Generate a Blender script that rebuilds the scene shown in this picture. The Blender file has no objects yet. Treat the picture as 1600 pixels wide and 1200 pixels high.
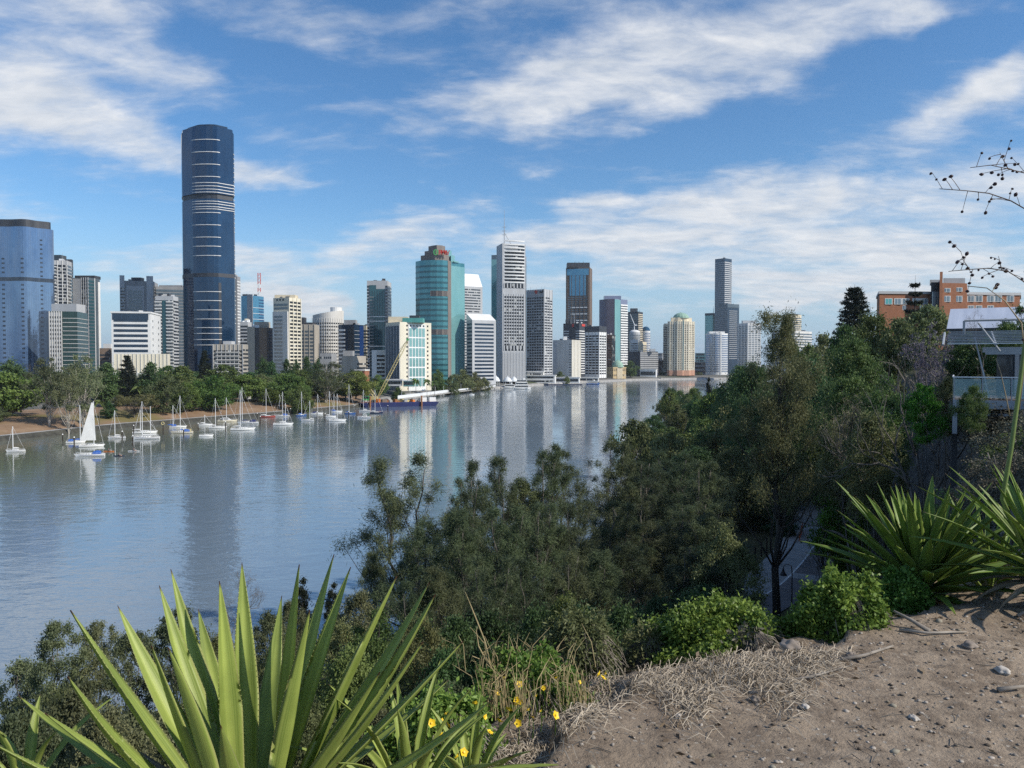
import bpy, bmesh, math, random
import numpy as np
from mathutils import Vector, Matrix
R = math.radians
S = bpy.context.scene
C = S.collection
RES = 1202.0            # focal length of the photograph in its own pixels
EYE = 28.0              # camera height over the water
HOR = 567.0             # row of the horizon in the photograph

# ------------------------------------------------------------------ camera, sky, sun, exposure
cam_d = bpy.data.cameras.new('camera'); cam = bpy.data.objects.new('camera', cam_d); C.objects.link(cam)
cam_d.sensor_width = 36.0; cam_d.lens = 36.0 * RES / 1600.0
cam_d.clip_start = 0.1; cam_d.clip_end = 20000
cam.location = (0, 0, EYE); cam.rotation_euler = (R(90 - 1.573), 0, 0)
S.camera = cam
S.render.resolution_x, S.render.resolution_y = 1024, 768
S.view_settings.view_transform = 'Standard'
try: S.view_settings.look = 'None'
except Exception: pass
S.view_settings.exposure = 0.0; S.view_settings.gamma = 1.0
S.cycles.use_denoising = False; S.cycles.sample_clamp_indirect = 4.0
S.cycles.max_bounces = 8; S.cycles.diffuse_bounces = 3; S.cycles.glossy_bounces = 4
S.cycles.transmission_bounces = 4; S.cycles.transparent_max_bounces = 8; S.cycles.volume_bounces = 0

SUN_AZ, SUN_EL = R(114), R(37)      # azimuth clockwise from the view axis
sd = Vector((math.sin(SUN_AZ) * math.cos(SUN_EL), math.cos(SUN_AZ) * math.cos(SUN_EL), math.sin(SUN_EL)))
sun_d = bpy.data.lights.new('sun', 'SUN'); sun_d.energy = 4.8; sun_d.angle = R(0.5); sun_d.color = (1.0, 0.93, 0.82)
sun = bpy.data.objects.new('sun', sun_d); C.objects.link(sun); sun.rotation_euler = sd.to_track_quat('Z', 'Y').to_euler(); sun.location = (0, 0, 300)

world = bpy.data.worlds.new('World'); S.world = world; world.use_nodes = True
def sky_world():
    nt = world.node_tree; N, L = nt.nodes, nt.links; N.clear()
    out = N.new('ShaderNodeOutputWorld'); bg = N.new('ShaderNodeBackground'); bg.inputs['Strength'].default_value = 0.105
    L.new(bg.outputs[0], out.inputs[0])
    sky = N.new('ShaderNodeTexSky'); sky.sky_type = 'NISHITA'; sky.sun_disc = False
    sky.sun_elevation = SUN_EL; sky.sun_rotation = SUN_AZ; sky.altitude = 0; sky.air_density = 1.0; sky.dust_density = 0.15; sky.ozone_density = 1.6
    hs = N.new('ShaderNodeHueSaturation'); hs.inputs['Saturation'].default_value = 1.16; hs.inputs['Value'].default_value = 1.2
    tc = N.new('ShaderNodeTexCoord'); sep = N.new('ShaderNodeSeparateXYZ'); L.new(tc.outputs['Generated'], sep.inputs[0])
    tint = N.new('ShaderNodeMix'); tint.data_type = 'RGBA'; tint.blend_type = 'MULTIPLY'; tint.inputs['Factor'].default_value = 1.0; L.new(sky.outputs[0], tint.inputs['A']); tint.inputs['B'].default_value = (0.86, 0.98, 1.10, 1)
    L.new(tint.outputs['Result'], hs.inputs['Color'])
    hz = N.new('ShaderNodeMapRange'); hz.interpolation_type = 'SMOOTHSTEP'; L.new(sep.outputs[2], hz.inputs['Value']); hz.inputs['From Min'].default_value = -0.02; hz.inputs['From Max'].default_value = 0.20; hz.inputs['To Min'].default_value = 0.92; hz.inputs['To Max'].default_value = 0.0
    low = N.new('ShaderNodeMix'); low.data_type = 'RGBA'; L.new(hz.outputs[0], low.inputs['Factor']); L.new(hs.outputs[0], low.inputs['A']); low.inputs['B'].default_value = (3.9, 5.6, 7.4, 1)
    def math_(op, a, b=None, c=None):
        n = N.new('ShaderNodeMath'); n.operation = op
        for i, v in enumerate((a, b, c)):
            if v is None: continue
            if isinstance(v, (int, float)): n.inputs[i].default_value = v
            else: L.new(v, n.inputs[i])
        return n.outputs[0]
    az = math_('ARCTAN2', sep.outputs[0], sep.outputs[1]); el = math_('ARCSINE', sep.outputs[2])
    # flat cloud ceiling
    zz = math_('ADD', math_('MAXIMUM', sep.outputs[2], 0.0), 0.20)
    cx = math_('DIVIDE', sep.outputs[0], zz); cy = math_('DIVIDE', sep.outputs[1], zz)
    cv = N.new('ShaderNodeCombineXYZ'); L.new(cx, cv.inputs[0]); L.new(cy, cv.inputs[1])
    mp = N.new('ShaderNodeMapping'); mp.inputs['Rotation'].default_value = (0, 0, R(28)); mp.inputs['Scale'].default_value = (1.0, 1.7, 1); L.new(cv.outputs[0], mp.inputs[0])
    def noise(vec, scale, detail, rough, dist=0.0):
        n = N.new('ShaderNodeTexNoise'); n.inputs['Scale'].default_value = scale; n.inputs['Detail'].default_value = detail
        n.inputs['Roughness'].default_value = rough; n.inputs['Distortion'].default_value = dist; L.new(vec, n.inputs['Vector']); return n
    n1 = noise(mp.outputs[0], 1.7, 10, 0.6, 0.35)
    n2 = noise(mp.outputs[0], 6.0, 7, 0.62, 0.3)
    ang = N.new('ShaderNodeCombineXYZ'); L.new(az, ang.inputs[0]); L.new(el, ang.inputs[1])
    wn = noise(tc.outputs['Generated'], 9.0, 5, 0.55)
    wsub = N.new('ShaderNodeVectorMath'); wsub.operation = 'SUBTRACT'; L.new(wn.outputs['Color'], wsub.inputs[0]); wsub.inputs[1].default_value = (.5, .5, .5)
    wsc = N.new('ShaderNodeVectorMath'); wsc.operation = 'MULTIPLY'; L.new(wsub.outputs[0], wsc.inputs[0]); wsc.inputs[1].default_value = (0.16, 0.07, 0)
    wad = N.new('ShaderNodeVectorMath'); wad.operation = 'ADD'; L.new(ang.outputs[0], wad.inputs[0]); L.new(wsc.outputs[0], wad.inputs[1])
    BL = [  # column, row, half length, half height, tilt, amount
        (960, 125, 400, 60, 10, .86), (850, 155, 200, 36, 4, .6), (1240, 70, 210, 60, 18, .85), (1410, 42, 55, 26, 18, .9),
        (60, 70, 230, 105, -8, .86), (270, 105, 150, 50, -24, .66), (480, 45, 170, 42, -6, .6), (760, 20, 260, 34, 6, .55), (1100, 25, 230, 40, 14, .6),
        (180, 215, 260, 36, -13, .62), (420, 278, 125, 22, -3, .72), (40, 328, 95, 17, 2, .66), (90, 165, 170, 30, -14, .6),
        (1525, 150, 125, 36, 16, .95), (1600, 112, 80, 30, 12, .6), (1000, 200, 80, 16, 20, .4),
        (1250, 325, 400, 62, 7, .78), (1480, 308, 290, 40, 5, .62), (1360, 400, 420, 64, 3, .68), (1020, 345, 210, 36, 13, .74), (900, 372, 210, 26, 9, .72),
        (670, 338, 130, 34, 22, .55), (600, 395, 170, 24, 14, .6), (930, 320, 70, 14, 10, .5), (1100, 440, 240, 40, 2, .55), (1500, 440, 300, 50, 0, .75),
        (505, 478, 66, 22, 0, 1.15), (430, 468, 60, 20, 0, .7), (1245, 470, 70, 20, 3, .85), (180, 415, 300, 46, -3, .5), (400, 430, 170, 40, 0, .45),
        (850, 265, 60, 12, 10, .38), (2100, 250, 300, 150, 10, .8), (-250, 200, 300, 160, -10, .8), (700, -200, 700, 90, 8, .7)]
    tot = None
    for (px, py, sx, sy, rot, amp) in BL:
        a0 = math.atan2(px - 800, RES); e0 = math.atan2(HOR - py, math.hypot(RES, px - 800))
        k = math.cos(a0) * 1.0
        m = N.new('ShaderNodeMapping'); m.vector_type = 'TEXTURE'
        m.inputs['Location'].default_value = (a0, e0, 0); m.inputs['Rotation'].default_value = (0, 0, R(rot))
        m.inputs['Scale'].default_value = (sx / RES * k * k, sy / RES * k, 1); L.new(wad.outputs[0], m.inputs[0])
        d = N.new('ShaderNodeVectorMath'); d.operation = 'DOT_PRODUCT'; L.new(m.outputs[0], d.inputs[0]); L.new(m.outputs[0], d.inputs[1])
        g = math_('POWER', 0.3679, d.outputs['Value'])
        tot = math_('MULTIPLY', g, amp) if tot is None else math_('MULTIPLY_ADD', g, amp, tot)
    # behind the camera: a plain broken ceiling
    back = math_('MULTIPLY', math_('GREATER_THAN', math_('ABSOLUTE', az), 1.0), 0.45)
    tot = math_('ADD', math_('MINIMUM', tot, 1.15), back)
    nn = math_('MULTIPLY_ADD', n2.outputs['Fac'], 0.35, math_('MULTIPLY', n1.outputs['Fac'], 0.9))     # about .62
    dens = math_('MULTIPLY_ADD', math_('SUBTRACT', nn, 0.62), 2.9, math_('MULTIPLY', tot, 0.95))
    mr = N.new('ShaderNodeMapRange'); mr.interpolation_type = 'SMOOTHSTEP'; L.new(dens, mr.inputs['Value'])
    mr.inputs['From Min'].default_value = 0.16; mr.inputs['From Max'].default_value = 1.42; mr.inputs['To Max'].default_value = 0.93
    up = N.new('ShaderNodeMapRange'); L.new(sep.outputs[2], up.inputs['Value']); up.inputs['From Min'].default_value = 0.0; up.inputs['From Max'].default_value = 0.03
    cov = math_('MULTIPLY', mr.outputs[0], up.outputs[0])
    ramp = N.new('ShaderNodeMapRange'); L.new(n2.outputs['Fac'], ramp.inputs['Value']); ramp.inputs['From Min'].default_value = .3; ramp.inputs['From Max'].default_value = .7
    cc = N.new('ShaderNodeMix'); cc.data_type = 'RGBA'; L.new(ramp.outputs[0], cc.inputs['Factor'])
    cc.inputs['A'].default_value = (5.9, 6.4, 7.1, 1); cc.inputs['B'].default_value = (8.6, 8.7, 8.85, 1)
    mx = N.new('ShaderNodeMix'); mx.data_type = 'RGBA'; L.new(cov, mx.inputs['Factor']); L.new(low.outputs['Result'], mx.inputs['A']); L.new(cc.outputs['Result'], mx.inputs['B'])
    L.new(mx.outputs['Result'], bg.inputs['Color'])
sky_world()

# ------------------------------------------------------------------ helpers
def at(px, py, Y):
    """the point that the photograph shows at pixel (px, py) if it stands Y metres ahead"""
    p = R(1.573); u = (px - 800) / RES; v = (600 - py) / RES
    dy = math.cos(p) + v * math.sin(p); dz = -math.sin(p) + v * math.cos(p)
    return Vector((u * Y / dy, Y, EYE + dz * Y / dy))
def on_level(px, py, z):
    p = R(1.573); u = (px - 800) / RES; v = (600 - py) / RES
    dy = math.cos(p) + v * math.sin(p); dz = -math.sin(p) + v * math.cos(p)
    t = (z - EYE) / dz
    return Vector((u * t, dy * t, z))
def tag(o, label=None, cat=None, group=None, kind=None):
    if label: o['label'] = label
    if cat: o['category'] = cat
    if group: o['group'] = group
    if kind: o['kind'] = kind
    return o
def thing(name, label, cat, loc=(0, 0, 0), rz=0.0, group=None):
    o = bpy.data.objects.new(name, None); o.empty_display_size = 0.5; C.objects.link(o)
    o.location = loc; o.rotation_euler = (0, 0, rz); return tag(o, label, cat, group)
def link(name, mesh, parent=None, loc=(0, 0, 0), rot=(0, 0, 0), scale=(1, 1, 1)):
    o = bpy.data.objects.new(name, mesh); C.objects.link(o); o.parent = parent
    o.location = loc; o.rotation_euler = rot; o.scale = scale; return o
def copy_tree(o, parent=None):
    c = o.copy(); C.objects.link(c)
    if parent is not None: c.parent = parent
    for ch in list(o.children): copy_tree(ch, c)
    return c

class MB:
    def __init__(s): s.v = []; s.f = []; s.uv = []; s.m = []
    def face(s, idx, uv=None, mi=0): s.f.append(tuple(idx)); s.uv.append(uv); s.m.append(mi)
    def box(s, c, d, rz=0.0, mi=0, M=None):
        x, y, z = d[0] / 2, d[1] / 2, d[2] / 2; b = len(s.v); ca, sa = math.cos(rz), math.sin(rz)
        for (i, j, k) in ((-1,-1,-1),(1,-1,-1),(1,1,-1),(-1,1,-1),(-1,-1,1),(1,-1,1),(1,1,1),(-1,1,1)):
            if M is None:
                X, Y = i * x, j * y; s.v.append((c[0] + X * ca - Y * sa, c[1] + X * sa + Y * ca, c[2] + k * z))
            else:
                w = M @ Vector((i * x, j * y, k * z)); s.v.append((w.x + c[0], w.y + c[1], w.z + c[2]))
        for q in ((0,3,2,1),(4,5,6,7),(0,1,5,4),(1,2,6,5),(2,3,7,6),(3,0,4,7)): s.face([b + t for t in q], None, mi)
        return s
    def prism(s, poly, z0, z1, mi=0, top=None, cap=True):
        n = len(poly); b = len(s.v); top = top or poly
        zf = z1 if callable(z1) else (lambda x, y: z1)
        for p in poly: s.v.append((p[0], p[1], z0))
        for p in top: s.v.append((p[0], p[1], zf(p[0], p[1])))
        u = 0.0
        for i in range(n):
            j = (i + 1) % n; l = math.hypot(poly[j][0] - poly[i][0], poly[j][1] - poly[i][1])
            s.face((b + i, b + j, b + n + j, b + n + i), ((u, z0), (u + l, z0), (u + l, s.v[b + n + j][2]), (u, s.v[b + n + i][2])), mi); u += l
        if cap:
            s.face([b + n + i for i in range(n)], None, mi); s.face([b + n - 1 - i for i in range(n)], None, mi)
        return s
    def tube(s, pts, rad, n=6, mi=0, cap=True):
        pts = [Vector(p) for p in pts]; b = len(s.v); m = len(pts)
        for i, p in enumerate(pts):
            t = (pts[min(i + 1, m - 1)] - pts[max(i - 1, 0)])
            t = t.normalized() if t.length > 1e-9 else Vector((0, 0, 1))
            a = Vector((1, 0, 0)) if abs(t.x) < 0.8 else Vector((0, 1, 0))
            e1 = t.cross(a).normalized(); e2 = t.cross(e1)
            r = rad[i] if hasattr(rad, '__len__') else rad
            for k in range(n):
                an = 2 * math.pi * k / n; s.v.append(tuple(p + (e1 * math.cos(an) + e2 * math.sin(an)) * r))
        for i in range(m - 1):
            for k in range(n):
                l = (k + 1) % n; s.face((b + i * n + k, b + i * n + l, b + (i + 1) * n + l, b + (i + 1) * n + k), None, mi)
        if cap:
            s.face([b + k for k in reversed(range(n))], None, mi); s.face([b + (m - 1) * n + k for k in range(n)], None, mi)
        return s
    def lathe(s, prof, n=12, c=(0, 0, 0), mi=0):
        b = len(s.v); m = len(prof)
        for (r, z) in prof:
            for k in range(n):
                a = 2 * math.pi * k / n; s.v.append((c[0] + r * math.cos(a), c[1] + r * math.sin(a), c[2] + z))
        for i in range(m - 1):
            for k in range(n):
                l = (k + 1) % n; s.face((b + i * n + k, b + i * n + l, b + (i + 1) * n + l, b + (i + 1) * n + k), None, mi)
        s.face([b + k for k in reversed(range(n))], None, mi); s.face([b + (m - 1) * n + k for k in range(n)], None, mi)
        return s
    def loft(s, rings, mi=0, closed=True, caps=True):
        b = len(s.v); n = len(rings[0])
        for r in rings: s.v += [tuple(p) for p in r]
        for i in range(len(rings) - 1):
            for k in range(n if closed else n - 1):
                l = (k + 1) % n; s.face((b + i * n + k, b + i * n + l, b + (i + 1) * n + l, b + (i + 1) * n + k), None, mi)
        if caps and closed:
            s.face([b + k for k in reversed(range(n))], None, mi); s.face([b + (len(rings) - 1) * n + k for k in range(n)], None, mi)
        return s
    def mesh(s, name, mats, smooth=False):
        me = bpy.data.meshes.new(name); me.from_pydata(s.v, [], s.f)
        for m in (mats if isinstance(mats, (list, tuple)) else [mats]): me.materials.append(m)
        if any(s.m): me.polygons.foreach_set('material_index', s.m)
        if any(u is not None for u in s.uv):
            uvl = me.uv_layers.new(name='UVMap'); flat = []
            for f, u in zip(s.f, s.uv):
                flat += [c for p in (u if u is not None else [(0, 0)] * len(f)) for c in p]
            uvl.data.foreach_set('uv', flat)
        if smooth: me.polygons.foreach_set('use_smooth', [True] * len(me.polygons))
        me.update(); return me
    def build(s, name, mats, parent=None, smooth=False, loc=(0, 0, 0)):
        return link(name, s.mesh(name, mats, smooth), parent, loc)

# ------------------------------------------------------------------ materials
def new_mat(name):
    m = bpy.data.materials.new(name); m.use_nodes = True; nt = m.node_tree
    return m, nt, nt.nodes['Principled BSDF'], nt.nodes['Material Output']
def setp(b, **k):
    for n, v in k.items():
        n = n.replace('_', ' ')
        if n in b.inputs: b.inputs[n].default_value = v
def c4(c): return (c[0], c[1], c[2], 1)
def mixc(nt, fac, a, b):
    n = nt.nodes.new('ShaderNodeMix'); n.data_type = 'RGBA'
    if isinstance(fac, (int, float)): n.inputs['Factor'].default_value = fac
    else: nt.links.new(fac, n.inputs['Factor'])
    for s, v in (('A', a), ('B', b)):
        if isinstance(v, (tuple, list)): n.inputs[s].default_value = c4(v)
        else: nt.links.new(v, n.inputs[s])
    return n.outputs['Result']
def nz(nt, vec, scale, detail=4, rough=.55, dist=0):
    n = nt.nodes.new('ShaderNodeTexNoise'); n.inputs['Scale'].default_value = scale; n.inputs['Detail'].default_value = detail
    n.inputs['Roughness'].default_value = rough; n.inputs['Distortion'].default_value = dist
    if vec is not None: nt.links.new(vec, n.inputs['Vector'])
    return n.outputs['Fac']
def rng_(nt, v, a, b, c=0, d=1, smooth=False):
    n = nt.nodes.new('ShaderNodeMapRange'); nt.links.new(v, n.inputs['Value'])
    if smooth: n.interpolation_type = 'SMOOTHSTEP'
    for k, x in (('From Min', a), ('From Max', b), ('To Min', c), ('To Max', d)): n.inputs[k].default_value = x
    return n.outputs[0]
def mth(nt, op, a, b=None):
    n = nt.nodes.new('ShaderNodeMath'); n.operation = op
    for i, v in enumerate((a, b)):
        if v is None: continue
        if isinstance(v, (int, float)): n.inputs[i].default_value = v
        else: nt.links.new(v, n.inputs[i])
    return n.outputs[0]
def coord(nt, which='Object'): return nt.nodes.new('ShaderNodeTexCoord').outputs[which]
def scaled(nt, vec, s, rot=(0, 0, 0)):
    n = nt.nodes.new('ShaderNodeMapping'); n.inputs['Scale'].default_value = s; n.inputs['Rotation'].default_value = rot; nt.links.new(vec, n.inputs[0]); return n.outputs[0]

def M_plain(name, col, rough=.6, var=.18, scale=.6, metal=0.0, streak=True):
    m, nt, b, o = new_mat(name); setp(b, Roughness=rough, Metallic=metal)
    co = coord(nt); v = scaled(nt, co, (1, 1, .22 if streak else 1)); f = nz(nt, v, scale, 5)
    f2 = rng_(nt, f, .3, .7)
    nt.links.new(mixc(nt, f2, tuple(c * (1 - var) for c in col), tuple(min(1, c * (1 + var * .6)) for c in col)), b.inputs['Base Color'])
    return m
def M_glass(name, col, col2=None, cell=1.6, rough=.12, metal=.0, frame=None, fh=3.6, lines=True, spec=.8, blind=.0, rand=.8):
    """window glass: one tint per pane (blinds, rooms), thin mullions; UV in metres"""
    m, nt, b, o = new_mat(name); setp(b, Roughness=rough, Metallic=metal, Specular_IOR_Level=spec)
    uv = coord(nt, 'UV'); sp = nt.nodes.new('ShaderNodeSeparateXYZ'); nt.links.new(uv, sp.inputs[0])
    u = mth(nt, 'DIVIDE', sp.outputs[0], cell); w = mth(nt, 'DIVIDE', sp.outputs[1], fh)
    cb = nt.nodes.new('ShaderNodeCombineXYZ'); nt.links.new(mth(nt, 'FLOOR', u), cb.inputs[0]); nt.links.new(mth(nt, 'FLOOR', w), cb.inputs[1])
    oi = nt.nodes.new('ShaderNodeObjectInfo'); nt.links.new(mth(nt, 'MULTIPLY', oi.outputs['Random'], 91.7), cb.inputs[2])
    wn = nt.nodes.new('ShaderNodeTexWhiteNoise'); wn.noise_dimensions = '3D'; nt.links.new(cb.outputs[0], wn.inputs['Vector'])
    col2 = col2 or tuple(c * .45 for c in col)
    big = nz(nt, scaled(nt, coord(nt), (1, 1, .35)), .055, 3)
    f = mth(nt, 'ADD', mth(nt, 'MULTIPLY', wn.outputs['Value'], rand), mth(nt, 'MULTIPLY', rng_(nt, big, .35, .65), 1 - rand))
    c = mixc(nt, f, col, col2)
    if blind > 0: c = mixc(nt, mth(nt, 'LESS_THAN', wn.outputs['Value'], blind), c, (.45, .45, .42))
    if lines:
        fr = mth(nt, 'FRACT', u); ed = mth(nt, 'LESS_THAN', fr, .09); c = mixc(nt, ed, c, frame or tuple(x * .5 for x in col))
    nt.links.new(c, b.inputs['Base Color'])
    # panes sit slightly out of plane, so reflections break up
    bp = nt.nodes.new('ShaderNodeBump'); bp.inputs['Strength'].default_value = .12; bp.inputs['Distance'].default_value = .3
    nt.links.new(nz(nt, coord(nt), .35, 2), bp.inputs['Height']); nt.links.new(bp.outputs[0], b.inputs['Normal'])
    return m
def M_leaf(name, dark, light, trans=.25, rough=.55, extra=None, pex=0.0):
    m, nt, b, o = new_mat(name); setp(b, Roughness=rough, Specular_IOR_Level=.25)
    at_ = nt.nodes.new('ShaderNodeAttribute'); at_.attribute_name = 'tint'
    oi = nt.nodes.new('ShaderNodeObjectInfo')
    f = mth(nt, 'ADD', at_.outputs['Fac'], rng_(nt, oi.outputs['Random'], 0, 1, -.28, .28))
    cl = nt.nodes.new('ShaderNodeClamp'); nt.links.new(f, cl.inputs[0])
    c = mixc(nt, cl.outputs[0], dark, light)
    hv = nt.nodes.new('ShaderNodeHueSaturation'); r2 = mth(nt, 'FRACT', mth(nt, 'MULTIPLY', oi.outputs['Random'], 37.31)); nt.links.new(rng_(nt, r2, 0, 1, .488, .54), hv.inputs['Hue']); nt.links.new(rng_(nt, mth(nt, 'FRACT', mth(nt, 'MULTIPLY', oi.outputs['Random'], 91.7)), 0, 1, .8, 1.22), hv.inputs['Value']); nt.links.new(c, hv.inputs['Color']); c = hv.outputs[0]
    if extra: c = mixc(nt, mth(nt, 'GREATER_THAN', at_.outputs['Fac'], 1 - pex), c, extra)
    nt.links.new(c, b.inputs['Base Color'])
    tr = nt.nodes.new('ShaderNodeBsdfTranslucent'); nt.links.new(c, tr.inputs['Color'])
    mx = nt.nodes.new('ShaderNodeMixShader'); mx.inputs[0].default_value = trans
    nt.links.new(b.outputs[0], mx.inputs[1]); nt.links.new(tr.outputs[0], mx.inputs[2]); nt.links.new(mx.outputs[0], o.inputs[0])
    return m
def M_bark(name, a, b_, scale=3):
    m, nt, b, o = new_mat(name); setp(b, Roughness=.85)
    f = nz(nt, scaled(nt, coord(nt), (1, 1, .15)), scale, 5)
    nt.links.new(mixc(nt, rng_(nt, f, .35, .65), a, b_), b.inputs['Base Color']); return m
# ------------------------------------------------------------------ the land
PLAT, FOOT = 26.4, 3.0
EDGE = [(-60, -40), (-30, -14), (-8, -1.5), (-2.2, 1.5), (-1.5, 2.55), (-.6, 2.75), (-.25, 2.95), (.05, 3.7), (.40, 4.22), (1.7, 4.74), (3.2, 5.6), (6, 8.2), (12.5, 17), (25, 34), (38.5, 62), (54, 92), (69, 128), (94, 200), (128, 300), (188, 420), (280, 600), (400, 900), (480, 1400)]
BANK = [(-130, -30), (-82, 24), (-44, 50), (-12, 72), (6, 96), (18, 140), (30, 190), (46, 262), (80, 395), (140, 590), (250, 880), (330, 1400)]
FARB = [(-420, -60), (-300, 120), (-182, 273), (-166, 333), (-128, 405), (-96, 480), (-90, 560), (-84, 635), (-27, 820), (90, 1085), (200, 1240), (262, 1296), (390, 1346), (600, 1400), (900, 1440)]
def sdist(poly, X, Y):
    """signed distance to a polyline, positive to its right-hand side when walked along"""
    best = np.full(X.shape, 1e18); sg = np.ones(X.shape)
    for (x0, y0), (x1, y1) in zip(poly[:-1], poly[1:]):
        dx, dy = x1 - x0, y1 - y0; l2 = dx * dx + dy * dy
        t = np.clip(((X - x0) * dx + (Y - y0) * dy) / l2, 0, 1)
        ex, ey = X - (x0 + t * dx), Y - (y0 + t * dy); d2 = ex * ex + ey * ey
        s = np.where(dx * (Y - y0) - dy * (X - x0) < 0, 1.0, -1.0)
        w = d2 < best - 1e-9; best = np.where(w, d2, best); sg = np.where(w, s, sg)
    return np.sqrt(best) * sg
_P = np.random.RandomState(5).rand(64, 64)
def vnoise(X, Y):
    xi, yi = np.floor(X).astype(int), np.floor(Y).astype(int); fx, fy = X - xi, Y - yi
    fx, fy = fx * fx * (3 - 2 * fx), fy * fy * (3 - 2 * fy); P = lambda a, b: _P[a % 64, b % 64]
    return (P(xi, yi) * (1 - fx) + P(xi + 1, yi) * fx) * (1 - fy) + (P(xi, yi + 1) * (1 - fx) + P(xi + 1, yi + 1) * fx) * fy
def fbm(X, Y, o=4):
    r = 0; a = .5
    for k in range(o): r = r + a * (vnoise(X * 2 ** k + 7.3 * k, Y * 2 ** k + 3.1 * k) - .5); a *= .5
    return r
def terrain(X, Y):
    X = np.asarray(X, float); Y = np.asarray(Y, float)
    d = sdist(EDGE, X, Y); b = sdist(BANK, X, Y)         # d>0 on the clifftop, b>0 on land
    far = np.clip(np.hypot(X, Y) / 30, 0, 1)
    w = 3 + 7 * far                                       # how far the face runs out
    t = np.clip(-d / w, 0, 1); t = t * t * (3 - 2 * t) * .75 + t * .25
    up = np.clip(d / 60, 0, 1) * np.clip((Y - 30) / 120, 0, 1) * 4.0
    z = PLAT + up - (PLAT - FOOT) * t
    z = z + np.where((t > .02) & (t < .99), fbm(X * .22, Y * .22) * 4.0 * far, 0) + fbm(X * .08, Y * .08) * 1.2 * far * (t >= .99)
    low = np.clip(b / 10, -1, 1)
    return np.where(d < -w, np.minimum(z, FOOT * np.clip(low, 0, 1) + np.minimum(low, 0) * 5 + .3), z)
def tz(x, y): return float(terrain(np.array([x]), np.array([y]))[0])

def grid_mesh(name, xs, ys, Z, mat, skip=None):
    nx, ny = len(xs), len(ys); XX, YY = np.meshgrid(xs, ys)
    v = np.stack([XX.ravel(), YY.ravel(), Z.ravel()], 1)
    i = np.arange(nx - 1)[None, :] + (np.arange(ny - 1) * nx)[:, None]
    q = np.stack([i, i + 1, i + 1 + nx, i + nx], -1).reshape(-1, 4)
    if skip is not None:
        cx = XX.ravel()[q].mean(1); cy = YY.ravel()[q].mean(1); q = q[~skip(cx, cy)]
    me = quads(name, v, q); me.materials.append(mat)
    me.polygons.foreach_set('use_smooth', np.ones(len(q), bool)); me.update()
    return me
def quads(name, v, q, tint=None):
    me = bpy.data.meshes.new(name); k = q.shape[1]
    me.vertices.add(len(v)); me.vertices.foreach_set('co', np.ascontiguousarray(v, np.float32).ravel())
    me.loops.add(q.size); me.loops.foreach_set('vertex_index', np.ascontiguousarray(q, np.int32).ravel())
    me.polygons.add(len(q)); me.polygons.foreach_set('loop_start', np.arange(0, q.size, k, dtype=np.int32))
    try: me.polygons.foreach_set('loop_total', np.full(len(q), k, np.int32))
    except Exception: pass
    if tint is not None:
        a = me.attributes.new('tint', 'FLOAT', 'FACE'); a.data.foreach_set('value', np.ascontiguousarray(tint, np.float32))
    me.update(calc_edges=True); return me

def M_slope():
    m, nt, b, o = new_mat('slope_soil'); setp(b, Roughness=.95, Specular_IOR_Level=.1)
    co = coord(nt); n1 = nz(nt, co, .35, 6); n2 = nz(nt, scaled(nt, co, (1, 1, 3.5)), .5, 6, .65)
    g = nt.nodes.new('ShaderNodeNewGeometry'); sp = nt.nodes.new('ShaderNodeSeparateXYZ'); nt.links.new(g.outputs['True Normal'], sp.inputs[0])
    rock = mixc(nt, rng_(nt, n2, .35, .65), (.055, .055, .058), (.17, .165, .16))
    soil = mixc(nt, rng_(nt, n1, .3, .7), (.07, .064, .034), (.12, .115, .06))
    nt.links.new(mixc(nt, rng_(nt, sp.outputs[2], .35, .6), rock, soil), b.inputs['Base Color'])
    bp = nt.nodes.new('ShaderNodeBump'); bp.inputs['Strength'].default_value = .8; bp.inputs['Distance'].default_value = .5
    nt.links.new(n2, bp.inputs['Height']); nt.links.new(bp.outputs[0], b.inputs['Normal']); return m
def M_dirt():
    m, nt, b, o = new_mat('dirt'); setp(b, Roughness=.95, Specular_IOR_Level=.15)
    co = coord(nt); n1 = nz(nt, co, 1.1, 6, .6); n2 = nz(nt, co, 9, 8, .7); n3 = nz(nt, co, 60, 4, .7)
    base = mixc(nt, rng_(nt, n1, .32, .68), (.272, .210, .150), (.41, .328, .243))
    base = mixc(nt, rng_(nt, nz(nt, co, .55, 5, .65, .6), .42, .62, 0, .55), base, (.19, .15, .112)); base = mixc(nt, rng_(nt, n2, .45, .62, 0, .8), base, (.15, .115, .085))
    vo = nt.nodes.new('ShaderNodeTexVoronoi'); vo.inputs['Scale'].default_value = 34; nt.links.new(co, vo.inputs['Vector'])
    vs = nt.nodes.new('ShaderNodeSeparateColor'); nt.links.new(vo.outputs['Color'], vs.inputs[0])
    st = mth(nt, 'MULTIPLY', mth(nt, 'GREATER_THAN', vs.outputs[0], .8), mth(nt, 'LESS_THAN', vo.outputs['Distance'], .34))
    base = mixc(nt, mth(nt, 'MULTIPLY', st, .8), base, mixc(nt, vs.outputs[1], (.2, .17, .14), (.44, .39, .32)))
    nt.links.new(base, b.inputs['Base Color'])
    h = mth(nt, 'ADD', mth(nt, 'MULTIPLY', n2, 1.0), mth(nt, 'ADD', mth(nt, 'MULTIPLY', n3, .35), mth(nt, 'MULTIPLY', st, .25)))
    bp = nt.nodes.new('ShaderNodeBump'); bp.inputs['Strength'].default_value = .9; bp.inputs['Distance'].default_value = .03
    nt.links.new(h, bp.inputs['Height']); nt.links.new(bp.outputs[0], b.inputs['Normal']); return m
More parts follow.
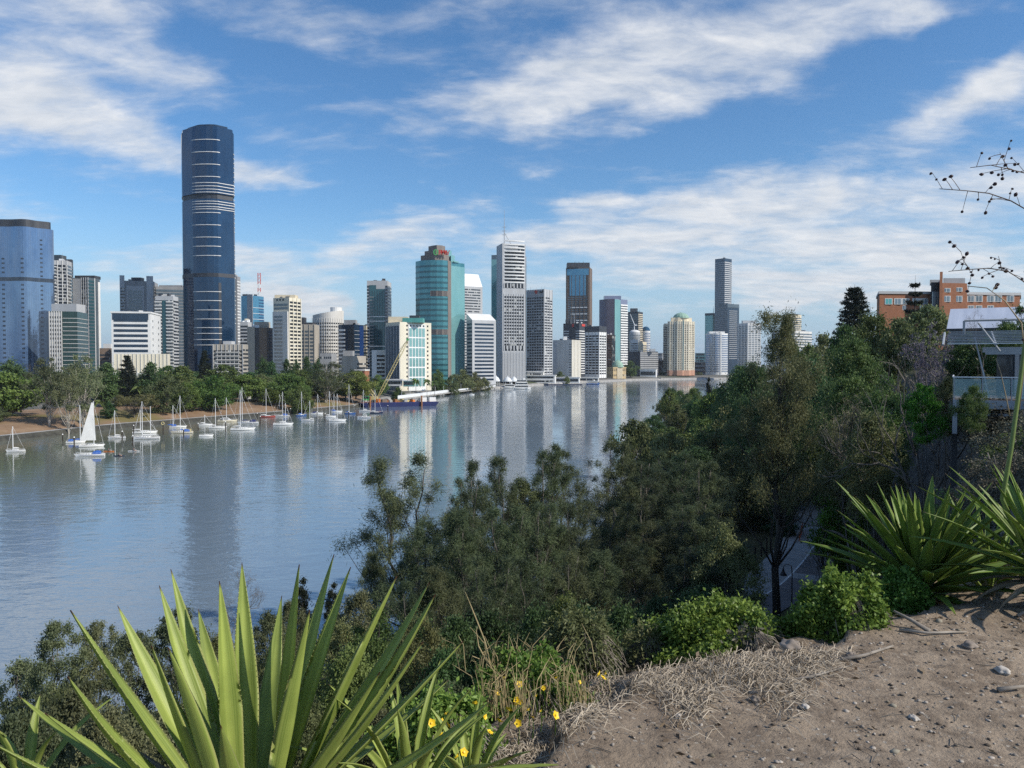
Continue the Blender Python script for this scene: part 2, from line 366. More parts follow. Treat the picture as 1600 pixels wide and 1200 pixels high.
def M_water():
    m, nt, b, o = new_mat('river_water')
    setp(b, Roughness=.04, IOR=2.1, Specular_IOR_Level=.5)
    co = coord(nt)
    mix_noise = nz(nt, co, .004, 4)
    sx = nt.nodes.new('ShaderNodeSeparateXYZ'); nt.links.new(co, sx.inputs[0]); silt_reflect = mth(nt, 'ADD', sx.outputs[0], mth(nt, 'MULTIPLY', mix_noise, 60.0))
    nt.links.new(mixc(nt, rng_(nt, silt_reflect, -130, -40, 0, 1, True), (.170, .180, .140), (.170, .222, .262)), b.inputs['Base Color'])  # green for silt and reflected trees, blue for reflected sky, painted into colour
    calm = rng_(nt, nz(nt, scaled(nt, co, (1, .45, 1), (0, 0, .3)), .016, 5, .62), .38, .64, .22, 1.25)
    w1 = nz(nt, scaled(nt, co, (.75, 1.25, 1), (0, 0, .35)), .30, 3, .5, .4)
    w2 = nz(nt, scaled(nt, co, (.8, 1.5, 1), (0, 0, -.2)), 1.15, 3, .55, .3)
    w3 = nz(nt, co, .06, 2)
    h = mth(nt, 'ADD', mth(nt, 'MULTIPLY', w1, .42), mth(nt, 'ADD', mth(nt, 'MULTIPLY', w2, .13), mth(nt, 'MULTIPLY', w3, .5)))
    bp = nt.nodes.new('ShaderNodeBump'); bp.inputs['Distance'].default_value = .52
    nt.links.new(mth(nt, 'MULTIPLY', calm, .44), bp.inputs['Strength']); nt.links.new(h, bp.inputs['Height']); nt.links.new(bp.outputs[0], b.inputs['Normal'])
    return m
def M_ground2(name, a, b_, c, scale):
    m, nt, b, o = new_mat(name); setp(b, Roughness=.95, Specular_IOR_Level=.1); co = coord(nt)
    x = mixc(nt, rng_(nt, nz(nt, co, scale, 6, .6), .3, .7), a, b_)
    nt.links.new(mixc(nt, rng_(nt, nz(nt, co, scale * .2, 4), .5, .62), x, c), b.inputs['Base Color']); return m

slope_m, dirt_m, water_m = M_slope(), M_dirt(), M_water()
park_m = M_ground2('park_grass', (.20, .128, .078), (.31, .215, .14), (.19, .16, .07), .12)
city_m = M_ground2('city_ground', (.12, .12, .11), (.17, .165, .15), (.08, .10, .05), .02)
conc_m = M_plain('old_concrete', (.34, .33, .31), .85, .3, .25)
asph_m = M_plain('path_asphalt', (.17, .155, .152), .9, .3, .8, streak=False)
path_m = M_plain('path_concrete', (.34, .335, .32), .9, .25, .6, streak=False)
white_line = M_plain('road_paint', (.72, .72, .70), .7, .2, 2)

def setting():
    # riverbed and everything out to the horizon, as one sheet
    mb = MB(); r = 14000
    mb.face([0, 1, 2, 3]); mb.v = [(-r, -r, -6), (r, -r, -6), (r, r, -6), (-r, r, -6)]
    tag(mb.build('ground', city_m), kind='structure')
    mb = MB(); mb.v = [(-700, -60, 0), (340, -60, 0), (1500, 1100, 0), (1500, 1500, 0), (-120, 1500, 0), (-700, 500, 0)]; mb.face(range(6))
    tag(mb.build('river_water', water_m), kind='structure')
    # near side: cliff, flat foot, bank
    patch = lambda x, y: (x > -3.0) & (x < 9.0) & (y > -2.0) & (y < 9.0)
    xs = np.concatenate([np.arange(-140, -12, 4.), np.arange(-12, 14, 1.), np.arange(14, 110, 2.), np.arange(110, 520, 8.)])
    ys = np.concatenate([np.arange(-50, -6, 4.), np.arange(-6, 12, 1.), np.arange(12, 150, 2.), np.arange(150, 1000, 8.)])
    XX, YY = np.meshgrid(xs, ys); Z = terrain(XX, YY)
    tag(link('cliff_terrain', grid_mesh('cliff_terrain', xs, ys, Z, slope_m, patch)), kind='structure')
    # the bare clearing we stand on
    xs = np.arange(-3.0, 9.001, .04); ys = np.arange(-2.0, 9.001, .04); XX, YY = np.meshgrid(xs, ys)
    Z = ground_fine(XX, YY)
    tag(link('dirt_clearing', grid_mesh('dirt_clearing', xs, ys, Z, dirt_m)), kind='structure')
    # far bank: water's edge, rock wall, footpath, brown grass, park
    P = [Vector((x, y)) for x, y in FARB]; pts = []
    for a, b in zip(P[:-1], P[1:]):
        n = max(2, int((b - a).length / 14)); pts += [a + (b - a) * (i / n) for i in range(n)]
    pts.append(P[-1])
    nor = []
    for i, p in enumerate(pts):
        t = (pts[min(i + 3, len(pts) - 1)] - pts[max(i - 3, 0)]).normalized(); nor.append(Vector((-t.y, t.x)))
    offs = [(-6, -3), (0, -.2), (1.6, 1.5), (2.4, 1.75), (5.2, 1.85), (8, 2.4), (14, 3.8), (24, 4.8), (40, 5.4), (70, 6.0)]
    v = []; q = []
    for i, (p, n) in enumerate(zip(pts, nor)):
        for k, (o, z) in enumerate(offs):
            w = (fbm(np.array(i * .7 + k), np.array(k * 2.3)) * (.5 if k > 4 else .25)); w = float(w)
            v.append((p.x + n.x * o, p.y + n.y * o, z + (w if k else 0)))
    K = len(offs)
    for i in range(len(pts) - 1):
        for k in range(K - 1): q.append((i * K + k, (i + 1) * K + k, (i + 1) * K + k + 1, i * K + k + 1))
    me = quads('far_bank', np.array(v), np.array(q))
    for m in (M_plain('wet_rock', (.06, .058, .045), .7, .5, .5, streak=False), conc_m, park_m): me.materials.append(m)
    me.materials.append(city_m)
    me.polygons.foreach_set('material_index', np.array([((0, 0, 0, 1, 2, 2, 2, 2, 2) if pts[f // (K - 1)].x < -84 and pts[f // (K - 1)].y < 560 else (0, 1, 1, 1, 1, 3, 3, 3, 3))[f % (K - 1)] for f in range(len(q))], np.int32))
    me.polygons.foreach_set('use_smooth', np.ones(len(q), bool))
    tag(link('far_bank', me), kind='structure')
    o = 69.0
    edge = [(p.x + n.x * o, p.y + n.y * o, 5.9) for p, n in zip(pts, nor)]
    mb = MB(); mb.v = edge + [(4000, 1500, 5.9), (4000, 9000, 5.9), (-5000, 9000, 5.9), (-5000, -200, 5.9)]; mb.face(range(len(mb.v)))
    tag(mb.build('city_ground', city_m), kind='structure')
    # the riverside path under the cliff
    mid = [(1, 51), (15, 67), (28.8, 82), (38.5, 98), (46.5, 114), (53, 129), (62, 148), (74, 174)]
    def strip(name, line, half0, half1, z, mat):
        mb = MB()
        P = [Vector(p) for p in line]; Q = []
        for a, b in zip(P[:-1], P[1:]): Q += [a + (b - a) * (i / 6) for i in range(6)]
        Q.append(P[-1])
        for it in range(4): Q = [Q[0]] + [(Q[i - 1] + Q[i] * 2 + Q[i + 1]) / 4 for i in range(1, len(Q) - 1)] + [Q[-1]]
        for i, p in enumerate(Q):
            t = (Q[min(i + 1, len(Q) - 1)] - Q[max(i - 1, 0)]).normalized(); n = Vector((-t.y, t.x))
            mb.v += [(p.x + n.x * half0, p.y + n.y * half0, z), (p.x + n.x * half1, p.y + n.y * half1, z)]
        for i in range(len(Q) - 1): mb.face((2 * i + 1, 2 * i + 3, 2 * i + 2, 2 * i))
        return tag(mb.build(name, mat), kind='structure'), Q
    z0 = 3.75
    strip('path_verge', mid, 6.5, -4.2, z0 - .1, slope_m)
    strip('footpath', mid, 4.4, .1, z0, path_m)
    strip('road', mid, .1, -3.3, z0, asph_m)
    o, Q = strip('path_marking', mid, .22, .02, z0 + .008, white_line)
    for k in (14, 24):
        p = Q[k]; t = (Q[k + 1] - Q[k - 1]).normalized(); n = Vector((-t.y, t.x)); mb = MB()
        for a, b in ((-1.1, 4.4), (-1.1, -3.3), (1.1, -3.3), (1.1, 4.4)): mb.v.append((p.x + t.x * a + n.x * b, p.y + t.y * a + n.y * b, z0 + .004))
        mb.face((0, 1, 2, 3)); tag(mb.build('path_crossing', path_m), kind='structure')
    return Q
def ground_fine(XX, YY):
    d = sdist(EDGE, XX, YY); q = fbm(XX * 1.7, YY * 1.7, 4) * .5 * np.clip(1 - np.abs(d) / 1.2, 0, 1); Z = terrain(XX + q, YY - q); d = d + q
    Z = Z + fbm(XX * .9, YY * .9, 5) * .10 + fbm(XX * 5, YY * 5, 4) * .026 + fbm(XX * 15, YY * 15, 3) * .014 - .02
    Z = Z - .10 * np.exp(-(np.minimum(d, 0) / .5) ** 2) * (d < .3)      # rounded lip
    return Z
def gz(x, y): return float(ground_fine(np.array([x]), np.array([y]))[0])
PATH_Q = setting()
# ------------------------------------------------------------------ trees
def leaves(rs, centers, radii, per, size, droop=0.0, flat=0.0, squash=1.0, shell=0.0, tint=None):
    """diamond leaves round every centre; returns verts, quads, tint"""
    n = len(centers) * per
    c = np.repeat(centers, per, 0); r = np.repeat(radii, per)
    p = rs.normal(size=(n, 3)); p /= np.linalg.norm(p, axis=1)[:, None]
    rad = np.minimum(1.5, np.abs(rs.normal(size=n)) * .5 + shell + .15) * (.75 + .5 * np.sin(np.repeat(rs.rand(len(centers)) * 9, per) + 4 * p[:, 0] * p[:, 1] + 3 * p[:, 2]) ** 2); p *= (rad * r)[:, None]; p[:, 2] *= squash
    t = rs.normal(size=(n, 3)); t /= np.linalg.norm(t, axis=1)[:, None]; t[:, 2] = t[:, 2] * (1 - flat) - droop; t /= np.linalg.norm(t, axis=1)[:, None]
    s = np.cross(t, rs.normal(size=(n, 3))); s /= np.linalg.norm(s, axis=1)[:, None] + 1e-9
    l = size[0] * (.6 + .8 * rs.rand(n))[:, None]; w = size[1] * (.7 + .6 * rs.rand(n))[:, None]
    o = c + p; v = np.stack([o, o + t * l * .5 + s * w, o + t * l, o + t * l * .5 - s * w], 1).reshape(-1, 3)
    q = np.arange(n * 4).reshape(-1, 4)
    ct = rs.rand(len(centers)) if tint is None else tint
    tt = np.repeat(ct, per) * .6 + rs.rand(n) * .4
    return v, q, tt
def merge(parts):
    V, Q, T, b = [], [], [], 0
    for v, q, t in parts: V.append(v); Q.append(q + b); T.append(t); b += len(v)
    return np.concatenate(V), np.concatenate(Q), np.concatenate(T)
def crown_mesh(name, parts, mat):
    v, q, t = merge(parts); me = quads(name, v, q, t); me.materials.append(mat); return me
def path_pts(rs, a, b, n, wig, sag=0.0):
    a, b = np.array(a, float), np.array(b, float); out = []
    for i in range(n + 1):
        k = i / n; p = a + (b - a) * k; p = p + rs.normal(size=3) * wig * math.sin(math.pi * k); p[2] += sag * math.sin(math.pi * k); out.append(p)
    return out

class Kind: pass
TREES = {}
def tree_kind(key, seeds, make):
    TREES[key] = []
    for s in seeds:
        rs = np.random.RandomState(s); tm, cm, H, W = make(rs); TREES[key].append((tm, cm, H, W))
leaf_shade = M_leaf('sheoak_needles', (.046, .066, .036), (.14, .162, .076), .26)
leaf_dark = M_leaf('dark_leaves', (.040, .078, .032), (.105, .165, .058), .27)
leaf_fig = M_leaf('green_leaves', (.068, .105, .03), (.18, .23, .07), .3)
leaf_rain = M_leaf('bright_leaves', (.085, .13, .028), (.24, .29, .075), .32)
leaf_gum = M_leaf('gum_leaves', (.075, .095, .048), (.215, .225, .115), .3)
leaf_olive = M_leaf('olive_leaves', (.08, .098, .038), (.235, .245, .105), .3)
leaf_flat = M_leaf('flat_crown_leaves', (.055, .06, .025), (.14, .13, .055), .25)
leaf_lime = M_leaf('fresh_leaves', (.07, .14, .016), (.20, .31, .04), .38)
leaf_purple = M_leaf('jacaranda_flowers', (.11, .10, .11), (.24, .215, .275), .3)
leaf_yellow = M_leaf('yellowing_leaves', (.10, .105, .025), (.28, .25, .06), .3)
leaf_grey = M_leaf('grey_scrub_leaves', (.06, .058, .042), (.17, .155, .11), .15)
leaf_pine = M_leaf('pine_needles', (.010, .016, .011), (.030, .040, .024), .08)
leaf_bare = M_leaf('bare_twigs', (.10, .082, .062), (.25, .205, .155), .05)
bark_dark = M_bark('dark_bark', (.02, .018, .015), (.06, .052, .043))
bark_grey = M_bark('grey_bark', (.07, .063, .055), (.17, .155, .135))
bark_pale = M_bark('pale_bark', (.26, .235, .2), (.5, .46, .4))

def generic(H, base, W, env, ncl, clr, per, leaf, lmat, bmat, tr, droop=0., squash=.7, wig=.25, lean=.4, branch_r=.5, flat=0., shell=0.2, up=.35, fork=1):
    """trunk + a limb to every clump; clumps fill the envelope env(h) -> radius share"""
    def make(rs):
        mb = MB(); centers = []; radii = []
        tops = []
        for f in range(fork):
            tx, ty = rs.normal(size=2) * lean * (1 + .8 * (fork > 1)); tops.append((tx, ty, H * (.93 - .1 * f * rs.rand())))
        trunks = []
        for t in tops:
            pp = path_pts(rs, (0, 0, -.8), t, 8, wig * .5); trunks.append(pp)
            mb.tube(pp, [tr * (1.15 - 1.0 * (i / 8)) * (1 if fork == 1 else .75) + .02 for i in range(9)], 7)
        k = 0; guard = 0
        while k < ncl and guard < ncl * 40:
            guard += 1
            h = rs.rand(); r = env(h) * W / 2
            if rs.rand() > (env(h) + .15): continue
            a = rs.rand() * 2 * math.pi; rr = r * (rs.rand() ** .45) * (.75 + .5 * vn1(a, h, rs))
            z = H * (base + (1 - base) * h); pp = trunks[rs.randint(fork)]; j = min(8, max(0, int(8 * z / H))); tx, ty = pp[j][0], pp[j][1]
            cr = clr * (.65 + .7 * rs.rand()) * (0.75 + .35 * env(h))
            c = np.array([tx + math.cos(a) * rr, ty + math.sin(a) * rr, min(z, H - cr * squash * .6)])
            centers.append(c); radii.append(cr); k += 1
            if rs.rand() < branch_r:
                zj = max(H * base * .6, c[2] - rr * (up + .6 * rs.rand()) - cr * .3); j = min(7, max(1, int(8 * zj / H))); st = pp[j]
                bp = path_pts(rs, st, c, 3, rr * .07, -rr * .04); r0 = max(.02, tr * (1.05 - zj / H) * .42)
                mb.tube(bp, [r0, r0 * .75, r0 * .5, r0 * .22], 5)
        tm = mb.mesh('trunk', bmat, True)
        cm = crown_mesh('crown', [leaves(rs, np.array(centers), np.array(radii), per, leaf, droop, flat, squash, shell)], lmat)
        return tm, cm, H, W
    return make
def vn1(a, h, rs): return .5 + .5 * math.sin(a * 2 + h * 5) * math.sin(a * 3.1 - h * 7)
dome = lambda h: max(0.05, math.sin(math.pi * min(1, .12 + h * .86)) ** .55) * (1.0 if h < .45 else math.sqrt(max(0.02, 1 - ((h - .45) / .56) ** 2)))
egg = lambda h: max(.06, (h * 3.2 if h < .3 else 1.0 - ((h - .3) / .72) ** 1.5 * .92))
col_ = lambda h: .55 + .45 * math.sin(math.pi * h)
umbr = lambda h: .25 + .75 * math.sin(math.pi * min(1, .25 + .55 * h))
wisp = lambda h: (.55 + .45 * min(1, h * 3)) * (1 - .88 * max(0, h - .35) / .65) * (.86 + .14 * math.sin(19 * h))

def conifer(H, W, tiers, leaf, lmat, bmat, sparse=1.0):
    def make(rs):
        mb = MB(); mb.tube([(0, 0, -.5), (0, 0, H * .5), (0, 0, H)], [H * .016, H * .010, .02], 7); cs = []; rr = []
        for i in range(tiers):
            h = .12 + .86 * i / tiers; L = W / 2 * (1 - h) ** .72 * (.85 + .3 * rs.rand()) + .12; nb = 6 if i < tiers * .8 else 5; a0 = rs.rand() * 6
            for b in range(nb):
                if rs.rand() > sparse: continue
                a = a0 + b * 2 * math.pi / nb + rs.normal() * .12; l = L * (.75 + .4 * rs.rand())
                e = np.array([math.cos(a) * l, math.sin(a) * l, H * h + l * .12]); s = np.array([0, 0, H * h])
                mb.tube([s, s * .4 + e * .6 - np.array([0, 0, l * .06]), e], [.05, .035, .015], 4)
                for k in np.linspace(.35, 1.0, 5):
                    cs.append(s + (e - s) * k - np.array([0, 0, l * .07 * math.sin(3.1 * k)])); rr.append((.20 + .045 * l) * H / 18 * 1.25)
        return mb.mesh('trunk', bmat, True), crown_mesh('crown', [leaves(rs, np.array(cs), np.array(rr), 34, leaf, -.25, .2, .55)], lmat), H, W
    return make
def bare(H, W, levels, bmat, lmat=None, per=3, leaf=(.12, .03), spread=.9, tr=.2):
    def make(rs):
        mb = MB(); tips = []
        def grow(p, d, l, r, lev):
            n = 4; pts = [p]; 
            for i in range(n):
                d = (d + Vector(rs.normal(size=3)) * .17 + Vector((0, 0, .06))).normalized(); p = p + d * (l / n); pts.append(p)
            mb.tube(pts, [r * (1 - .12 * i) for i in range(n + 1)], 5 if lev < 2 else 3)
            if lev >= levels: tips.append(p); return
            for b in range(2 + (rs.rand() > .45)):
                ax = Vector(rs.normal(size=3)); nd = (d + (ax - d * ax.dot(d)).normalized() * spread * (.45 + .5 * rs.rand())).normalized()
                grow(pts[-1] if b < 2 else pts[2], nd, l * (.62 + .22 * rs.rand()), r * .62, lev + 1)
        grow(Vector((0, 0, -.4)), Vector((rs.normal() * .1, rs.normal() * .1, 1)).normalized(), H * .3, tr, 0)
        zs = max(p.z for p in tips); s = H / zs
        mb.v = [(x * W / H * s * .95, y * W / H * s * .95, z * s) for x, y, z in mb.v]
        cs = np.array([(p.x * W / H * s * .95, p.y * W / H * s * .95, p.z * s) for p in tips])
        cm = crown_mesh('crown', [leaves(rs, cs, np.full(len(cs), .05 * H), per, leaf, .1)], lmat) if lmat else None
        return mb.mesh('trunk', bmat, True), cm, H, W
    return make
def palm(H, W):
    def make(rs):
        mb = MB(); mb.tube(path_pts(rs, (0, 0, -.3), (rs.normal() * .3, 0, H * .86), 5, .1), [.17, .14, .12, .11, .11, .12], 6); top = mb.v[-1]
        V = []; T = []
        for k in range(22):
            a = rs.rand() * 6.28; e = rs.rand() * 1.2 - .15; l = W / 2 * (.8 + .4 * rs.rand()); d = np.array([math.cos(a), math.sin(a)])
            prev = None
            for i in range(8):
                t = i / 7; x = l * t * math.cos(e * .6); z = H * .86 + l * (math.sin(e) * t - .75 * t * t)
                p = np.array([top[0] + d[0] * x, top[1] + d[1] * x, z])
                if prev is not None:
                    for sgn in (-1, 1):
                        s = np.array([-d[1], d[0], -.5]) * sgn * .55 * math.sin(math.pi * min(.95, t + .05)); V += [prev, p, p + s, prev + s * .8]; T.append(rs.rand())
                prev = p
        me = quads('crown', np.array(V), np.arange(len(V)).reshape(-1, 4), np.array(T)); me.materials.append(leaf_fig)
        return mb.mesh('trunk', bark_grey, True), me, H, W
    return make
# near she-oaks: tall, open, feathery
tree_kind('sheoak', (1, 2, 3, 4), generic(16, .14, 9.5, wisp, 120, .8, 300, (.36, .021), leaf_shade, bark_grey, .16, .30, 1.2, .5, .8, .9, 0, .05, .9, fork=2))
tree_kind('dense', (11, 12, 13), generic(12, .10, 8.5, dome, 80, 1.15, 300, (.26, .075), leaf_dark, bark_dark, .2, .1, .8, .4, .3, .4))
tree_kind('bush', (21, 22, 23), generic(7, .04, 6.5, dome, 75, .62, 230, (.20, .05), leaf_gum, bark_grey, .09, .0, .8, .4, .3, .8, fork=3))
tree_kind('oliveb', (31, 32), generic(8, .05, 7.5, dome, 75, .8, 300, (.22, .05), leaf_olive, bark_grey, .12, .15, .75, .3, .3, .5, fork=2))
tree_kind('limeb', (41, 42), generic(8, .08, 6.5, dome, 48, .9, 220, (.28, .09), leaf_lime, bark_dark, .12, .15, .6, .3, .3, .5, fork=2))
tree_kind('greenb', (44, 45), generic(9, .06, 8, dome, 75, .95, 280, (.24, .07), leaf_fig, bark_dark, .13, .12, .7, .3, .3, .5, fork=2))
leaf_gumb = M_leaf('tall_gum_leaves', (.10, .115, .05), (.26, .26, .12), .32)
tree_kind('gumbig', (51,), generic(30, .42, 11.0, lambda h: (.95 if h < .45 else .95 - (h - .45) * .95) * (.72 + .28 * math.sin(h * 21)), 105, 1.0, 380, (.32, .034), leaf_gumb, bark_dark, .40, .75, 1.05, .5, .5, .85))
tree_kind('scrub', (61, 62, 63), generic(3.0, .02, 3.2, dome, 60, .30, 60, (.12, .026), leaf_grey, bark_grey, .035, .0, .9, .2, .3, 1.0, fork=4))
tree_kind('scrubg', (64, 65, 66), generic(3.0, .02, 3.4, dome, 60, .34, 90, (.12, .04), leaf_fig, bark_grey, .035, .1, .8, .2, .3, 1.0, fork=4))
tree_kind('pineb', (71, 72), conifer(18, 9.5, 21, (.55, .07), leaf_pine, bark_dark, .93))
tree_kind('pinegap', (73,), conifer(18, 9, 9, (.5, .09), leaf_pine, bark_dark, .95))
tree_kind('cypress', (75,), generic(9, .03, 2.4, egg, 42, .5, 300, (.2, .05), leaf_pine, bark_dark, .1, -.4, 1.1, .1, .05, .3))
tree_kind('bare', (81, 82), bare(9, 10, 5, bark_grey, leaf_grey, 2, (.12, .03), 1.0, .16))
tree_kind('jaca', (83,), bare(9, 10, 5, bark_grey, leaf_purple, 16, (.22, .07), .9, .16))
tree_kind('bareb', (84, 85), bare(9, 8, 6, bark_grey, leaf_bare, 9, (.30, .008), .9, .15))
# far bank
tree_kind('rain', (101, 102, 103), generic(15, .16, 20, lambda h: dome(h), 110, 1.9, 100, (.75, .26), leaf_rain, bark_grey, .4, .25, .55, .5, .4, .5, fork=3))
tree_kind('fig', (111, 112, 113), generic(15, .12, 14, dome, 90, 1.5, 100, (.65, .22), leaf_fig, bark_grey, .35, .1, .75, .4, .3, .4))
tree_kind('darkf', (121, 122), generic(16, .08, 9, egg, 75, 1.2, 100, (.6, .18), leaf_dark, bark_dark, .3, .0, .9, .3, .3, .4))
tree_kind('gumf', (131, 132, 133), generic(22, .28, 15, lambda h: dome(h) * .95, 75, 1.5, 105, (.6, .13), leaf_gum, bark_pale, .34, .35, .8, .9, 1.4, .95, fork=2))
tree_kind('olivef', (141, 142), generic(11, .10, 13, dome, 80, 1.2, 100, (.55, .16), leaf_olive, bark_grey, .25, .1, .7, .4, .3, .6, fork=2))
tree_kind('umbrella', (151,), generic(9, .55, 20, umbr, 70, 1.2, 110, (.5, .13), leaf_flat, bark_grey, .25, .0, .35, .3, .4, 1.0, fork=3))
tree_kind('palm', (161,), palm(11, 6))
tree_kind('jacaf', (171,), generic(10, .2, 9, dome, 40, 1.2, 80, (.5, .2), leaf_purple, bark_grey, .2, .1, .7, .4, .3, .9, fork=2))
_tr = random.Random(9)
def tree(kind, name, px, ytop, Y, wpx, label, group=None, zb=None, var=None, cat='tree'):
    """a tree of the kind whose crown tops out at row ytop, Y metres off, wpx pixels wide"""
    X = (px - 800) / RES * Y; z0 = tz(X, Y) if zb is None else zb
    H = at(px, ytop, Y).z - z0
    ms = TREES[kind]; tm, cm, H0, W0 = ms[_tr.randrange(len(ms)) if var is None else var]
    sx = wpx * Y / RES / W0; szz = H / H0
    t = thing(name, label, cat, (X, Y, z0), 0, group)
    rz = _tr.random() * 6.28; a, b = sx * (.92 + .16 * _tr.random()), sx * (.92 + .16 * _tr.random()); cz = min(szz, sx * 1.5)
    link('trunk', tm, t, (0, 0, 0), (0, 0, rz), (a, b, szz))
    if cm: link('crown', cm, t, (0, 0, H - H0 * cz), (0, 0, rz), (a, b, cz))
    return t
# ------------------------------------------------------------------ city
GZ = 6.0
white = M_plain('white_concrete', (.74, .74, .72), .6, .10, .12)
offw = M_plain('offwhite_concrete', (.60, .585, .55), .7, .14, .12)
cream = M_plain('cream_render', (.66, .58, .43), .75, .12, .12)
cream2 = M_plain('pale_cream_render', (.70, .65, .52), .75, .12, .12)
beige = M_plain('beige_concrete', (.40, .365, .31), .8, .18, .12)
greyc = M_plain('grey_concrete', (.30, .305, .31), .8, .2, .12)
lgrey = M_plain('light_grey_concrete', (.46, .47, .48), .7, .14, .12)
dgrey = M_plain('charcoal_cladding', (.045, .05, .06), .5, .3, .12)
brownw = M_plain('brown_cladding', (.16, .115, .085), .7, .25, .12)
taupe = M_plain('taupe_granite', (.20, .17, .15), .6, .2, .12)
tealroof = M_plain('teal_roof', (.09, .33, .30), .5, .2, .2)
copper = M_plain('green_copper', (.27, .42, .33), .7, .2, .5)
redbrick = M_plain('red_brick', (.30, .125, .065), .85, .2, 1.2, streak=False)
metal_w = M_plain('white_metal', (.72, .74, .75), .4, .06, .3)
metal_g = M_plain('grey_metal', (.33, .35, .37), .45, .12, .6)
red_p = M_plain('red_paint', (.55, .05, .03), .5, .1, 1)
black_p = M_plain('black_paint', (.015, .015, .018), .5, .1, 1)
green_p = M_plain('green_paint', (.08, .38, .12), .5, .1, 1)
sandst = M_plain('sandstone', (.50, .38, .21), .8, .2, .4)
pink = M_plain('terracotta_stone', (.50, .28, .19), .8, .15, .4)
g_dark = M_glass('dark_windows', (.012, .016, .022), (.04, .048, .058), 1.7, .12, blind=.10)
g_darkq = M_glass('shadowy_windows', (.012, .014, .018), (.035, .038, .042), 2.6, .25, spec=.4, blind=.07)
g_navy = M_glass('navy_curtain_glass', (.012, .028, .055), (.03, .06, .105), 1.5, .07, .25, rand=.35)
g_sky = M_glass('navy_tower_glass', (.009, .034, .080), (.020, .066, .140), 1.5, .05, .35, rand=.22)
g_blue = M_glass('pale_blue_glass', (.24, .33, .47), (.15, .22, .35), 1.6, .06, .75, rand=.25, frame=(.15, .2, .28))
g_slot = M_glass('slot_windows', (.02, .03, .05), (.05, .06, .08), 2, .2)
g_teal = M_glass('teal_glass', (.05, .20, .235), (.10, .30, .33), 1.7, .07, .35, rand=.22)
g_teald = M_glass('dark_teal_glass', (.022, .085, .105), (.04, .13, .15), 1.7, .07, .3, rand=.3)
g_tealp = M_glass('pale_teal_glass', (.17, .38, .39), (.24, .46, .45), 1.8, .1, .3, rand=.2)
g_cyan = M_glass('cyan_glass', (.05, .19, .33), (.11, .32, .46), 1.6, .08, .35, rand=.5)
g_grey = M_glass('grey_glass', (.08, .105, .13), (.15, .19, .22), 1.6, .09, .3, rand=.35)
g_green = M_glass('bottle_green_glass', (.010, .035, .032), (.022, .065, .058), 1.7, .07, .2, rand=.4)
g_lav = M_glass('lavender_glass', (.25, .27, .37), (.21, .23, .33), 2.4, .22, .3, rand=.15, lines=False)
g_royal = M_glass('royal_blue_glass', (.012, .04, .14), (.02, .055, .18), 1.8, .1, .2, rand=.3)

def corner_box(xl, xc, xr, Y, phi, depth=None):
    """footprint of a block whose near corner stands at column xc and whose two seen faces end at columns xl and xr"""
    a = math.atan2(xc - 800, RES); r = (math.cos(a), -math.sin(a)); f = (math.sin(a), math.cos(a)); p = R(phi)
    Cn = Vector(((xc - 800) / RES * Y, Y))
    dl = Vector((-math.cos(p) * r[0] + math.sin(p) * f[0], -math.cos(p) * r[1] + math.sin(p) * f[1]))
    dr = Vector((math.sin(p) * r[0] + math.cos(p) * f[0], math.sin(p) * r[1] + math.cos(p) * f[1]))
    def solve(d, px):
        t = (px - 800) / RES; den = d.x - t * d.y
        return (t * Cn.y - Cn.x) / den if abs(den) > 1e-3 else 10
    la = max(3.0, solve(dl, xl)); lb = depth if depth else max(3.0, solve(dr, xr))
    return [Cn, Cn + dr * lb, Cn + dr * lb + dl * la, Cn + dl * la]
def local(poly):
    c = sum((Vector(p) for p in poly), Vector((0, 0))) / len(poly)
    return c, [(p[0] - c.x, p[1] - c.y) for p in poly]
def grow(poly, o):
    n = len(poly); out = []
    for i in range(n):
        p0, p1, p2 = Vector(poly[i - 1]), Vector(poly[i]), Vector(poly[(i + 1) % n])
        d1, d2 = (p1 - p0).normalized(), (p2 - p1).normalized(); n1, n2 = Vector((d1.y, -d1.x)), Vector((d2.y, -d2.x))
        m = (n1 + n2); l = m.length
        m = m / l if l > 1e-6 else n1
        out.append(tuple(p1 + m * (o / max(.35, m.dot(n1)))))
    return out
def zrow(py, Y): return EYE + (HOR - py) / RES * Y
TOWERS = []
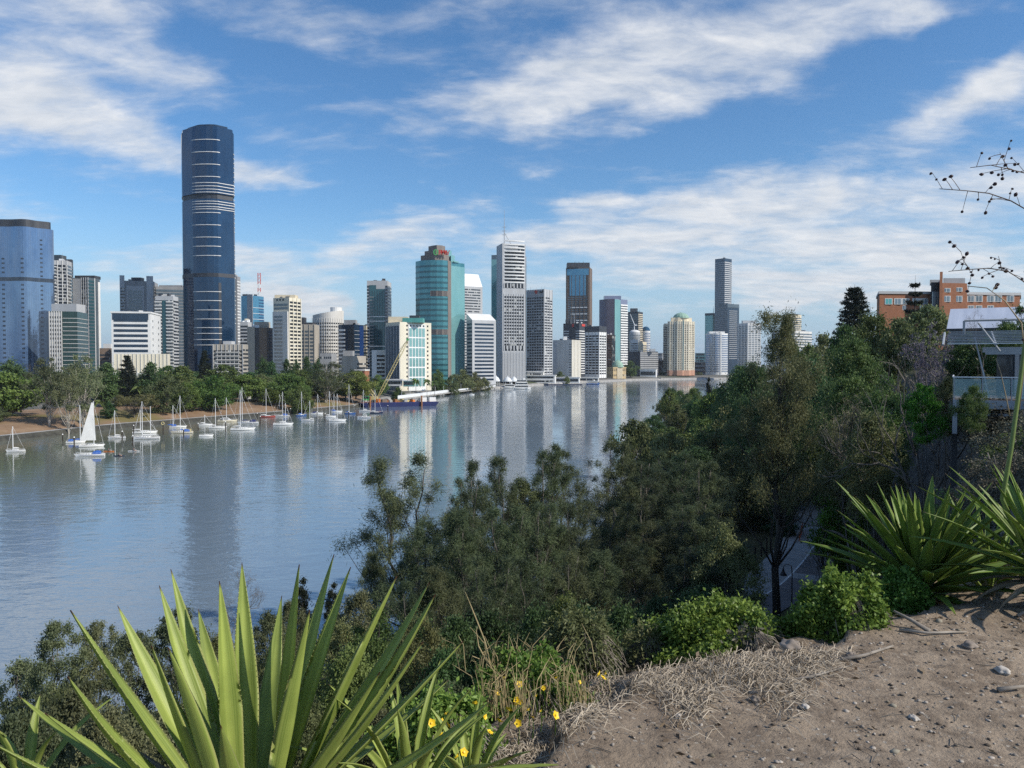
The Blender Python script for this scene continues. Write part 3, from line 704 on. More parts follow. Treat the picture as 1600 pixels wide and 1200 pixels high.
class Tower:
    def __init__(s, name, label, cat, poly, top, Y, z0=GZ, group=None):
        c, s.poly = local(poly); s.Y = Y; s.z0 = z0; s.cx = c
        s.t = thing(name, label, cat, (c.x, c.y, z0), 0, group); s.H = zrow(top, Y) - z0; TOWERS.append(s)
    def z(s, py): return zrow(py, s.Y) - s.z0
    def body(s, mat, z0=0, z1=None, name='wall', off=0.0, poly=None, zf=None):
        return MB().prism(grow(poly or s.poly, off) if off else (poly or s.poly), z0, zf or (s.H if z1 is None else z1)).build(name, mat, s.t)
    def edge(s, e, poly=None):
        P = poly or s.poly; a, b = Vector(P[e]), Vector(P[(e + 1) % len(P)]); d = (b - a); l = d.length; d /= l
        return a, d, Vector((d.y, -d.x)), l
    def panel(s, e, t0, t1, z0, z1, off, mat, name, th=.25, poly=None):
        a, d, n, l = s.edge(e, poly); p0, p1 = a + d * l * t0, a + d * l * t1
        q = [p0 + n * off, p1 + n * off, p1 - n * th, p0 - n * th]
        q = [q[3], q[2], q[1], q[0]]; q.reverse()
        return MB().prism(q, z0, z1).mesh(name, mat)
    def put(s, me, name, z=0, x=0, y=0): return link(name, me, s.t, (x, y, z))
    def bands(s, e, mat, fh=3.6, frac=.5, z0=4, z1=None, t0=0., t1=1., off=.15, name='window_band', phase=.3, skip=()):
        z1 = (s.H - 1.5) if z1 is None else z1; me = s.panel(e, t0, t1, 0, fh * frac, off, mat, name)
        n = int((z1 - z0) / fh)
        for k in range(n):
            if k in skip: continue
            s.put(me, name, z0 + k * fh + phase)
    def rings(s, mat, fh=3.6, frac=.5, z0=4, z1=None, off=.15, name='window_band', poly=None, skip=()):
        z1 = (s.H - 1.5) if z1 is None else z1; me = MB().prism(grow(poly or s.poly, off), 0, fh * frac).mesh(name, mat)
        for k in range(int((z1 - z0) / fh)):
            if k in skip: continue
            s.put(me, name, z0 + k * fh)
    def fins(s, e, mat, n, w=.5, z0=0, z1=None, t0=0., t1=1., off=.45, name='pilaster', poly=None, ends=True):
        z1 = s.H if z1 is None else z1; a, d, nn, l = s.edge(e, poly); hw = w / l / 2
        me = s.panel(e, t0, t0 + 2 * hw, z0, z1, off, mat, name, poly=poly); L = (t1 - t0) * l - w
        rng = range(n + 1) if ends else range(1, n)
        for k in rng: s.put(me, name, 0, d.x * L * k / n, d.y * L * k / n)
    def cells(s, e, mat, nx, nz_, w, h, z0, z1, t0=0., t1=1., off=.12, name='window'):
        a, d, nn, l = s.edge(e); hw = w / l; me = s.panel(e, t0, t0 + hw, 0, h, off, mat, name); L = (t1 - t0) * l - w
        for i in range(nx):
            for k in range(nz_):
                s.put(me, name, z0 + (z1 - z0 - h) * k / max(1, nz_ - 1), d.x * L * i / max(1, nx - 1), d.y * L * i / max(1, nx - 1))
    def balc(s, e, mat, fh=3.1, z0=4, z1=None, t0=0., t1=1., dep=1.2, h=1.0, name='balcony'):
        z1 = (s.H - 2) if z1 is None else z1; me = s.panel(e, t0, t1, 0, h, dep, mat, name)
        for k in range(int((z1 - z0) / fh)): s.put(me, name, z0 + k * fh)
    def roofbox(s, px0, px1, py, mat, name='plant_room', back=.5, deep=8, z0=None):
        Y = s.Y + 4 + back * 10; x0, x1 = (px0 - 800) / RES * Y, (px1 - 800) / RES * Y; z0 = s.H - .2 if z0 is None else z0
        z1 = zrow(py, Y) - s.z0
        return MB().box(((x0 + x1) / 2 - s.cx.x, Y + deep / 2 - s.cx.y, (z0 + z1) / 2), (x1 - x0, deep, z1 - z0)).build(name, mat, s.t)
    def parapet(s, mat, h=1.2, off=.25, name='parapet'):
        return MB().prism(grow(s.poly, off), s.H - h, s.H + .35).build(name, mat, s.t)
    def mast(s, px, py, r=.5, mat=None, name='mast', z0=None):
        Y = s.Y + 6; x = (px - 800) / RES * Y - s.cx.x; y = Y - s.cx.y; z0 = s.H if z0 is None else z0; z1 = zrow(py, Y) - s.z0
        return MB().tube([(x, y, z0 - 1), (x, y, z0 + (z1 - z0) * .5), (x, y, z1)], [r, r * .7, r * .25], 6).build(name, mat or metal_g, s.t), x, y, z1
def arc_poly(xl, xr, Y, bulge, depth, n=14):
    """footprint with a rounded front between two columns, bulging towards the viewer"""
    x0, x1 = (xl - 800) / RES * Y, (xr - 800) / RES * Y; a = math.atan2((xl + xr) / 2 - 800, RES)
    c = Vector(((x0 + x1) / 2, Y)); w = (x1 - x0) / 2 * math.cos(a) ** 0; r = Vector((math.cos(a), -math.sin(a))); f = Vector((math.sin(a), math.cos(a)))
    P = []
    for i in range(n + 1):
        t = -1 + 2 * i / n; P.append(c + r * w * t * math.cos(a) + f * (bulge * t * t))
    P += [c + r * w * math.cos(a) + f * (bulge + depth), c - r * w * math.cos(a) + f * (bulge + depth)]
    return P

def city():
    CG = 'towers of the city skyline'
    # -- pale blue glass tower at the left edge
    Y = 700; c = Vector(((24 - 800) / RES * Y, Y + 16)); pts = []
    for i in range(72):
        a = 2 * math.pi * i / 72; rr = 1 + .08 * math.cos(6 * a + .4); pts.append((c.x + 25.2 * rr * math.cos(a) * 1.0, c.y + 20 * rr * math.sin(a)))
    T = Tower('glass_tower', 'pale blue curved glass tower with a dark crown at the skyline left end', 'skyscraper', pts, 356, Y, group=CG)
    T.body(g_blue); T.body(g_slot, T.z(440), T.z(434), 'service_floor', .05)
    T.body(dgrey, T.H - .5, T.z(344), 'crown', -2.2)
    P = T.poly; fh = 3.5
    for (deg, w, za, zb) in ((-30, 3, 372, 432), (-70, 3.4, 403, 428), (-112, 3.4, 403, 428), (-70, 3.4, 446, 560), (-112, 3.4, 446, 560), (-143, 3, 372, 428), (-30, 2.5, 446, 560)):
        i = int(round((deg % 360) / 5)) % 72
        me = T.panel(i, 0, min(1, w / T.edge(i)[3]), 0, 1.5, .12, g_slot, 'slot_window'); z = T.z(zb)
        while z < T.z(za): T.put(me, 'slot_window', z); z += 4.1
    # -- apartment tower behind it
    T = Tower('apartment_tower', 'balcony apartment tower with a dark fin, just right of the pale blue glass tower', 'skyscraper', corner_box(70, 108, 116, 790, 15, 20), 408, 790, group=CG)
    T.body(lgrey); T.bands(3, g_dark, 3.4, .62, 4); T.balc(3, white, 3.4, t0=.1, t1=.55, dep=1.3, h=.9); T.fins(3, white, 5, .7); T.bands(0, g_dark, 3.4, .6)
    T.body(dgrey, 0, T.z(403), 'fin', poly=[(p[0] * .25 + T.poly[1][0] * .75, p[1] * .25 + T.poly[1][1] * .75) for p in T.poly]); T.roofbox(82, 98, 399, g_grey, deep=10)
    T = Tower('office_tower', 'low bottle green glass office block with thin pale floor lines and a concrete crown', 'office building', corner_box(78, 122, 135, 660, 18, 26), 487, 660, group=CG)
    T.body(g_green); T.bands(3, offw, 3.6, .12, 2, t0=.48, t1=1, name='floor_slab', off=.3); T.bands(0, offw, 3.6, .12, 2, name='floor_slab', off=.3)
    T.put(T.panel(3, 0, .46, 0, T.H - 1, .15, lgrey, 'concrete_wall'), 'concrete_wall'); T.bands(3, g_dark, 3.6, .5, 2, t0=.02, t1=.45, off=.25); T.fins(3, offw, 5, .7, t0=0, t1=.46, off=.6)
    T.roofbox(82, 121, 475, lgrey, 'crown', 0, 14)
    T = Tower('glass_tower', 'blue grey tower with blank concrete left side and white right edge', 'skyscraper', corner_box(116, 140, 158, 800, 40), 434, 800, group=CG)
    T.body(g_grey); T.panel; T.put(T.panel(3, 0, .52, 0, T.H - 1, .3, lgrey, 'blank_wall'), 'blank_wall'); T.bands(3, g_dark, 3.5, .6, 4, t0=.54, t1=1)
    T.fins(3, lgrey, 3, .5, t0=.54, t1=1); T.put(T.panel(0, .82, 1, 0, T.H * .97, .5, white, 'edge_wall'), 'edge_wall'); T.bands(0, g_teald, 3.5, .55, t0=.02, t1=.5)
    T.put(T.panel(0, .52, .56, 0, T.H, .4, white, 'edge_wall'), 'edge_wall'); T.roofbox(119, 150, 431, dgrey, deep=12)
    # -- brown bit + white office
    T = Tower('office_block', 'small brown office block showing between the blue grey tower and the white office', 'office building', corner_box(156, 172, 178, 760, 12, 20), 544, 760)
    T.body(brownw); T.bands(3, g_dark, 3.5, .5); T.roofbox(162, 174, 537, white)
    T = Tower('apartment_tower', 'grey green apartment tower with a raised frame round its top, behind the white office', 'skyscraper', corner_box(189, 241, 247, 860, 10, 30), 440, 860, group=CG)
    T.body(greyc); T.put(T.panel(3, .0, .14, 0, T.z(432), .4, lgrey, 'frame_wall'), 'frame_wall'); T.put(T.panel(3, .8, 1, 0, T.z(432), .4, lgrey, 'frame_wall'), 'frame_wall')
    T.put(T.panel(3, .2, .72, 0, T.z(448), .6, lgrey, 'panel_wall'), 'panel_wall'); T.bands(3, g_grey, 3.3, .62, 4, T.z(452), t0=.24, t1=.68, off=.75); T.fins(3, lgrey, 3, .4, 0, T.z(450), .24, .68, .9)
    T.bands(3, g_dark, 3.3, .5, 4, t0=.02, t1=.14, off=.5, z1=T.z(448)); T.bands(0, g_dark, 3.3, .5); T.roofbox(207, 222, 434, dgrey)
    T = Tower('office_block', 'white office block with dark ribbon windows, standing above the gardens', 'office building', corner_box(175, 236, 252, 620, 14), 488, 620, group=CG)
    T.body(white); T.bands(3, g_navy, 4.05, .52, 6, T.H - 3.5, t0=.06, t1=.93); T.put(T.panel(3, .03, .95, T.H - 6.2, T.H - .9, .3, g_navy, 'top_window'), 'top_window'); T.cells(0, g_dark, 2, 11, 1.6, 1.8, 6, T.H - 6, .2, .8); T.parapet(white, 1, .5)
    T = Tower('podium_building', 'long low cream podium with a thin roof slab, in front of the white office', 'building', corner_box(178, 262, 268, 600, 8, 14), 553, 600)
    T.body(cream2); T.fins(3, offw, 14, .3); T.put(T.panel(3, 0, 1, T.H * .42, T.H * .5, .6, white, 'ledge'), 'ledge'); T.bands(3, g_dark, 6, .3, 1, 8, t0=.02, t1=.98)
    T = Tower('office_tower', 'plain dark grey slab tower behind the balcony apartments, left of the tallest tower', 'skyscraper', corner_box(245, 296, 300, 880, 8, 25), 449, 880, group=CG)
    T.body(greyc); T.bands(3, g_grey, 3.6, .7, 5); T.roofbox(250, 290, 446, greyc)
    T = Tower('apartment_tower', 'white balcony apartment tower with a curved green glass bay, left of the tallest tower', 'skyscraper', corner_box(244, 272, 280, 720, 22), 463, 720, group=CG)
    T.body(lgrey); T.bands(3, g_dark, 3.1, .55, 4); T.balc(3, white, 3.1, t0=.0, t1=.36, dep=1.6, h=1.0); T.balc(3, white, 3.1, t0=.62, t1=1, dep=1.4, h=1.0)
    T.put(T.panel(3, .4, .6, 0, T.H - 4, .7, g_teald, 'glass_bay'), 'glass_bay'); T.bands(0, g_dark, 3.1, .5); T.roofbox(249, 266, 459, dgrey)
    # -- the tallest tower
    Y = 782; L = lambda px, d=0: Vector(((px - 800) / RES * (Y + d), Y + d)); pts = [L(304, 3), L(309, 1.0), L(316, 0), L(326, -.7), L(336, -.2), L(343, 1), L(347, 3), L(367.5, 13), L(369, 17), L(366, 40), L(300, 48), L(288, 34), L(287, 22), L(288, 14)]
    T = Tower('skyscraper', 'tallest tower of the skyline, dark navy glass with thin white ledges and rounded corners', 'skyscraper', pts, 203, Y, group=CG)
    T.body(g_sky, 0, T.z(312), 'lower_glazing'); T.body(dgrey, T.z(312) - .1, T.z(304) + .1, 'service_floor', -1.2); T.body(g_sky, T.z(304), T.z(205), 'upper_glazing')
    T.body(g_sky, T.z(205) - .1, T.z(200), 'crown', -1.0); T.body(g_navy, T.z(200) - .1, T.z(195), 'crown', -6)
    T.body(dgrey, T.z(433), T.z(427), 'service_floor', .15)
    front = [i for i in range(6)]
    P = T.poly
    def ledge(i0, i1, py, h=.62, off=.5, mat=white):
        a = grow(P, off); b = grow(P, -.3); q = [a[i] for i in range(i0, i1 + 1)] + [b[i] for i in range(i1, i0 - 1, -1)]
        MB().prism(q, T.z(py) - h / 2, T.z(py) + h / 2).build('ledge', mat, T.t)
    for py in (221, 240, 259, 278, 333.5, 352.5, 371.5, 385.5, 400, 456, 470, 484.5, 498.5, 512, 521, 530.5, 539): ledge(0, 6, py)
    for py in (287.5, 292.5, 297.5, 302, 316, 320, 324.5, 328): ledge(0, 8, py); 
    for k in range(40):
        if k % 10 in (8, 9): continue
        py = 238 + k * 7.2
        a = grow(P, .5); b = grow(P, -.3); MB().prism([a[7], a[8], b[8], b[7]], T.z(py) - .3, T.z(py) + .3).build('ledge', white, T.t)
    MB().prism([grow(P, .25)[i] for i in (5, 6)] + [grow(P, -.3)[i] for i in (6, 5)], T.z(560), T.z(442)).build('mullion', dgrey, T.t)
    # -- right of the tallest tower
    T = Tower('apartment_block', 'beige mid rise apartment block in front of the base of the tallest tower', 'apartment building', corner_box(333, 380, 388, 600, 14), 538, 600)
    T.body(beige); T.bands(3, g_darkq, 3.0, .5, 3, t0=.03, t1=.97); T.fins(3, lgrey, 7, .35, off=.5); T.balc(3, offw, 3.0, 3, t0=.1, t1=.9, dep=.8, h=.7); T.bands(0, g_darkq, 3, .5); T.roofbox(349, 362, 533, lgrey)
    T = Tower('office_tower', 'narrow grey tower edge peeping out behind the right side of the tallest tower', 'skyscraper', corner_box(358, 372, 377, 900, 22), 432, 900)
    T.body(greyc); T.bands(0, white, 3.5, .35, name='floor_slab')
    T = Tower('office_tower', 'grey walled tower with bright cyan glass side, under the red and white mast', 'skyscraper', corner_box(378, 396, 413, 940, 42), 462, 940, group=CG)
    T.body(g_cyan); T.put(T.panel(3, .52, 1, 0, T.H + 1.5, .4, lgrey, 'blank_wall'), 'blank_wall'); T.bands(0, g_royal, 3.6, .3, 5, t0=.55, t1=1, off=.3); T.roofbox(380, 386, 460, dgrey)
    T.bands(0, white, 7, .06, 5, off=.3, name='floor_slab')
    t = thing('lattice_mast', 'slim red and white lattice mast on top of the cyan glass tower', 'mast', (*((lambda p: (p.x, p.y))(at(405, 440, 950))), zrow(462, 950)))
    h = zrow(427, 950) - zrow(462, 950)
    for k in range(6):
        mb = MB(); z0, z1 = h * k / 6, h * (k + 1) / 6
        for (a, b) in ((-1, -1), (1, -1), (1, 1), (-1, 1)): mb.tube([(a * 1.6, b * .8, z0), (a * 1.6, b * .8, z1)], .22, 4)
        mb.tube([(-1.6, -.8, z0), (1.6, -.8, z1)], .18, 4).tube([(1.6, .8, z0), (-1.6, .8, z1)], .18, 4); mb.build('mast_section', red_p if k > 3 or k % 2 else metal_w, t)
    T = Tower('office_block', 'brown and grey office block with alternating dark strips, left of the cream tower', 'office building', corner_box(387, 418, 431, 700, 30), 512, 700)
    T.body(dgrey); T.put(T.panel(3, .62, 1, 0, T.H, .4, brownw, 'brown_wall'), 'brown_wall'); T.put(T.panel(3, 0, .38, 0, T.H + 1, .4, beige, 'grey_wall'), 'grey_wall'); T.put(T.panel(0, 0, 1, 0, T.H - 1, .2, g_navy, 'glazing'), 'glazing'); T.roofbox(398, 419, 503, beige)
    T = Tower('office_block', 'small white edged block squeezed between the brown block and the tallest tower', 'office building', corner_box(376, 388, 394, 760, 20), 503, 760); T.body(lgrey); T.bands(3, g_dark, 3.3, .5); T.roofbox(383, 386, 498, cream2)
    T = Tower('apartment_tower', 'cream stepped apartment tower with a sunlit grid of openings', 'apartment building', corner_box(428, 452, 471, 680, 40), 465, 680, group=CG)
    T.body(cream2); T.put(T.panel(3, 0.02, .98, 0, T.z(487), 1.5, offw, 'grey_wall'), 'grey_wall'); T.bands(3, g_grey, 3.2, .55, 4, T.z(490), t0=.12, t1=.66, off=1.7); T.bands(3, g_grey, 3.2, .6, T.z(484), T.z(470), t0=.05, t1=.95, off=.3)
    T.bands(0, g_darkq, 3.2, .55, 4, t0=.04, t1=.98); T.fins(0, cream2, 3, .8, off=.5); T.cells(3, g_dark, 3, 1, 2, 2, T.z(470), T.z(466), .2, .7); T.roofbox(430, 462, 461, cream, deep=10)
    T = Tower('apartment_block', 'beige concrete block with recessed bands, right of the cream stepped tower', 'apartment building', corner_box(468, 492, 496, 730, 14, 18), 507, 730)
    T.body(beige); T.bands(3, g_grey, 3.4, .5, 3, t0=.05, t1=.95); T.fins(3, beige, 3, .6); T.roofbox(469, 476, 496, dgrey); T.roofbox(478, 491, 504, dgrey)
    T = Tower('round_building', 'rounded pale block with a grid of dark windows and a roof drum', 'building', arc_poly(489, 538, 770, 10, 18), 486, 770, group=CG)
    T.body(offw, zf=lambda x, y: T.z(492) + (x + 15) * .17); T.rings(g_darkq, 3.35, .42, 4, T.z(497), .1)
    for i in range(0, 14): T.put(T.panel(i, 0, .22, 0, T.z(497), .3, offw, 'pilaster'), 'pilaster')
    mb = MB().lathe([(6, 0), (6, 7)], 16, ((526 - 800) / RES * 785 - T.cx.x, 785 - T.cx.y, T.z(490))); mb.build('roof_drum', white, T.t)
    T = Tower('office_block', 'stepped office block with white bands and a royal blue glass edge', 'office building', corner_box(529, 554, 568, 730, 32), 507, 730, group=CG)
    T.body(g_navy); T.bands(3, white, 3.7, .42, 4, t0=.02, t1=.42, name='floor_slab', off=.35); T.put(T.panel(3, .62, .98, 0, T.z(512), .3, g_dark, 'glazing'), 'glazing'); T.put(T.panel(0, .55, 1, 0, T.H - 1, .3, g_royal, 'blue_edge'), 'blue_edge'); T.bands(0, lgrey, 3.7, .08, 4, t0=0, t1=.55, name='floor_slab', off=.3); T.roofbox(538, 556, 500, greyc); T.roofbox(552, 560, 505, lgrey)
    T = Tower('concrete_building', 'blank concrete block with a stepped top in front of the rounded hotel block', 'building', corner_box(534, 552, 572, 640, 35), 556, 640)
    T.body(beige); T.bands(0, g_darkq, 3.4, .45, 3, t0=.3, t1=.97); T.roofbox(536, 551, 548, greyc)
    T = Tower('government_building', 'low grey stone building with small windows right of the beige concrete block', 'building', corner_box(500, 518, 524, 690, 14, 20), 552, 690); T.body(greyc); T.cells(3, g_dark, 6, 4, 1.2, 1.8, 5, T.H - 3)
    T = Tower('brick_house', 'small red brick building with white window row near the jetty', 'building', corner_box(553, 570, 577, 560, 20), 578, 560)
    T.body(redbrick); T.cells(3, g_dark, 4, 1, 1.2, 1.2, T.H - 3, T.H - 1.5, .1, .9); T.parapet(offw, .7, .3)
    T = Tower('dark_tower', 'dark slim glass tower with a pale concrete frame and two white ledges', 'skyscraper', corner_box(574, 606, 611, 800, 9, 26), 439, 800, group=CG)
    T.body(lgrey); T.put(T.panel(3, .13, .88, 0, T.z(452), .5, g_teald, 'glazing'), 'glazing'); T.put(T.panel(3, .12, .45, T.z(452), T.z(446), .5, g_teald, 'glazing'), 'glazing'); T.balc(3, greyc, 3.3, 4, T.z(458), .13, .32, 1.0, .7); T.bands(3, g_dark, 3.3, .6, 4, t0=.9, t1=1, off=.2); T.bands(3, g_dark, 3.3, .6, 4, t0=0, t1=.1, off=.2); T.bands(0, g_dark, 3.3, .6, 4)
    for py in (495, 502, 541): T.put(T.panel(3, .1, .9, T.z(py) - .4, T.z(py) + .4, .9, white, 'ledge'), 'ledge')
    T.fins(3, dgrey, 6, .25, 0, T.z(455), .14, .87, .7)
    T = Tower('office_block', 'narrow pale tower seen in the gap left of the dark slim tower', 'office building', corner_box(563, 573, 578, 860, 25), 509, 860); T.body(cream); T.bands(3, g_darkq, 3.5, .5); T.bands(0, g_darkq, 3.5, .5)
    T = Tower('white_block', 'small white ribbon windowed block at the foot of the dark slim tower', 'office building', corner_box(581, 588, 606, 620, 45), 547, 620)
    T.body(white); T.bands(0, g_darkq, 3.2, .5, 4, t0=.05, t1=.72); T.bands(0, g_darkq, 3.2, .5, 4, t0=.8, t1=.98)
    # -- hotel
    T = Tower('hotel', 'riverside hotel with teal roof, white window grid and cream side walls', 'hotel', corner_box(603, 625, 674, 600, 58), 503, 600, group=CG)
    T.body(cream2); T.put(T.panel(3, .04, .96, 0, T.H - 3, .3, g_grey, 'glazing'), 'glazing'); T.fins(3, lgrey, 5, .3, 0, T.H - 2, off=.5)
    T.put(T.panel(0, .26, .80, 0, T.H - 1.2, .5, white, 'grid_wall'), 'grid_wall'); zb = 3.4; hh = (T.H - 4.6 - zb) / 6
    hw = T.edge(0)[3] * .49 / 5; T.cells(0, g_tealp, 5, 6, hw * .80, hh - .9, zb, T.H - 4.6, .285, .775, .65)
    T.cells(0, g_dark, 5, 1, 1.3, 1.3, T.H - 3.4, T.H - 2, .30, .76, .65)
    T.cells(0, g_dark, 1, 15, 1.3, 1.4, 4, T.H - 2, .2, .235, .15); T.cells(0, g_dark, 1, 15, 1.3, 1.4, 4, T.H - 2, .86, .9, .15)
    T.roofbox(629, 661, 497, tealroof, 'roof', .0, 12); T.roofbox(607, 636, 495, cream, 'plant_room', 1.2, 12); T.roofbox(640, 655, 493, dgrey, 'plant_room', 1.2, 8)
    # -- teal tower with stepped crown
    Y = 760; L = lambda px, d=0: Vector(((px - 800) / RES * (Y + d), Y + d))
    pts = [L(650, 12), L(656, 6), L(664, 2.2), L(673, 0), L(683, -.6), L(692, .6), L(700, 4), L(703, 6), L(705, 14), L(726, 28), L(722, 52), L(652, 46)]
    T = Tower('teal_tower', 'rounded teal glass tower with a stepped taupe crown carrying a red sign', 'skyscraper', pts, 407, Y, group=CG)
    T.body(g_teal); T.rings(g_teald, 5.4, .36, 3, T.H - 1, .12, 'dark_band', T.poly[:8] + [(T.poly[7][0], T.poly[11][1])] + [T.poly[11]])
    cr = lambda i0, px0, px1, py0, py1, d0, mat, nm: MB().prism([(q.x - T.cx.x, q.y - T.cx.y) for q in [L(px0, 9 + d0), L(px0 + (px1 - px0) * .25, 3 + d0), L((px0 + px1) / 2, d0 - .2), L(px0 + (px1 - px0) * .8, 2 + d0), L(px1, 8 + d0), L(px1, 36), L(px0, 36)]], T.z(py0), T.z(py1)).build(nm, mat, T.t)
    cr(0, 658, 702, 408, 398, 1.5, taupe, 'crown'); cr(0, 664, 699, 398.2, 391, 2.5, taupe, 'crown'); cr(0, 670, 696, 391.2, 383, 3.5, taupe, 'crown')
    for (a, b, y1) in ((698, 706, 388), (705, 711, 396), (710, 717, 405)): MB().prism([(q.x - T.cx.x, q.y - T.cx.y) for q in [L(a, 14), L(b, 20), L(b, 40), L(a, 40)]], T.H - .2, T.z(y1)).build('crown_step', g_tealp, T.t)
    MB().prism([grow(T.poly, .2)[i] for i in (8, 9)] + [grow(T.poly, -.3)[i] for i in (9, 8)], 0, T.z(413)).build('side_glazing', g_tealp, T.t)
    MB().prism([grow(T.poly, .3)[i] for i in (6, 7, 8)] + [grow(T.poly, -.3)[i] for i in (8, 7, 6)], 0, T.H).build('corner_wall', taupe, T.t)
    for py0, py1 in ((463, 454.5), (523, 514.5)):
        for i in (3, 4, 5):
            T.put(T.panel(i, 0, 1, T.z(py0), T.z(py1), .2, taupe, 'vent_panel'), 'vent_panel'); T.fins(i, dgrey, 6, .35, T.z(py0), T.z(py1), 0, 1, .35, 'louvre', ends=False)
    sign_y = 758.6
    mb = MB()
    for k in range(16):
        a0, a1 = 6.28 * k / 16, 6.28 * (k + 1) / 16; w = lambda a, r: (math.cos(a) * r * .8, -.15 * (r > 2), math.sin(a) * r)
        b = len(mb.v); mb.v += [(math.cos(a0) * 2.6, 0, math.sin(a0) * 3), (math.cos(a1) * 2.6, 0, math.sin(a1) * 3), (math.cos(a1) * 1.6, 0, math.sin(a1) * 1.9), (math.cos(a0) * 1.6, 0, math.sin(a0) * 1.9)]; mb.face((b, b + 1, b + 2, b + 3))
    mb.box((.2, 0, .1), (3, .2, .8)); q = at(681, 394, sign_y + 1.4); o = mb.build('logo_ring', green_p, T.t); o.location = (q.x - T.cx.x, q.y - T.cx.y, q.z - T.z0)
    for k, ch in enumerate('RMWL'): letter(T, ch, 685.2 + k * 3.6, 397.2 + k * .35, sign_y + [1.2, 1.6, 2.4, 3.6][k], 6.2, red_p)
    # -- white wedge roofs
    def wedge(name, label, xl, xc, xr, ytl, ytr, Y, phi, wall, band, fh, frac, roofm):
        T = Tower(name, label, 'skyscraper', corner_box(xl, xc, xr, Y, phi), ytr, Y, group=CG); T.body(wall)
        T.bands(3, band, fh, frac, 4, T.H - 1, t0=.12, t1=.98); T.bands(0, band, fh, frac, 4, T.H - 1, t0=.1, t1=.9)
        P = T.poly; h = T.z(ytl) - T.H; mb = MB(); z = T.H
        mb.v = [(P[0][0], P[0][1], z), (P[1][0], P[1][1], z), (P[2][0], P[2][1], z + h), (P[3][0], P[3][1], z + h), (P[3][0], P[3][1], z), (P[2][0], P[2][1], z)]
        for f in ((0, 1, 2, 3), (0, 3, 4), (1, 5, 2), (4, 3, 2, 5)): mb.face(f)
        mb.build('sloped_roof', roofm, T.t); return T
    wedge('wedge_tower', 'white tower with a sloping white roof, behind the teal tower', 714, 720, 754, 426, 447, 1120, 62, lgrey, g_dark, 4.0, .42, white)
    wedge('wedge_tower', 'lower navy banded tower with a sloping white roof, beside the antenna tower', 729, 738, 775, 489, 500, 770, 62, lgrey, g_navy, 3.7, .5, white)
    # -- antenna tower
    Y = 900
    T = Tower('antenna_tower', 'grey concrete tower with curved balconies near its top and a tall antenna', 'skyscraper', corner_box(776, 785, 821, Y, 74), 381, Y, group=CG)
    T.body(lgrey); T.bands(0, g_darkq, 3.7, .55, T.z(545), T.z(459), t0=.06, t1=.94, off=.15); T.fins(0, lgrey, 8, .55, T.z(545), T.z(459), .06, .94, .4)
    for py0, py1 in ((450, 443), (548, 540)): T.put(T.panel(0, .05, .95, T.z(py0), T.z(py1), .2, g_darkq, 'plant_floor'), 'plant_floor'); T.fins(0, lgrey, 6, 1.4, T.z(py0), T.z(py1), .05, .95, .5)
    T.fins(0, lgrey, 14, .7, 0, T.z(550), .03, .97, .4, 'rib')
    T.bands(3, lgrey, 3.7, .5, 5, T.z(450), t0=.05, t1=.95, off=.25, name='floor_slab')
    a, d, n, l = T.edge(0)
    for k in range(13):
        z = T.z(442) + k * 4.0; bul = 2.6 * (.35 + .65 * abs(math.sin(k * 1.15))); q = [a + d * l * (.06 + .9 * i / 10) + n * (bul * math.sin(math.pi * i / 10) + .15) for i in range(11)] + [a + d * l * .96 - n * .3, a + d * l * .06 - n * .3]
        MB().prism(q, z, z + 1.5).build('balcony', white, T.t)
    T.bands(0, g_darkq, 4.0, .5, T.z(440), T.z(391), t0=.1, t1=.94, off=.12); T.cells(0, g_dark, 2, 1, 5, 6, T.z(392), T.z(384), .68, .95, .2, 'opening')
    m, x, y, z1 = T.mast(788, 329, .6, metal_g, 'antenna')
    for py in (356, 362, 368): 
        z = zrow(py, Y + 6) - T.z0; MB().tube([(x - 2.6, y, z), (x + 2.6, y, z)], .25, 4).build('antenna_arm', metal_g, T.t)
    MB().tube([(x, y, zrow(364, Y + 6) - T.z0), (x + 8, y, T.H - .5)], .3, 4).build('antenna_brace', metal_g, T.t)
    T = Tower('glass_tower', 'slab of pale blue green glass standing right behind the antenna tower', 'skyscraper', corner_box(768, 817, 824, 935, 10, 25), 398, 935); T.body(g_grey); T.put(T.panel(3, 0, .2, 0, T.z(405), .4, g_tealp, 'side_glazing'), 'side_glazing'); T.bands(3, g_tealp, 3.6, .5, 5, t0=.5)
    # -- banded tower with sign
    T = Tower('banded_tower', 'grey banded office tower with a red star sign on its parapet', 'skyscraper', corner_box(823, 850, 863, 990, 33), 452, 990, group=CG)
    T.body(lgrey); T.bands(3, g_darkq, 3.55, .56, 5, T.H - 8, t0=.02, t1=.98); T.fins(3, lgrey, 7, .5); T.bands(0, g_darkq, 3.55, .5, 5, T.H - 8, t0=.04, t1=.96); T.fins(0, lgrey, 3, .7)
    q = at(841, 455.5, 978); mb = MB()
    st = [(math.cos(math.pi / 2 + i * math.pi / 5) * (3.2 if i % 2 == 0 else 1.3), math.sin(math.pi / 2 + i * math.pi / 5) * (3.2 if i % 2 == 0 else 1.3)) for i in range(10)]
    mb.v = [(x, -.2, z) for x, z in st] + [(x, .2, z) for x, z in st]; mb.face(list(reversed(range(10)))); mb.face(range(10, 20))
    for i in range(10): mb.face((i, (i + 1) % 10, 10 + (i + 1) % 10, 10 + i))
    a, d, n, l = T.edge(3); p = a + d * l * .55 + n * .6; o = mb.build('star_logo', red_p, T.t); o.location = (p.x, p.y, T.H - 3.2); o.rotation_euler = (0, 0, math.atan2(d.y, d.x))
    for k, ch in enumerate('nab'): letter_on(T, 3, .73 + k * .085, T.H - 4.6, 4.6, ch, black_p, .6)
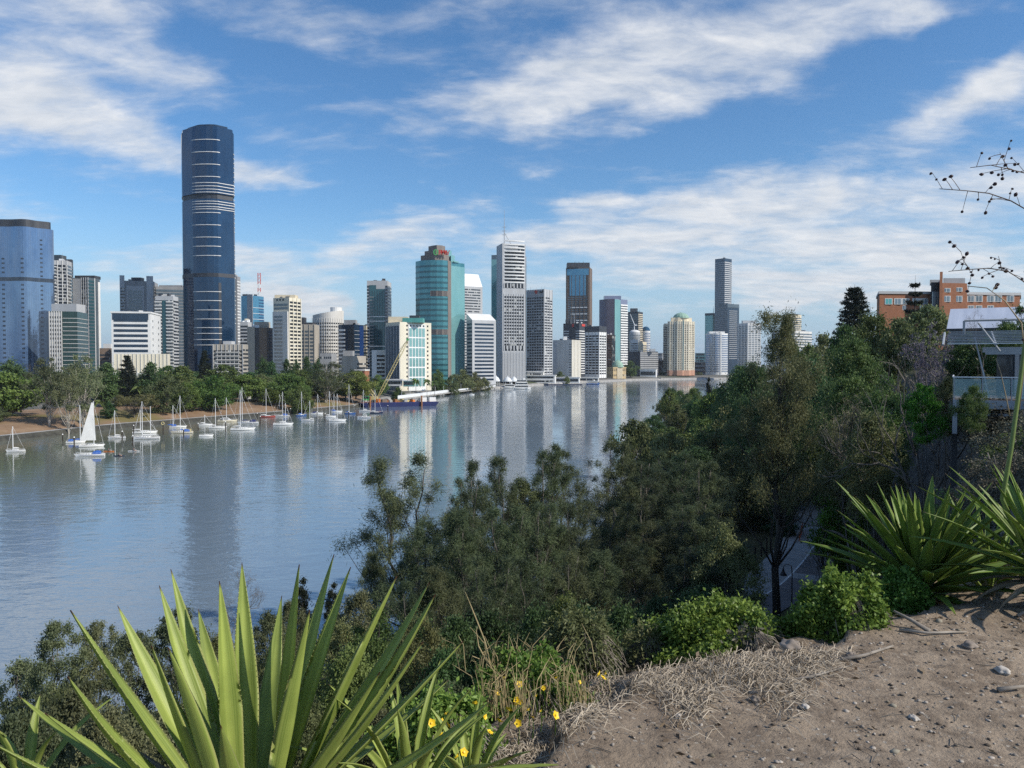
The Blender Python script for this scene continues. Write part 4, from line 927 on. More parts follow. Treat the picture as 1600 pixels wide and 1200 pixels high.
    for px, py in ((829, 448), (838, 449), (846, 448), (851, 447)): T.mast(px, py, .22)
    # -- tall brown tower
    T = Tower('brown_tower', 'tall brown and glass tower with a blue glazed top and dark crown', 'skyscraper', corner_box(884, 921, 925, 1250, 8, 30), 418, 1250, group=CG)
    T.body(brownw); T.put(T.panel(3, .16, .84, T.z(462), T.z(421), .4, g_cyan, 'glazing'), 'glazing'); T.put(T.panel(3, .04, .96, T.z(430), T.z(420), .6, g_cyan, 'top_glazing'), 'top_glazing')
    T.bands(3, g_grey, 3.6, .55, 5, T.z(462), t0=.06, t1=.9, off=.2); T.bands(3, white, 10.5, .14, 6, T.z(464), t0=.2, t1=.9, off=.5, name='ledge'); T.fins(3, brownw, 5, .9, 0, T.z(430), .06, .94, .6)
    T.roofbox(886, 921, 411, dgrey, 'crown', 0, 18)
    for px in (898, 904, 911): T.mast(px, 409, .8, brownw, 'crown_post')
    T = Tower('dark_banded_tower', 'dark stepped office tower with white bands, below the tall brown tower', 'office building', corner_box(880, 905, 917, 1170, 28), 505, 1170, group=CG)
    T.body(dgrey); T.bands(3, white, 3.8, .3, 5, T.H - 6, t0=.02, t1=.36, name='floor_slab', off=.3); T.bands(3, white, 3.8, .3, 5, T.H - 6, t0=.78, t1=1, name='floor_slab', off=.3); T.bands(0, white, 3.8, .34, 5, T.H - 6, name='floor_slab', off=.3); T.roofbox(884, 900, 499, dgrey, deep=10); T.put(T.panel(0, .3, .7, T.H - 4.5, T.H - 1, .5, red_p, 'sign'), 'sign'); T.put(T.panel(3, .55, .66, T.H - 5.5, T.H - 1, .5, red_p, 'sign'), 'sign'); T.mast(897, 490, .6); T.mast(892, 494, .4)
    T = Tower('cream_block', 'windowless cream block with vertical ribs, in front of the dark stepped office tower', 'building', corner_box(864, 893, 907, 1080, 32), 531, 1080)
    T.body(offw); T.fins(0, cream2, 6, 1.2, off=.6, name='rib'); T.put(T.panel(3, .0, .22, 0, T.H - 1, .3, lgrey, 'side_wall'), 'side_wall'); T.roofbox(880, 886, 526, white); T.bands(3, g_grey, 3.6, .3, 4, t0=.86, t1=1)
    T = Tower('office_tower', 'pale office tower with a charcoal top storey and dark square windows', 'office building', corner_box(914, 936, 947, 1120, 30), 510, 1120, group=CG)
    T.body(white); T.bands(3, g_darkq, 3.9, .62, 5, T.H - 9, t0=.04, t1=.97); T.fins(3, lgrey, 4, .9); T.bands(0, g_darkq, 3.9, .55, 5, T.H - 9, t0=.08, t1=.94); T.fins(0, white, 3, 1.0); T.body(dgrey, T.H - 8, T.H + .4, 'top_storey', .5)
    T = Tower('brick_tower', 'reddish brown block with a dark glass edge, right of the charcoal topped tower', 'office building', corner_box(943, 956, 961, 1230, 20), 523, 1230); T.body(M_plain('red_brown_cladding', (.26, .14, .09), .8, .2, .2)); T.bands(3, g_darkq, 3.6, .3, 5); T.put(T.panel(0, 0, 1, 0, T.H, .3, g_dark, 'glazing'), 'glazing')
    T = Tower('lavender_tower', 'tower with a smooth lavender left face and white louvred right side', 'skyscraper', corner_box(936, 960, 980, 1270, 38), 467, 1270, group=CG)
    T.body(g_lav); T.put(T.panel(0, 0, .44, 0, T.H - 1, .3, g_tealp, 'glazing'), 'glazing'); T.bands(0, white, 4.1, .55, 6, T.H - 6, t0=.45, t1=1, off=1.0, name='louvre'); T.bands(0, g_dark, 4.1, .4, 8.2, T.H - 6, t0=.47, t1=.98, off=.2); T.roofbox(944, 970, 462.5, g_lav, deep=14)
    T = Tower('dark_tower', 'dark flat topped tower right of the lavender and white tower', 'skyscraper', corner_box(979, 997, 1004, 1500, 20), 487, 1500, group=CG); T.body(dgrey); T.bands(3, g_grey, 3.6, .5); T.bands(0, cream, 3.6, .4, name='floor_slab'); T.roofbox(985, 996, 482, dgrey); T.mast(999, 484, .5)
    def lath(name, label, px, Y, ytop, ydome, w, wall, band, roofm, cat='skyscraper'):
        c = ((px - 800) / RES * Y, Y); r = w / 2 * Y / RES; pts = [(c[0] + r * math.cos(6.283 * i / 16), c[1] + r + r * math.sin(6.283 * i / 16)) for i in range(16)]
        T = Tower(name, label, cat, pts, ytop, Y); T.body(wall); T.rings(band, 3.4, .45, 5); h = T.z(ydome) - T.H
        MB().lathe([(r * math.cos(a) * .96, math.sin(a) * h) for a in np.linspace(0, 1.5, 7)], 16, (0, 0, T.H)).build('dome', roofm, T.t); return T
    lath('round_tower', 'slim white round tower with a small blue dome, far behind the grey riverside offices', 1010, 1520, 517, 510, 14, white, g_blue, g_cyan).mast(1010, 507, .4)
    lath('round_tower', 'white drum building with a shallow dome left of the slim domed tower', 993, 1440, 519, 515, 17, lgrey, g_grey, white)
    T = Tower('cream_office', 'stepped cream office block below the white drum building', 'office building', corner_box(983, 1003, 1010, 1400, 18), 534, 1400); T.body(cream); T.put(T.panel(3, .1, .7, 6, T.H + 4, .5, white, 'front_wall'), 'front_wall'); T.bands(3, g_darkq, 4, .4, 8, T.H + 2, t0=.15, t1=.65, off=.7); T.bands(0, g_dark, 4, .5)
    t = thing('tower_crane', 'small white luffing crane standing beside the dark flat topped tower', 'crane', (*tuple(at(991, 515, 1460).xy), zrow(519, 1460)))
    h = zrow(509, 1460) - zrow(519, 1460); MB().tube([(0, 0, 0), (0, 0, h)], .8, 4).build('tower', metal_w, t); MB().tube([(1, 0, h), (-8, 0, h + 22)], [.9, .4], 4).build('jib', metal_w, t); MB().box((3, 0, h + 1), (5, 2, 2)).build('cabin', metal_w, t)
    T = Tower('grey_office', 'wide grey box shaped building with louvred front on the far bank', 'office building', corner_box(976, 1000, 1028, 1310, 40), 549, 1310); T.body(dgrey); T.bands(0, greyc, 3.6, .62, 5, T.H, off=.5, name='louvre'); T.put(T.panel(0, 0, 1, 0, 9, .3, g_lav, 'lower_glazing'), 'lower_glazing'); T.roofbox(1016, 1024, 545, lgrey)
    # -- domed riverside residence
    T = Tower('twin_tower', 'slender cream apartment tower partly hidden behind the domed cream tower', 'apartment building', corner_box(1036, 1043, 1049, 1370, 25), 507, 1370); T.body(cream); T.bands(3, g_darkq, 3.2, .5, 4); T.bands(0, g_grey, 3.2, .4, 4)
    Y = 1330; L = lambda px, d=0: Vector(((px - 800) / RES * (Y + d), Y + d)); pts = [L(1043, 10), L(1046, 4), L(1054, 3), L(1058, 0), L(1066, 0), L(1068, 2), L(1076, 4), L(1079, 10), L(1085, 14), L(1085, 40), L(1045, 40)]
    T = Tower('domed_tower', 'cream riverside apartment tower with rounded shoulders and a green copper dome', 'apartment building', pts, 502, Y, group=CG); T.body(cream); T.rings(g_darkq, 3.15, .42, 8, T.H - 2, .15)
    for i, k in ((0, 1), (1, 2), (2, 1), (3, 2), (5, 2), (6, 1), (7, 2)): T.fins(i, cream2, k, 1.3, 0, T.H, 0, 1, .5)
    T.put(T.panel(4, .1, .9, 8, T.z(500), .4, g_teald, 'glass_bay'), 'glass_bay'); T.body(pink, 0, 9, 'base', .8)
    T.body(cream, T.H - .1, T.z(496), 'shoulder', -5); c = ((1063.5 - 800) / RES * (Y + 18) - T.cx.x, Y + 18 - T.cx.y, T.z(496.5))
    MB().lathe([(14, 0), (13.4, 3), (11, 6), (7, 8.4), (2, 9.6), (.3, 10.5)], 16, c).build('dome', copper, T.t)
    # -- far right group
    T = Tower('teal_block', 'teal glass tower with an antenna, left of the tallest far tower', 'skyscraper', corner_box(1101, 1113, 1119, 1640, 25), 490, 1640); T.body(g_tealp); T.body(dgrey, T.z(493), T.H + 1, 'top_band', .3); T.mast(1114, 478, .6); T.put(T.panel(0, .5, 1, 0, T.H - 3, .4, cream2, 'edge_wall'), 'edge_wall'); T.bands(3, g_teal, 3.6, .4)
    T = Tower('far_skyscraper', 'tall slim dark tower standing alone at the right end of the skyline', 'skyscraper', corner_box(1116, 1131, 1142, 1620, 32), 404, 1620, group=CG); T.body(g_navy); T.bands(3, lgrey, 4.2, .3, 5, name='floor_slab', off=.3); T.bands(0, lgrey, 4.2, .5, 5, name='floor_slab', off=.5)
    T = Tower('far_skyscraper', 'wide dark tower in front of the tall slim far tower, half its height', 'skyscraper', corner_box(1123, 1136, 1154, 1550, 45), 475, 1550, group=CG); T.body(g_navy); T.bands(0, lgrey, 4.0, .22, 30, T.H - 8, t0=.15, t1=.85, name='floor_slab', off=.3); T.bands(3, greyc, 4.0, .3, 5, name='floor_slab'); T.put(T.panel(0, 0, 1, T.H - 7, T.H, .4, g_grey, 'top_glazing'), 'top_glazing')
    T = Tower('curved_tower', 'white curved apartment tower with rows of blue windows by the far water', 'apartment building', arc_poly(1102, 1137, 1410, 14, 20), 521, 1410, group=CG); T.body(white); T.rings(g_blue, 3.3, .55, 5, T.H - 1, .15); T.fins(4, white, 1, 1, off=.6); T.fins(9, white, 1, 1, off=.6); T.roofbox(1108, 1132, 518, white, deep=14)
    T = Tower('pale_block', 'pale grey apartment block right of the dark far towers, partly behind the tall gum', 'apartment building', corner_box(1153, 1168, 1188, 1430, 40), 505, 1430, group=CG); T.body(lgrey); T.bands(3, g_grey, 3.4, .5); T.bands(0, g_grey, 3.4, .5); T.fins(0, white, 4, .9); T.fins(3, white, 3, .9); T.roofbox(1160, 1180, 501, lgrey)
    lath('round_tower', 'cream round tower with a dark band behind the treetops right of the tall gum', 1241, 1250, 492, 490, 30, cream, g_grey, dgrey, 'apartment building')
    T = Tower('pale_block', 'low white and grey terraces below the cream round tower behind the treetops', 'building', corner_box(1205, 1240, 1268, 1150, 30), 517, 1150); T.body(offw); T.bands(3, g_grey, 4, .5, 20); T.bands(0, g_grey, 4, .5, 20)
    # -- custom house and riverside low buildings
    T = Tower('customs_building', 'sandstone riverside building with a green copper dome', 'historic building', corner_box(946, 958, 978, 1205, 50), 574, 1205, z0=3); T.body(sandst); T.cells(0, g_dark, 7, 2, 1.6, 3, 4, T.H - 3, .05, .95); T.fins(0, cream, 6, 1.0, 0, T.H - 1, .3, .7, .9, 'column'); T.parapet(sandst, 1.2, .6); T.cells(3, g_dark, 4, 2, 1.6, 3, 4, T.H - 3, .05, .95)
    c = at(965, 575, 1218); MB().lathe([(9, 0), (9, 3), (8.4, 5), (6.6, 8), (3.5, 10.2), (.6, 11.2), (.4, 13)], 16, (c.x - T.cx.x, c.y - T.cx.y, T.H)).build('dome', copper, T.t)
    def low(name, label, x0, x1, ytop, ybase, Y, wall, roofm, nb=3, dep=12, z0=None):
        z0 = zrow(ybase, Y) if z0 is None else z0; P = corner_box(x0, x1 - 1, x1, Y, 6, dep); T = Tower(name, label, 'building', P, ytop, Y, z0=max(.6, z0)); T.body(wall); hh = T.H / nb
        T.bands(3, g_dark, hh, .45, hh * .25, T.H + hh, t0=.04, t1=.96); T.body(roofm, T.H - .1, T.H + .7, 'roof', .9); return T
    low('terrace_building', 'white two storey restaurant terrace at the foot of the banded tower', 822, 868, 587, 599, 972, white, white, 2, 14)
    low('terrace_building', 'long low white riverside gallery below the windowless cream block', 866, 906, 590, 599, 1040, white, white, 1, 10)
    low('terrace_building', 'long low white riverside gallery below the charcoal topped tower', 905, 936, 590, 598, 1112, white, white, 1, 6)
    low('terrace_building', 'small pale upper storey set back behind the white restaurant terrace', 823, 850, 581, 590, 980, offw, white, 1, 10)
    low('pavilion', 'low dark eaved pavilion beside the hotel garden', 604, 628, 594, 603, 585, lgrey, lgrey, 1, 8)
    low('pavilion', 'glass fronted hotel terrace pavilion at the water side of the hotel', 630, 648, 595, 604, 585, g_tealp, white, 1, 8)
    low('church_hall', 'white gabled hall with tall columns on the far bank', 1000, 1026, 577, 590, 1290, white, white, 1, 14)
    low('boat_shed', 'dark low shed at the water right of the white gabled hall', 994, 1034, 590.5, 594.5, 1288, lgrey, greyc, 1, 8)
    low('waterfront_building', 'brown low building left of the domed cream tower', 1028, 1043, 563, 590, 1380, brownw, lgrey, 3, 14)
    low('waterfront_building', 'dark low rise block between the domed cream tower and the white curved tower', 1085, 1103, 566, 590, 1440, greyc, lgrey, 4, 14)
    low('waterfront_building', 'pale teal office far behind the gap between the two riverside towers', 1086, 1102, 552, 566, 1800, g_tealp, lgrey, 3, 20)
    low('waterfront_building', 'far grey block at the horizon left of the twin cream towers', 1027, 1036, 552, 570, 1900, greyc, lgrey, 3, 20)
    low('waterfront_building', 'white flat roofed houses in the gap beside the white curved tower', 1087, 1103, 568, 577, 1500, offw, white, 2, 12)
    low('landing_building', 'low white landing stage right of the white curved tower', 1136, 1152, 585, 591, 1390, white, white, 1, 10)
    # tents
    for i, (px, py, w, Y, lab) in enumerate(((746, 583, 16, 800, 'white marquee roof left of the antenna tower, half hidden by riverside trees'), (762, 584, 13, 800, 'white marquee roof next to the trees, second of the pair'), (775, 584, 12, 850, 'small white dome tent left of the three peaked tents'), (793, 585, 13, 860, 'peaked white tent at the foot of the antenna tower'), (803, 585, 11, 866, 'peaked white tent between the tent at the tower foot and the restaurant terrace'))):
        r = w / 2 * Y / RES * 1.05; p = at(px, 594, Y); h = zrow(py + 1, Y) - 5; t = thing('marquee', lab, 'marquee', (p.x, p.y, 3), 0, 'white marquees by the ferry landing')
        MB().lathe([(r, h * .45), (r * .95, h * .6), (r * .6, h * .85), (r * .2, h * .97), (.05, h * 1.12)], 12).build('roof', metal_w, t)
        for k in range(6): MB().tube([(r * .9 * math.cos(k * 1.05), r * .9 * math.sin(k * 1.05), -1), (r * .9 * math.cos(k * 1.05), r * .9 * math.sin(k * 1.05), h * .47)], .15, 5).build('post', metal_w, t)
    # lift housings, tanks and aerials on the flat roofs
    rr = random.Random(4)
    for T in TOWERS:
        if T.H < 38 or T.t.name.split('.')[0] in ('wedge_tower', 'round_tower', 'round_building', 'domed_tower', 'skyscraper', 'teal_tower', 'glass_tower', 'banded_tower', 'hotel', 'antenna_tower'): continue
        for k in range(3):
            w = rr.random(); q = Vector(T.poly[rr.randrange(len(T.poly))]) * (.25 + .4 * w); s = (1.5 + 2.5 * rr.random(), 1.5 + 2 * rr.random(), 1.0 + 1.8 * rr.random())
            MB().box((q.x, q.y, T.H + s[2] / 2 - .1), s, rr.random()).build('roof_unit', (lgrey, greyc, metal_w, dgrey)[rr.randrange(4)], T.t)
        if rr.random() < .5: q = Vector(T.poly[0]) * .5; MB().tube([(q.x, q.y, T.H - .2), (q.x, q.y, T.H + 4 + 5 * rr.random())], [.18, .08], 5).build('aerial', metal_g, T.t)
_FONT = {}
def text_mesh(ch, size, mat, depth=.12):
    cu = bpy.data.curves.new('letter', 'FONT'); cu.body = ch; cu.size = size; cu.extrude = depth; cu.offset = size * .02
    ob = bpy.data.objects.new('letter', cu); C.objects.link(ob); dg = bpy.context.evaluated_depsgraph_get(); me = bpy.data.meshes.new_from_object(ob.evaluated_get(dg))
    bpy.data.objects.remove(ob); me.materials.clear(); me.materials.append(mat); return me
def letter(T, ch, px, py, Y, size, mat):
    q = at(px, py, Y); link('letter', text_mesh(ch, size, mat), T.t, (q.x - T.cx.x, q.y - T.cx.y, q.z - T.z0), (R(90), 0, 0))
def letter_on(T, e, t, z, size, ch, mat, off):
    a, d, n, l = T.edge(e); p = a + d * l * t + n * off; link('letter', text_mesh(ch, size, mat), T.t, (p.x, p.y, z), (R(90), 0, math.atan2(d.y, d.x)))
city()
# ------------------------------------------------------------------ boats and the far bank
gel = M_plain('white_hull', (.80, .80, .78), .3, .05, .5, streak=False)
gel_cream = M_plain('cream_hull', (.66, .60, .46), .4, .08, .5, streak=False)
gel_blue = M_plain('blue_hull', (.03, .10, .30), .3, .1, .5, streak=False)
gel_red = M_plain('red_hull', (.32, .06, .05), .4, .1, .5, streak=False)
gel_dark = M_plain('navy_hull', (.02, .03, .07), .3, .1, .5, streak=False)
deck_m = M_plain('boat_deck', (.62, .60, .55), .6, .1, .6, streak=False)
canvas_b = M_plain('blue_canvas', (.03, .13, .48), .8, .12, .8, streak=False)
canvas_n = M_plain('navy_canvas', (.02, .03, .13), .8, .12, .8, streak=False)
canvas_w = M_plain('white_canvas', (.72, .72, .70), .8, .06, .8, streak=False)
alu = M_plain('mast_aluminium', (.74, .75, .75), .35, .05, 1)
timber = M_plain('dark_pile', (.035, .028, .022), .9, .3, 1.5)
rust = M_plain('rusty_steel', (.30, .13, .05), .85, .35, .6, streak=False)
yellow_p = M_plain('yellow_paint', (.56, .47, .21), .5, .15, .8, streak=False)
orange_p = M_plain('orange_paint', (.70, .22, .04), .5, .12, .8, streak=False)
barge_m = M_plain('barge_blue', (.014, .022, .10), .5, .2, .3, streak=False)
skin = M_plain('skin', (.45, .27, .19), .6, .05, 3, streak=False)

def hull_mesh(L, B, F, mat):
    mb = MB(); rings = []
    for i in range(11):
        t = i / 10; x = -L / 2 + L * t; w = B / 2 * (min(1, .72 + t * 1.1) if t < .4 else max(.02, 1 - ((t - .4) / .6) ** 2.2)); sh = F * (1.0 + .35 * max(0, t - .35) / .65 + .06 * (1 - t)); k = -.35 * math.sin(math.pi * min(1, .15 + .8 * t))
        x2 = x + (.07 * L * (t > .9) * (t - .9) * 10)
        rings.append([(x2, w, sh), (x, w * .92, F * .25), (x, w * .5, k * .6), (x, 0, k), (x, -w * .5, k * .6), (x, -w * .92, F * .25), (x2, -w, sh)])
    mb.loft(rings, closed=False)
    b = 0; mb.face([0, 1, 2, 3, 4, 5, 6]); return mb.mesh('hull', mat, False)
def deck_mesh(L, B, F):
    mb = MB(); n = 11
    for i in range(n):
        t = i / 10; x = -L / 2 + L * t; w = B / 2 * (min(1, .72 + t * 1.1) if t < .4 else max(.02, 1 - ((t - .4) / .6) ** 2.2)) * .97; z = F * (.93 + .35 * max(0, t - .35) / .65); x += (.07 * L * (t > .9) * (t - .9) * 9)
        mb.v += [(x, w, z), (x, -w, z)]
    for i in range(n - 1): mb.face((2 * i + 1, 2 * i + 3, 2 * i + 2, 2 * i))
    return mb.mesh('deck', deck_m)
def boat(px, py, lenpx, label, masts=(), hull=None, cover=None, cabin='sail', sail=False, flip=1, yaw=0, dodger=None, group='boats moored along the far bank'):
    p = on_level(px, py, 0); Y = p.y; L = lenpx * Y / RES / max(.5, math.cos(R(yaw))); B = L * .29; F = max(.55, L * .085)
    rz = R(yaw) + (0 if flip > 0 else math.pi) - math.atan2(p.x, p.y) * .6
    name = 'sailboat' if masts else 'motorboat'
    t = thing(name, label, 'boat', (p.x, p.y, 0), rz, group); hull = hull or gel
    link('hull', hull_mesh(L, B, F, hull), t); link('deck', deck_mesh(L, B, F), t)
    MB().loft([[(-L / 2 + L * k / 10, s * (B / 2 * (min(1, .72 + k / 10 * 1.1) if k < 4 else max(.02, 1 - ((k / 10 - .4) / .6) ** 2.2)) * 1.015), F * (.50 + .35 * max(0, k / 10 - .35) / .65)) for s in (1,)] + [(-L / 2 + L * k / 10, (B / 2 * (min(1, .72 + k / 10 * 1.1) if k < 4 else max(.02, 1 - ((k / 10 - .4) / .6) ** 2.2)) * 1.02), F * (.62 + .35 * max(0, k / 10 - .35) / .65))] for k in range(10)], closed=False).build('stripe', canvas_n if hull is gel else gel, t)
    if cabin == 'sail':
        ch = F * .55; prof = [(-.14, .30, 1), (.02, .33, 1.1), (.20, .24, .75)]
        mb = MB(); mb.loft([[(x * L, w * B, F * .95), (x * L, w * B * .85, F * .95 + ch * h), (x * L, -w * B * .85, F * .95 + ch * h), (x * L, -w * B, F * .95)] for x, w, h in prof]); cb = mb.build('cabin', gel, t)
        for s in (1, -1):
            for k in range(3): MB().box((L * (-.07 + .09 * k), s * B * .318, F * .95 + ch * .5), (L * .05, .03 + B * .03, ch * .28)).build('window', g_dark, cb)
        MB().box((-L * .27, 0, F * .9), (L * .2, B * .42, F * .12)).build('cockpit', M_dk, t)
    elif cabin == 'motor':
        ch = F * 1.5; mb = MB(); mb.loft([[(x * L, .36 * B, F * .9), (x2 * L, .33 * B, F * .9 + ch * h), (x2 * L, -.33 * B, F * .9 + ch * h), (x * L, -.36 * B, F * .9)] for x, x2, h in ((-.22, -.2, 1), (.05, .0, 1), (.25, .1, .85))]); cb = mb.build('cabin', gel, t)
        for s in (1, -1): MB().box((-.05 * L, s * .35 * B, F * .9 + ch * .62), (L * .24, .06, ch * .35)).build('window', g_dark, cb)
        MB().box((-.08 * L, 0, F * .9 + ch * 1.3), (L * .3, B * .66, .08)).build('roof', gel, t); 
        for s in (1, -1): MB().tube([(-.21 * L, s * B * .3, F * .9 + ch), (-.21 * L, s * B * .3, F * .9 + ch * 1.3)], .04, 5).build('roof_post', alu, t)
    for k, (mpx, top) in enumerate(masts):
        mp = at(mpx, py, Y); zt = at(mpx, top, Y).z; dx = (mpx - px) * Y / RES; mx = dx * (1 if flip > 0 else -1); mx = max(-L * .4, min(L * .4, mx))
        MB().tube([(mx, 0, F * .9), (mx, 0, zt * .6), (mx, 0, zt)], [.13, .115, .09], 6).build('mast', alu, t)
        bl = L * (.34 if k == 0 else .2); zb = F * 1.9
        MB().tube([(mx, 0, zb), (mx - bl, 0, zb + .1)], .06, 5).build('boom', alu, t)
        if not sail or k: MB().tube([(mx - .05, 0, zb + .22), (mx - bl * .5, 0, zb + .25), (mx - bl * .97, 0, zb + .16)], [.2, .19, .1], 6).build('sail_cover', cover or canvas_w, t)
        MB().tube([(mx, -.5, zt * .62), (mx, .5, zt * .62)], .04, 4).build('spreader', alu, t)
        if k == 0:
            MB().tube([(L * .5, 0, F * 1.25), (mx, 0, zt * .97)], .035, 4).build('forestay', alu, t)
            MB().tube([(-L * .48, 0, F), (mx, 0, zt * .99)], .02, 4).build('backstay', alu, t)
    if dodger: MB().loft([[(x * L, w * B, F * 1.0), (x * L, w * B * .95, F * 1.0 + F * h), (x * L, -w * B * .95, F * 1.0 + F * h), (x * L, -w * B, F * 1.0)] for x, w, h in ((-.36, .36, 1.25), (-.22, .38, 1.5), (-.1, .36, 1.05))]).build('canopy', dodger, t)
    for s in (1, -1): MB().tube([(-L * .48, s * B * .36, F * 1.55), (-L * .1, s * B * .5, F * 1.6), (L * .25, s * B * .4, F * 1.75), (L * .49, 0, F * 2.0)], .022, 4).build('rail', alu, t)
    MB().tube([(L * .46, 0, F * 1.2), (L * .49, 0, F * 2.0)], .03, 4).build('bow_rail', alu, t)
    return t, L, B, F
M_dk = M_plain('cockpit_dark', (.10, .09, .08), .8, .2, 2, streak=False)
def boats():
    boat(25, 706, 25, 'small white sailboat with a short mast, alone at the left edge of the water', [(21, 666)], flip=-1)
    boat(118, 692, 26, 'white sailboat with blue cover half hidden behind the raised white sail', [(124.7, 633)], cover=canvas_b, dodger=canvas_b)
    t, L, B, F = boat(143, 698, 34, 'sailboat with its tall white sail raised', [(146.5, 627)], sail=True, flip=1)
    Y = t.location.y; k = Y / RES; mb = MB()
    ci, si = math.cos(-t.rotation_euler.z), math.sin(-t.rotation_euler.z); zz = lambda py: at(143, py, Y).z
    prof = [(127, 688, 0), (149.3, 688, 0), (148.6, 670, .5), (147.6, 650, .5), (146.2, 629, 0), (143.8, 629, 0), (139, 646, .4), (133.5, 665, .5)]
    A = [((p - 143) * k, -.05, zz(y)) for p, y, b in prof]; n = len(A)
    mb.v = [(x, -.06 - .25 * b, z) for (x, y, z), (_, _, b) in zip(A, prof)] + [(x, .0 - .25 * b, z) for (x, y, z), (_, _, b) in zip(A, prof)]
    mb.face(range(n)); mb.face(list(reversed(range(n, 2 * n))))
    for i in range(n): mb.face((i, n + i, n + (i + 1) % n, (i + 1) % n))
    mb.build('sail', canvas_w, t)
    boat(141, 713, 41, 'white motor sailer with no mast in front of the raised white sail', cabin='sail', flip=-1, dodger=canvas_b)
    boat(183, 685, 24, 'white sailboat with slim mast right of the boat with the raised sail', [(180, 641)], flip=-1)
    boat(226, 677, 34, 'white sailboat moored just behind the two masted ketch', [(220, 640)], flip=1)
    boat(229, 686, 38, 'white two masted ketch with low hull between wooden piles', [(223, 627), (235, 635)], flip=-1)
    boat(278, 668, 24, 'white sailboat under bright blue covers, behind the boat with the yellow cabin', [(271, 633)], cover=canvas_b, dodger=canvas_b)
    t, L, B, F = boat(285, 677, 31, 'sailboat with blue covers and a yellow wheelhouse at its stern', [(282, 618)], hull=gel_cream, cover=canvas_b, flip=-1, dodger=canvas_b)
    MB().box((-L * .33, 0, F * 1.7), (L * .16, B * .5, F * 1.7)).build('wheelhouse', yellow_p, t)
    boat(320, 665, 21, 'small white sailboat with short mast, farthest in the group right of the yellow wheelhouse', [(320, 648)])
    boat(322, 682, 20, 'small low white boat without a mast in front of the short masted sailboat', cabin='sail')
    boat(340, 669, 25, 'white sailboat with white cover left of the cream motorboat', [(337, 622)], flip=1)
    boat(355, 659, 28, 'cream motorboat with a thin mast and rounded cabin', [(354, 621)], hull=gel_cream, cabin='motor')
    boat(388, 662, 30, 'white sailboat with navy canopy behind the larger tall masted sailboat', [(379, 605)], cover=canvas_n, dodger=canvas_n, flip=-1)
    boat(379, 672, 35, 'largest white sailboat at the middle moorings, with a very tall mast', [(375.8, 609)], flip=1)
    boat(418, 652, 23, 'sailboat with a dull red hull', [(416, 607)], hull=gel_red)
    boat(441, 651, 21, 'white sailboat with blue covers behind the long cruiser', [(441.6, 612)], cover=canvas_b, dodger=canvas_b, flip=-1)
    boat(434, 646, 16, 'small sailboat tucked behind the blue covered sailboat', [(437, 616)])
    boat(442, 664, 29, 'long white cruiser with low cabin and a stub mast', [(446, 630)], flip=1)
    boat(471, 650, 13, 'blue hulled sailboat next to the jetty', [(471.5, 612)], hull=gel_blue, cover=canvas_b, yaw=50)
    boat(481, 658, 19, 'white sailboat in front of the blue hulled sailboat', [(484, 626)], flip=-1)
    boat(495, 647, 18, 'white and navy sailboat under the jetty edge', [(496.5, 616)], cover=canvas_n, flip=1, dodger=canvas_n)
    boat(516, 652, 17, 'white sailboat with tall mast left of the motor yacht with dark waterline', [(515, 611)], flip=1)
    boat(527, 658, 25, 'white motor yacht with mast, frontmost boat of the right hand moorings', [(527, 615)], flip=1)
    boat(526, 644, 16, 'sailboat with blue cover farthest back near the jetty', [(522, 615)], cover=canvas_b, dodger=canvas_b)
    boat(547, 647, 16, 'bright blue sailboat between the jetty and the dark pile', [(545.5, 600)], hull=gel_blue, cover=canvas_b)
    boat(570, 643, 17, 'white sailboat moored against the left end of the blue barge', [(568, 609)], flip=-1)
    boat(569, 653, 20, 'white flybridge motorboat in front of the barge end', cabin='motor', flip=-1)
    boat(588, 646, 20, 'navy hulled sailboat right of the flybridge motorboat', [(586, 609)], hull=gel_dark, flip=1)
    # little boats in the far reach
    boat(1049, 607, 5, 'tiny white motorboat alone in the far reach of the river', cabin='motor', group='small craft in the far reach')
    boat(1075, 617, 11, 'small dark launch with white cabin near the right bank', cabin='motor', hull=gel_dark, group='small craft in the far reach')
    boat(1123, 605, 10, 'small sailboat with a thin mast near the far right shore', [(1122, 590)], group='small craft in the far reach')
    boat(737, 617, 8, 'tiny white runabout left of the ferry', cabin='motor', group='small craft in the far reach')
    boat(801, 613, 8, 'tiny white runabout right in front of the ferry', cabin='motor', group='small craft in the far reach')
    # kayaks with paddlers
    def kayak(px, py, lp, mat, label, who, yaw=0):
        p = on_level(px, py, 0); L = lp * p.y / RES; t = thing('kayak', label, 'kayak', (p.x, p.y, 0), R(yaw), 'kayaks by the sailboats')
        mb = MB(); mb.loft([[(L * x, w * .32, .16), (L * x, 0, -.06), (L * x, -w * .32, .16), (L * x, 0, .28)] for x, w in ((-.5, .05), (-.3, .7), (0, 1), (.3, .7), (.5, .05))]); mb.build('hull', mat, t)
        if who:
            q = thing('person', who, 'person', (p.x, p.y, .1), R(yaw)); mb = MB()
            mb.lathe([(.10, 0), (.21, .05), (.19, .3), (.23, .55), (.19, .66), (.07, .72), (.07, .78), (.11, .84), (.125, .94), (.09, 1.04), (.03, 1.08)], 10)
            for s in (1, -1): mb.tube([(0, s * .2, .6), (.22, s * .34, .42), (.5, s * .3, .5)], [.065, .055, .045], 6)
            for s in (1, -1): mb.tube([(0, s * .1, .1), (.55, s * .1, .22), (1.0, s * .09, .06)], [.1, .09, .06], 6)
            mb.build('body', skin, q, True); MB().lathe([(.215, .04), (.20, .3), (.245, .55), (.2, .67), (.1, .71)], 10).build('vest', M_vest, q, True)
            MB().lathe([(.13, .94), (.12, 1.03), (.06, 1.09), (.01, 1.1)], 8).build('hair', black_p, q, True)
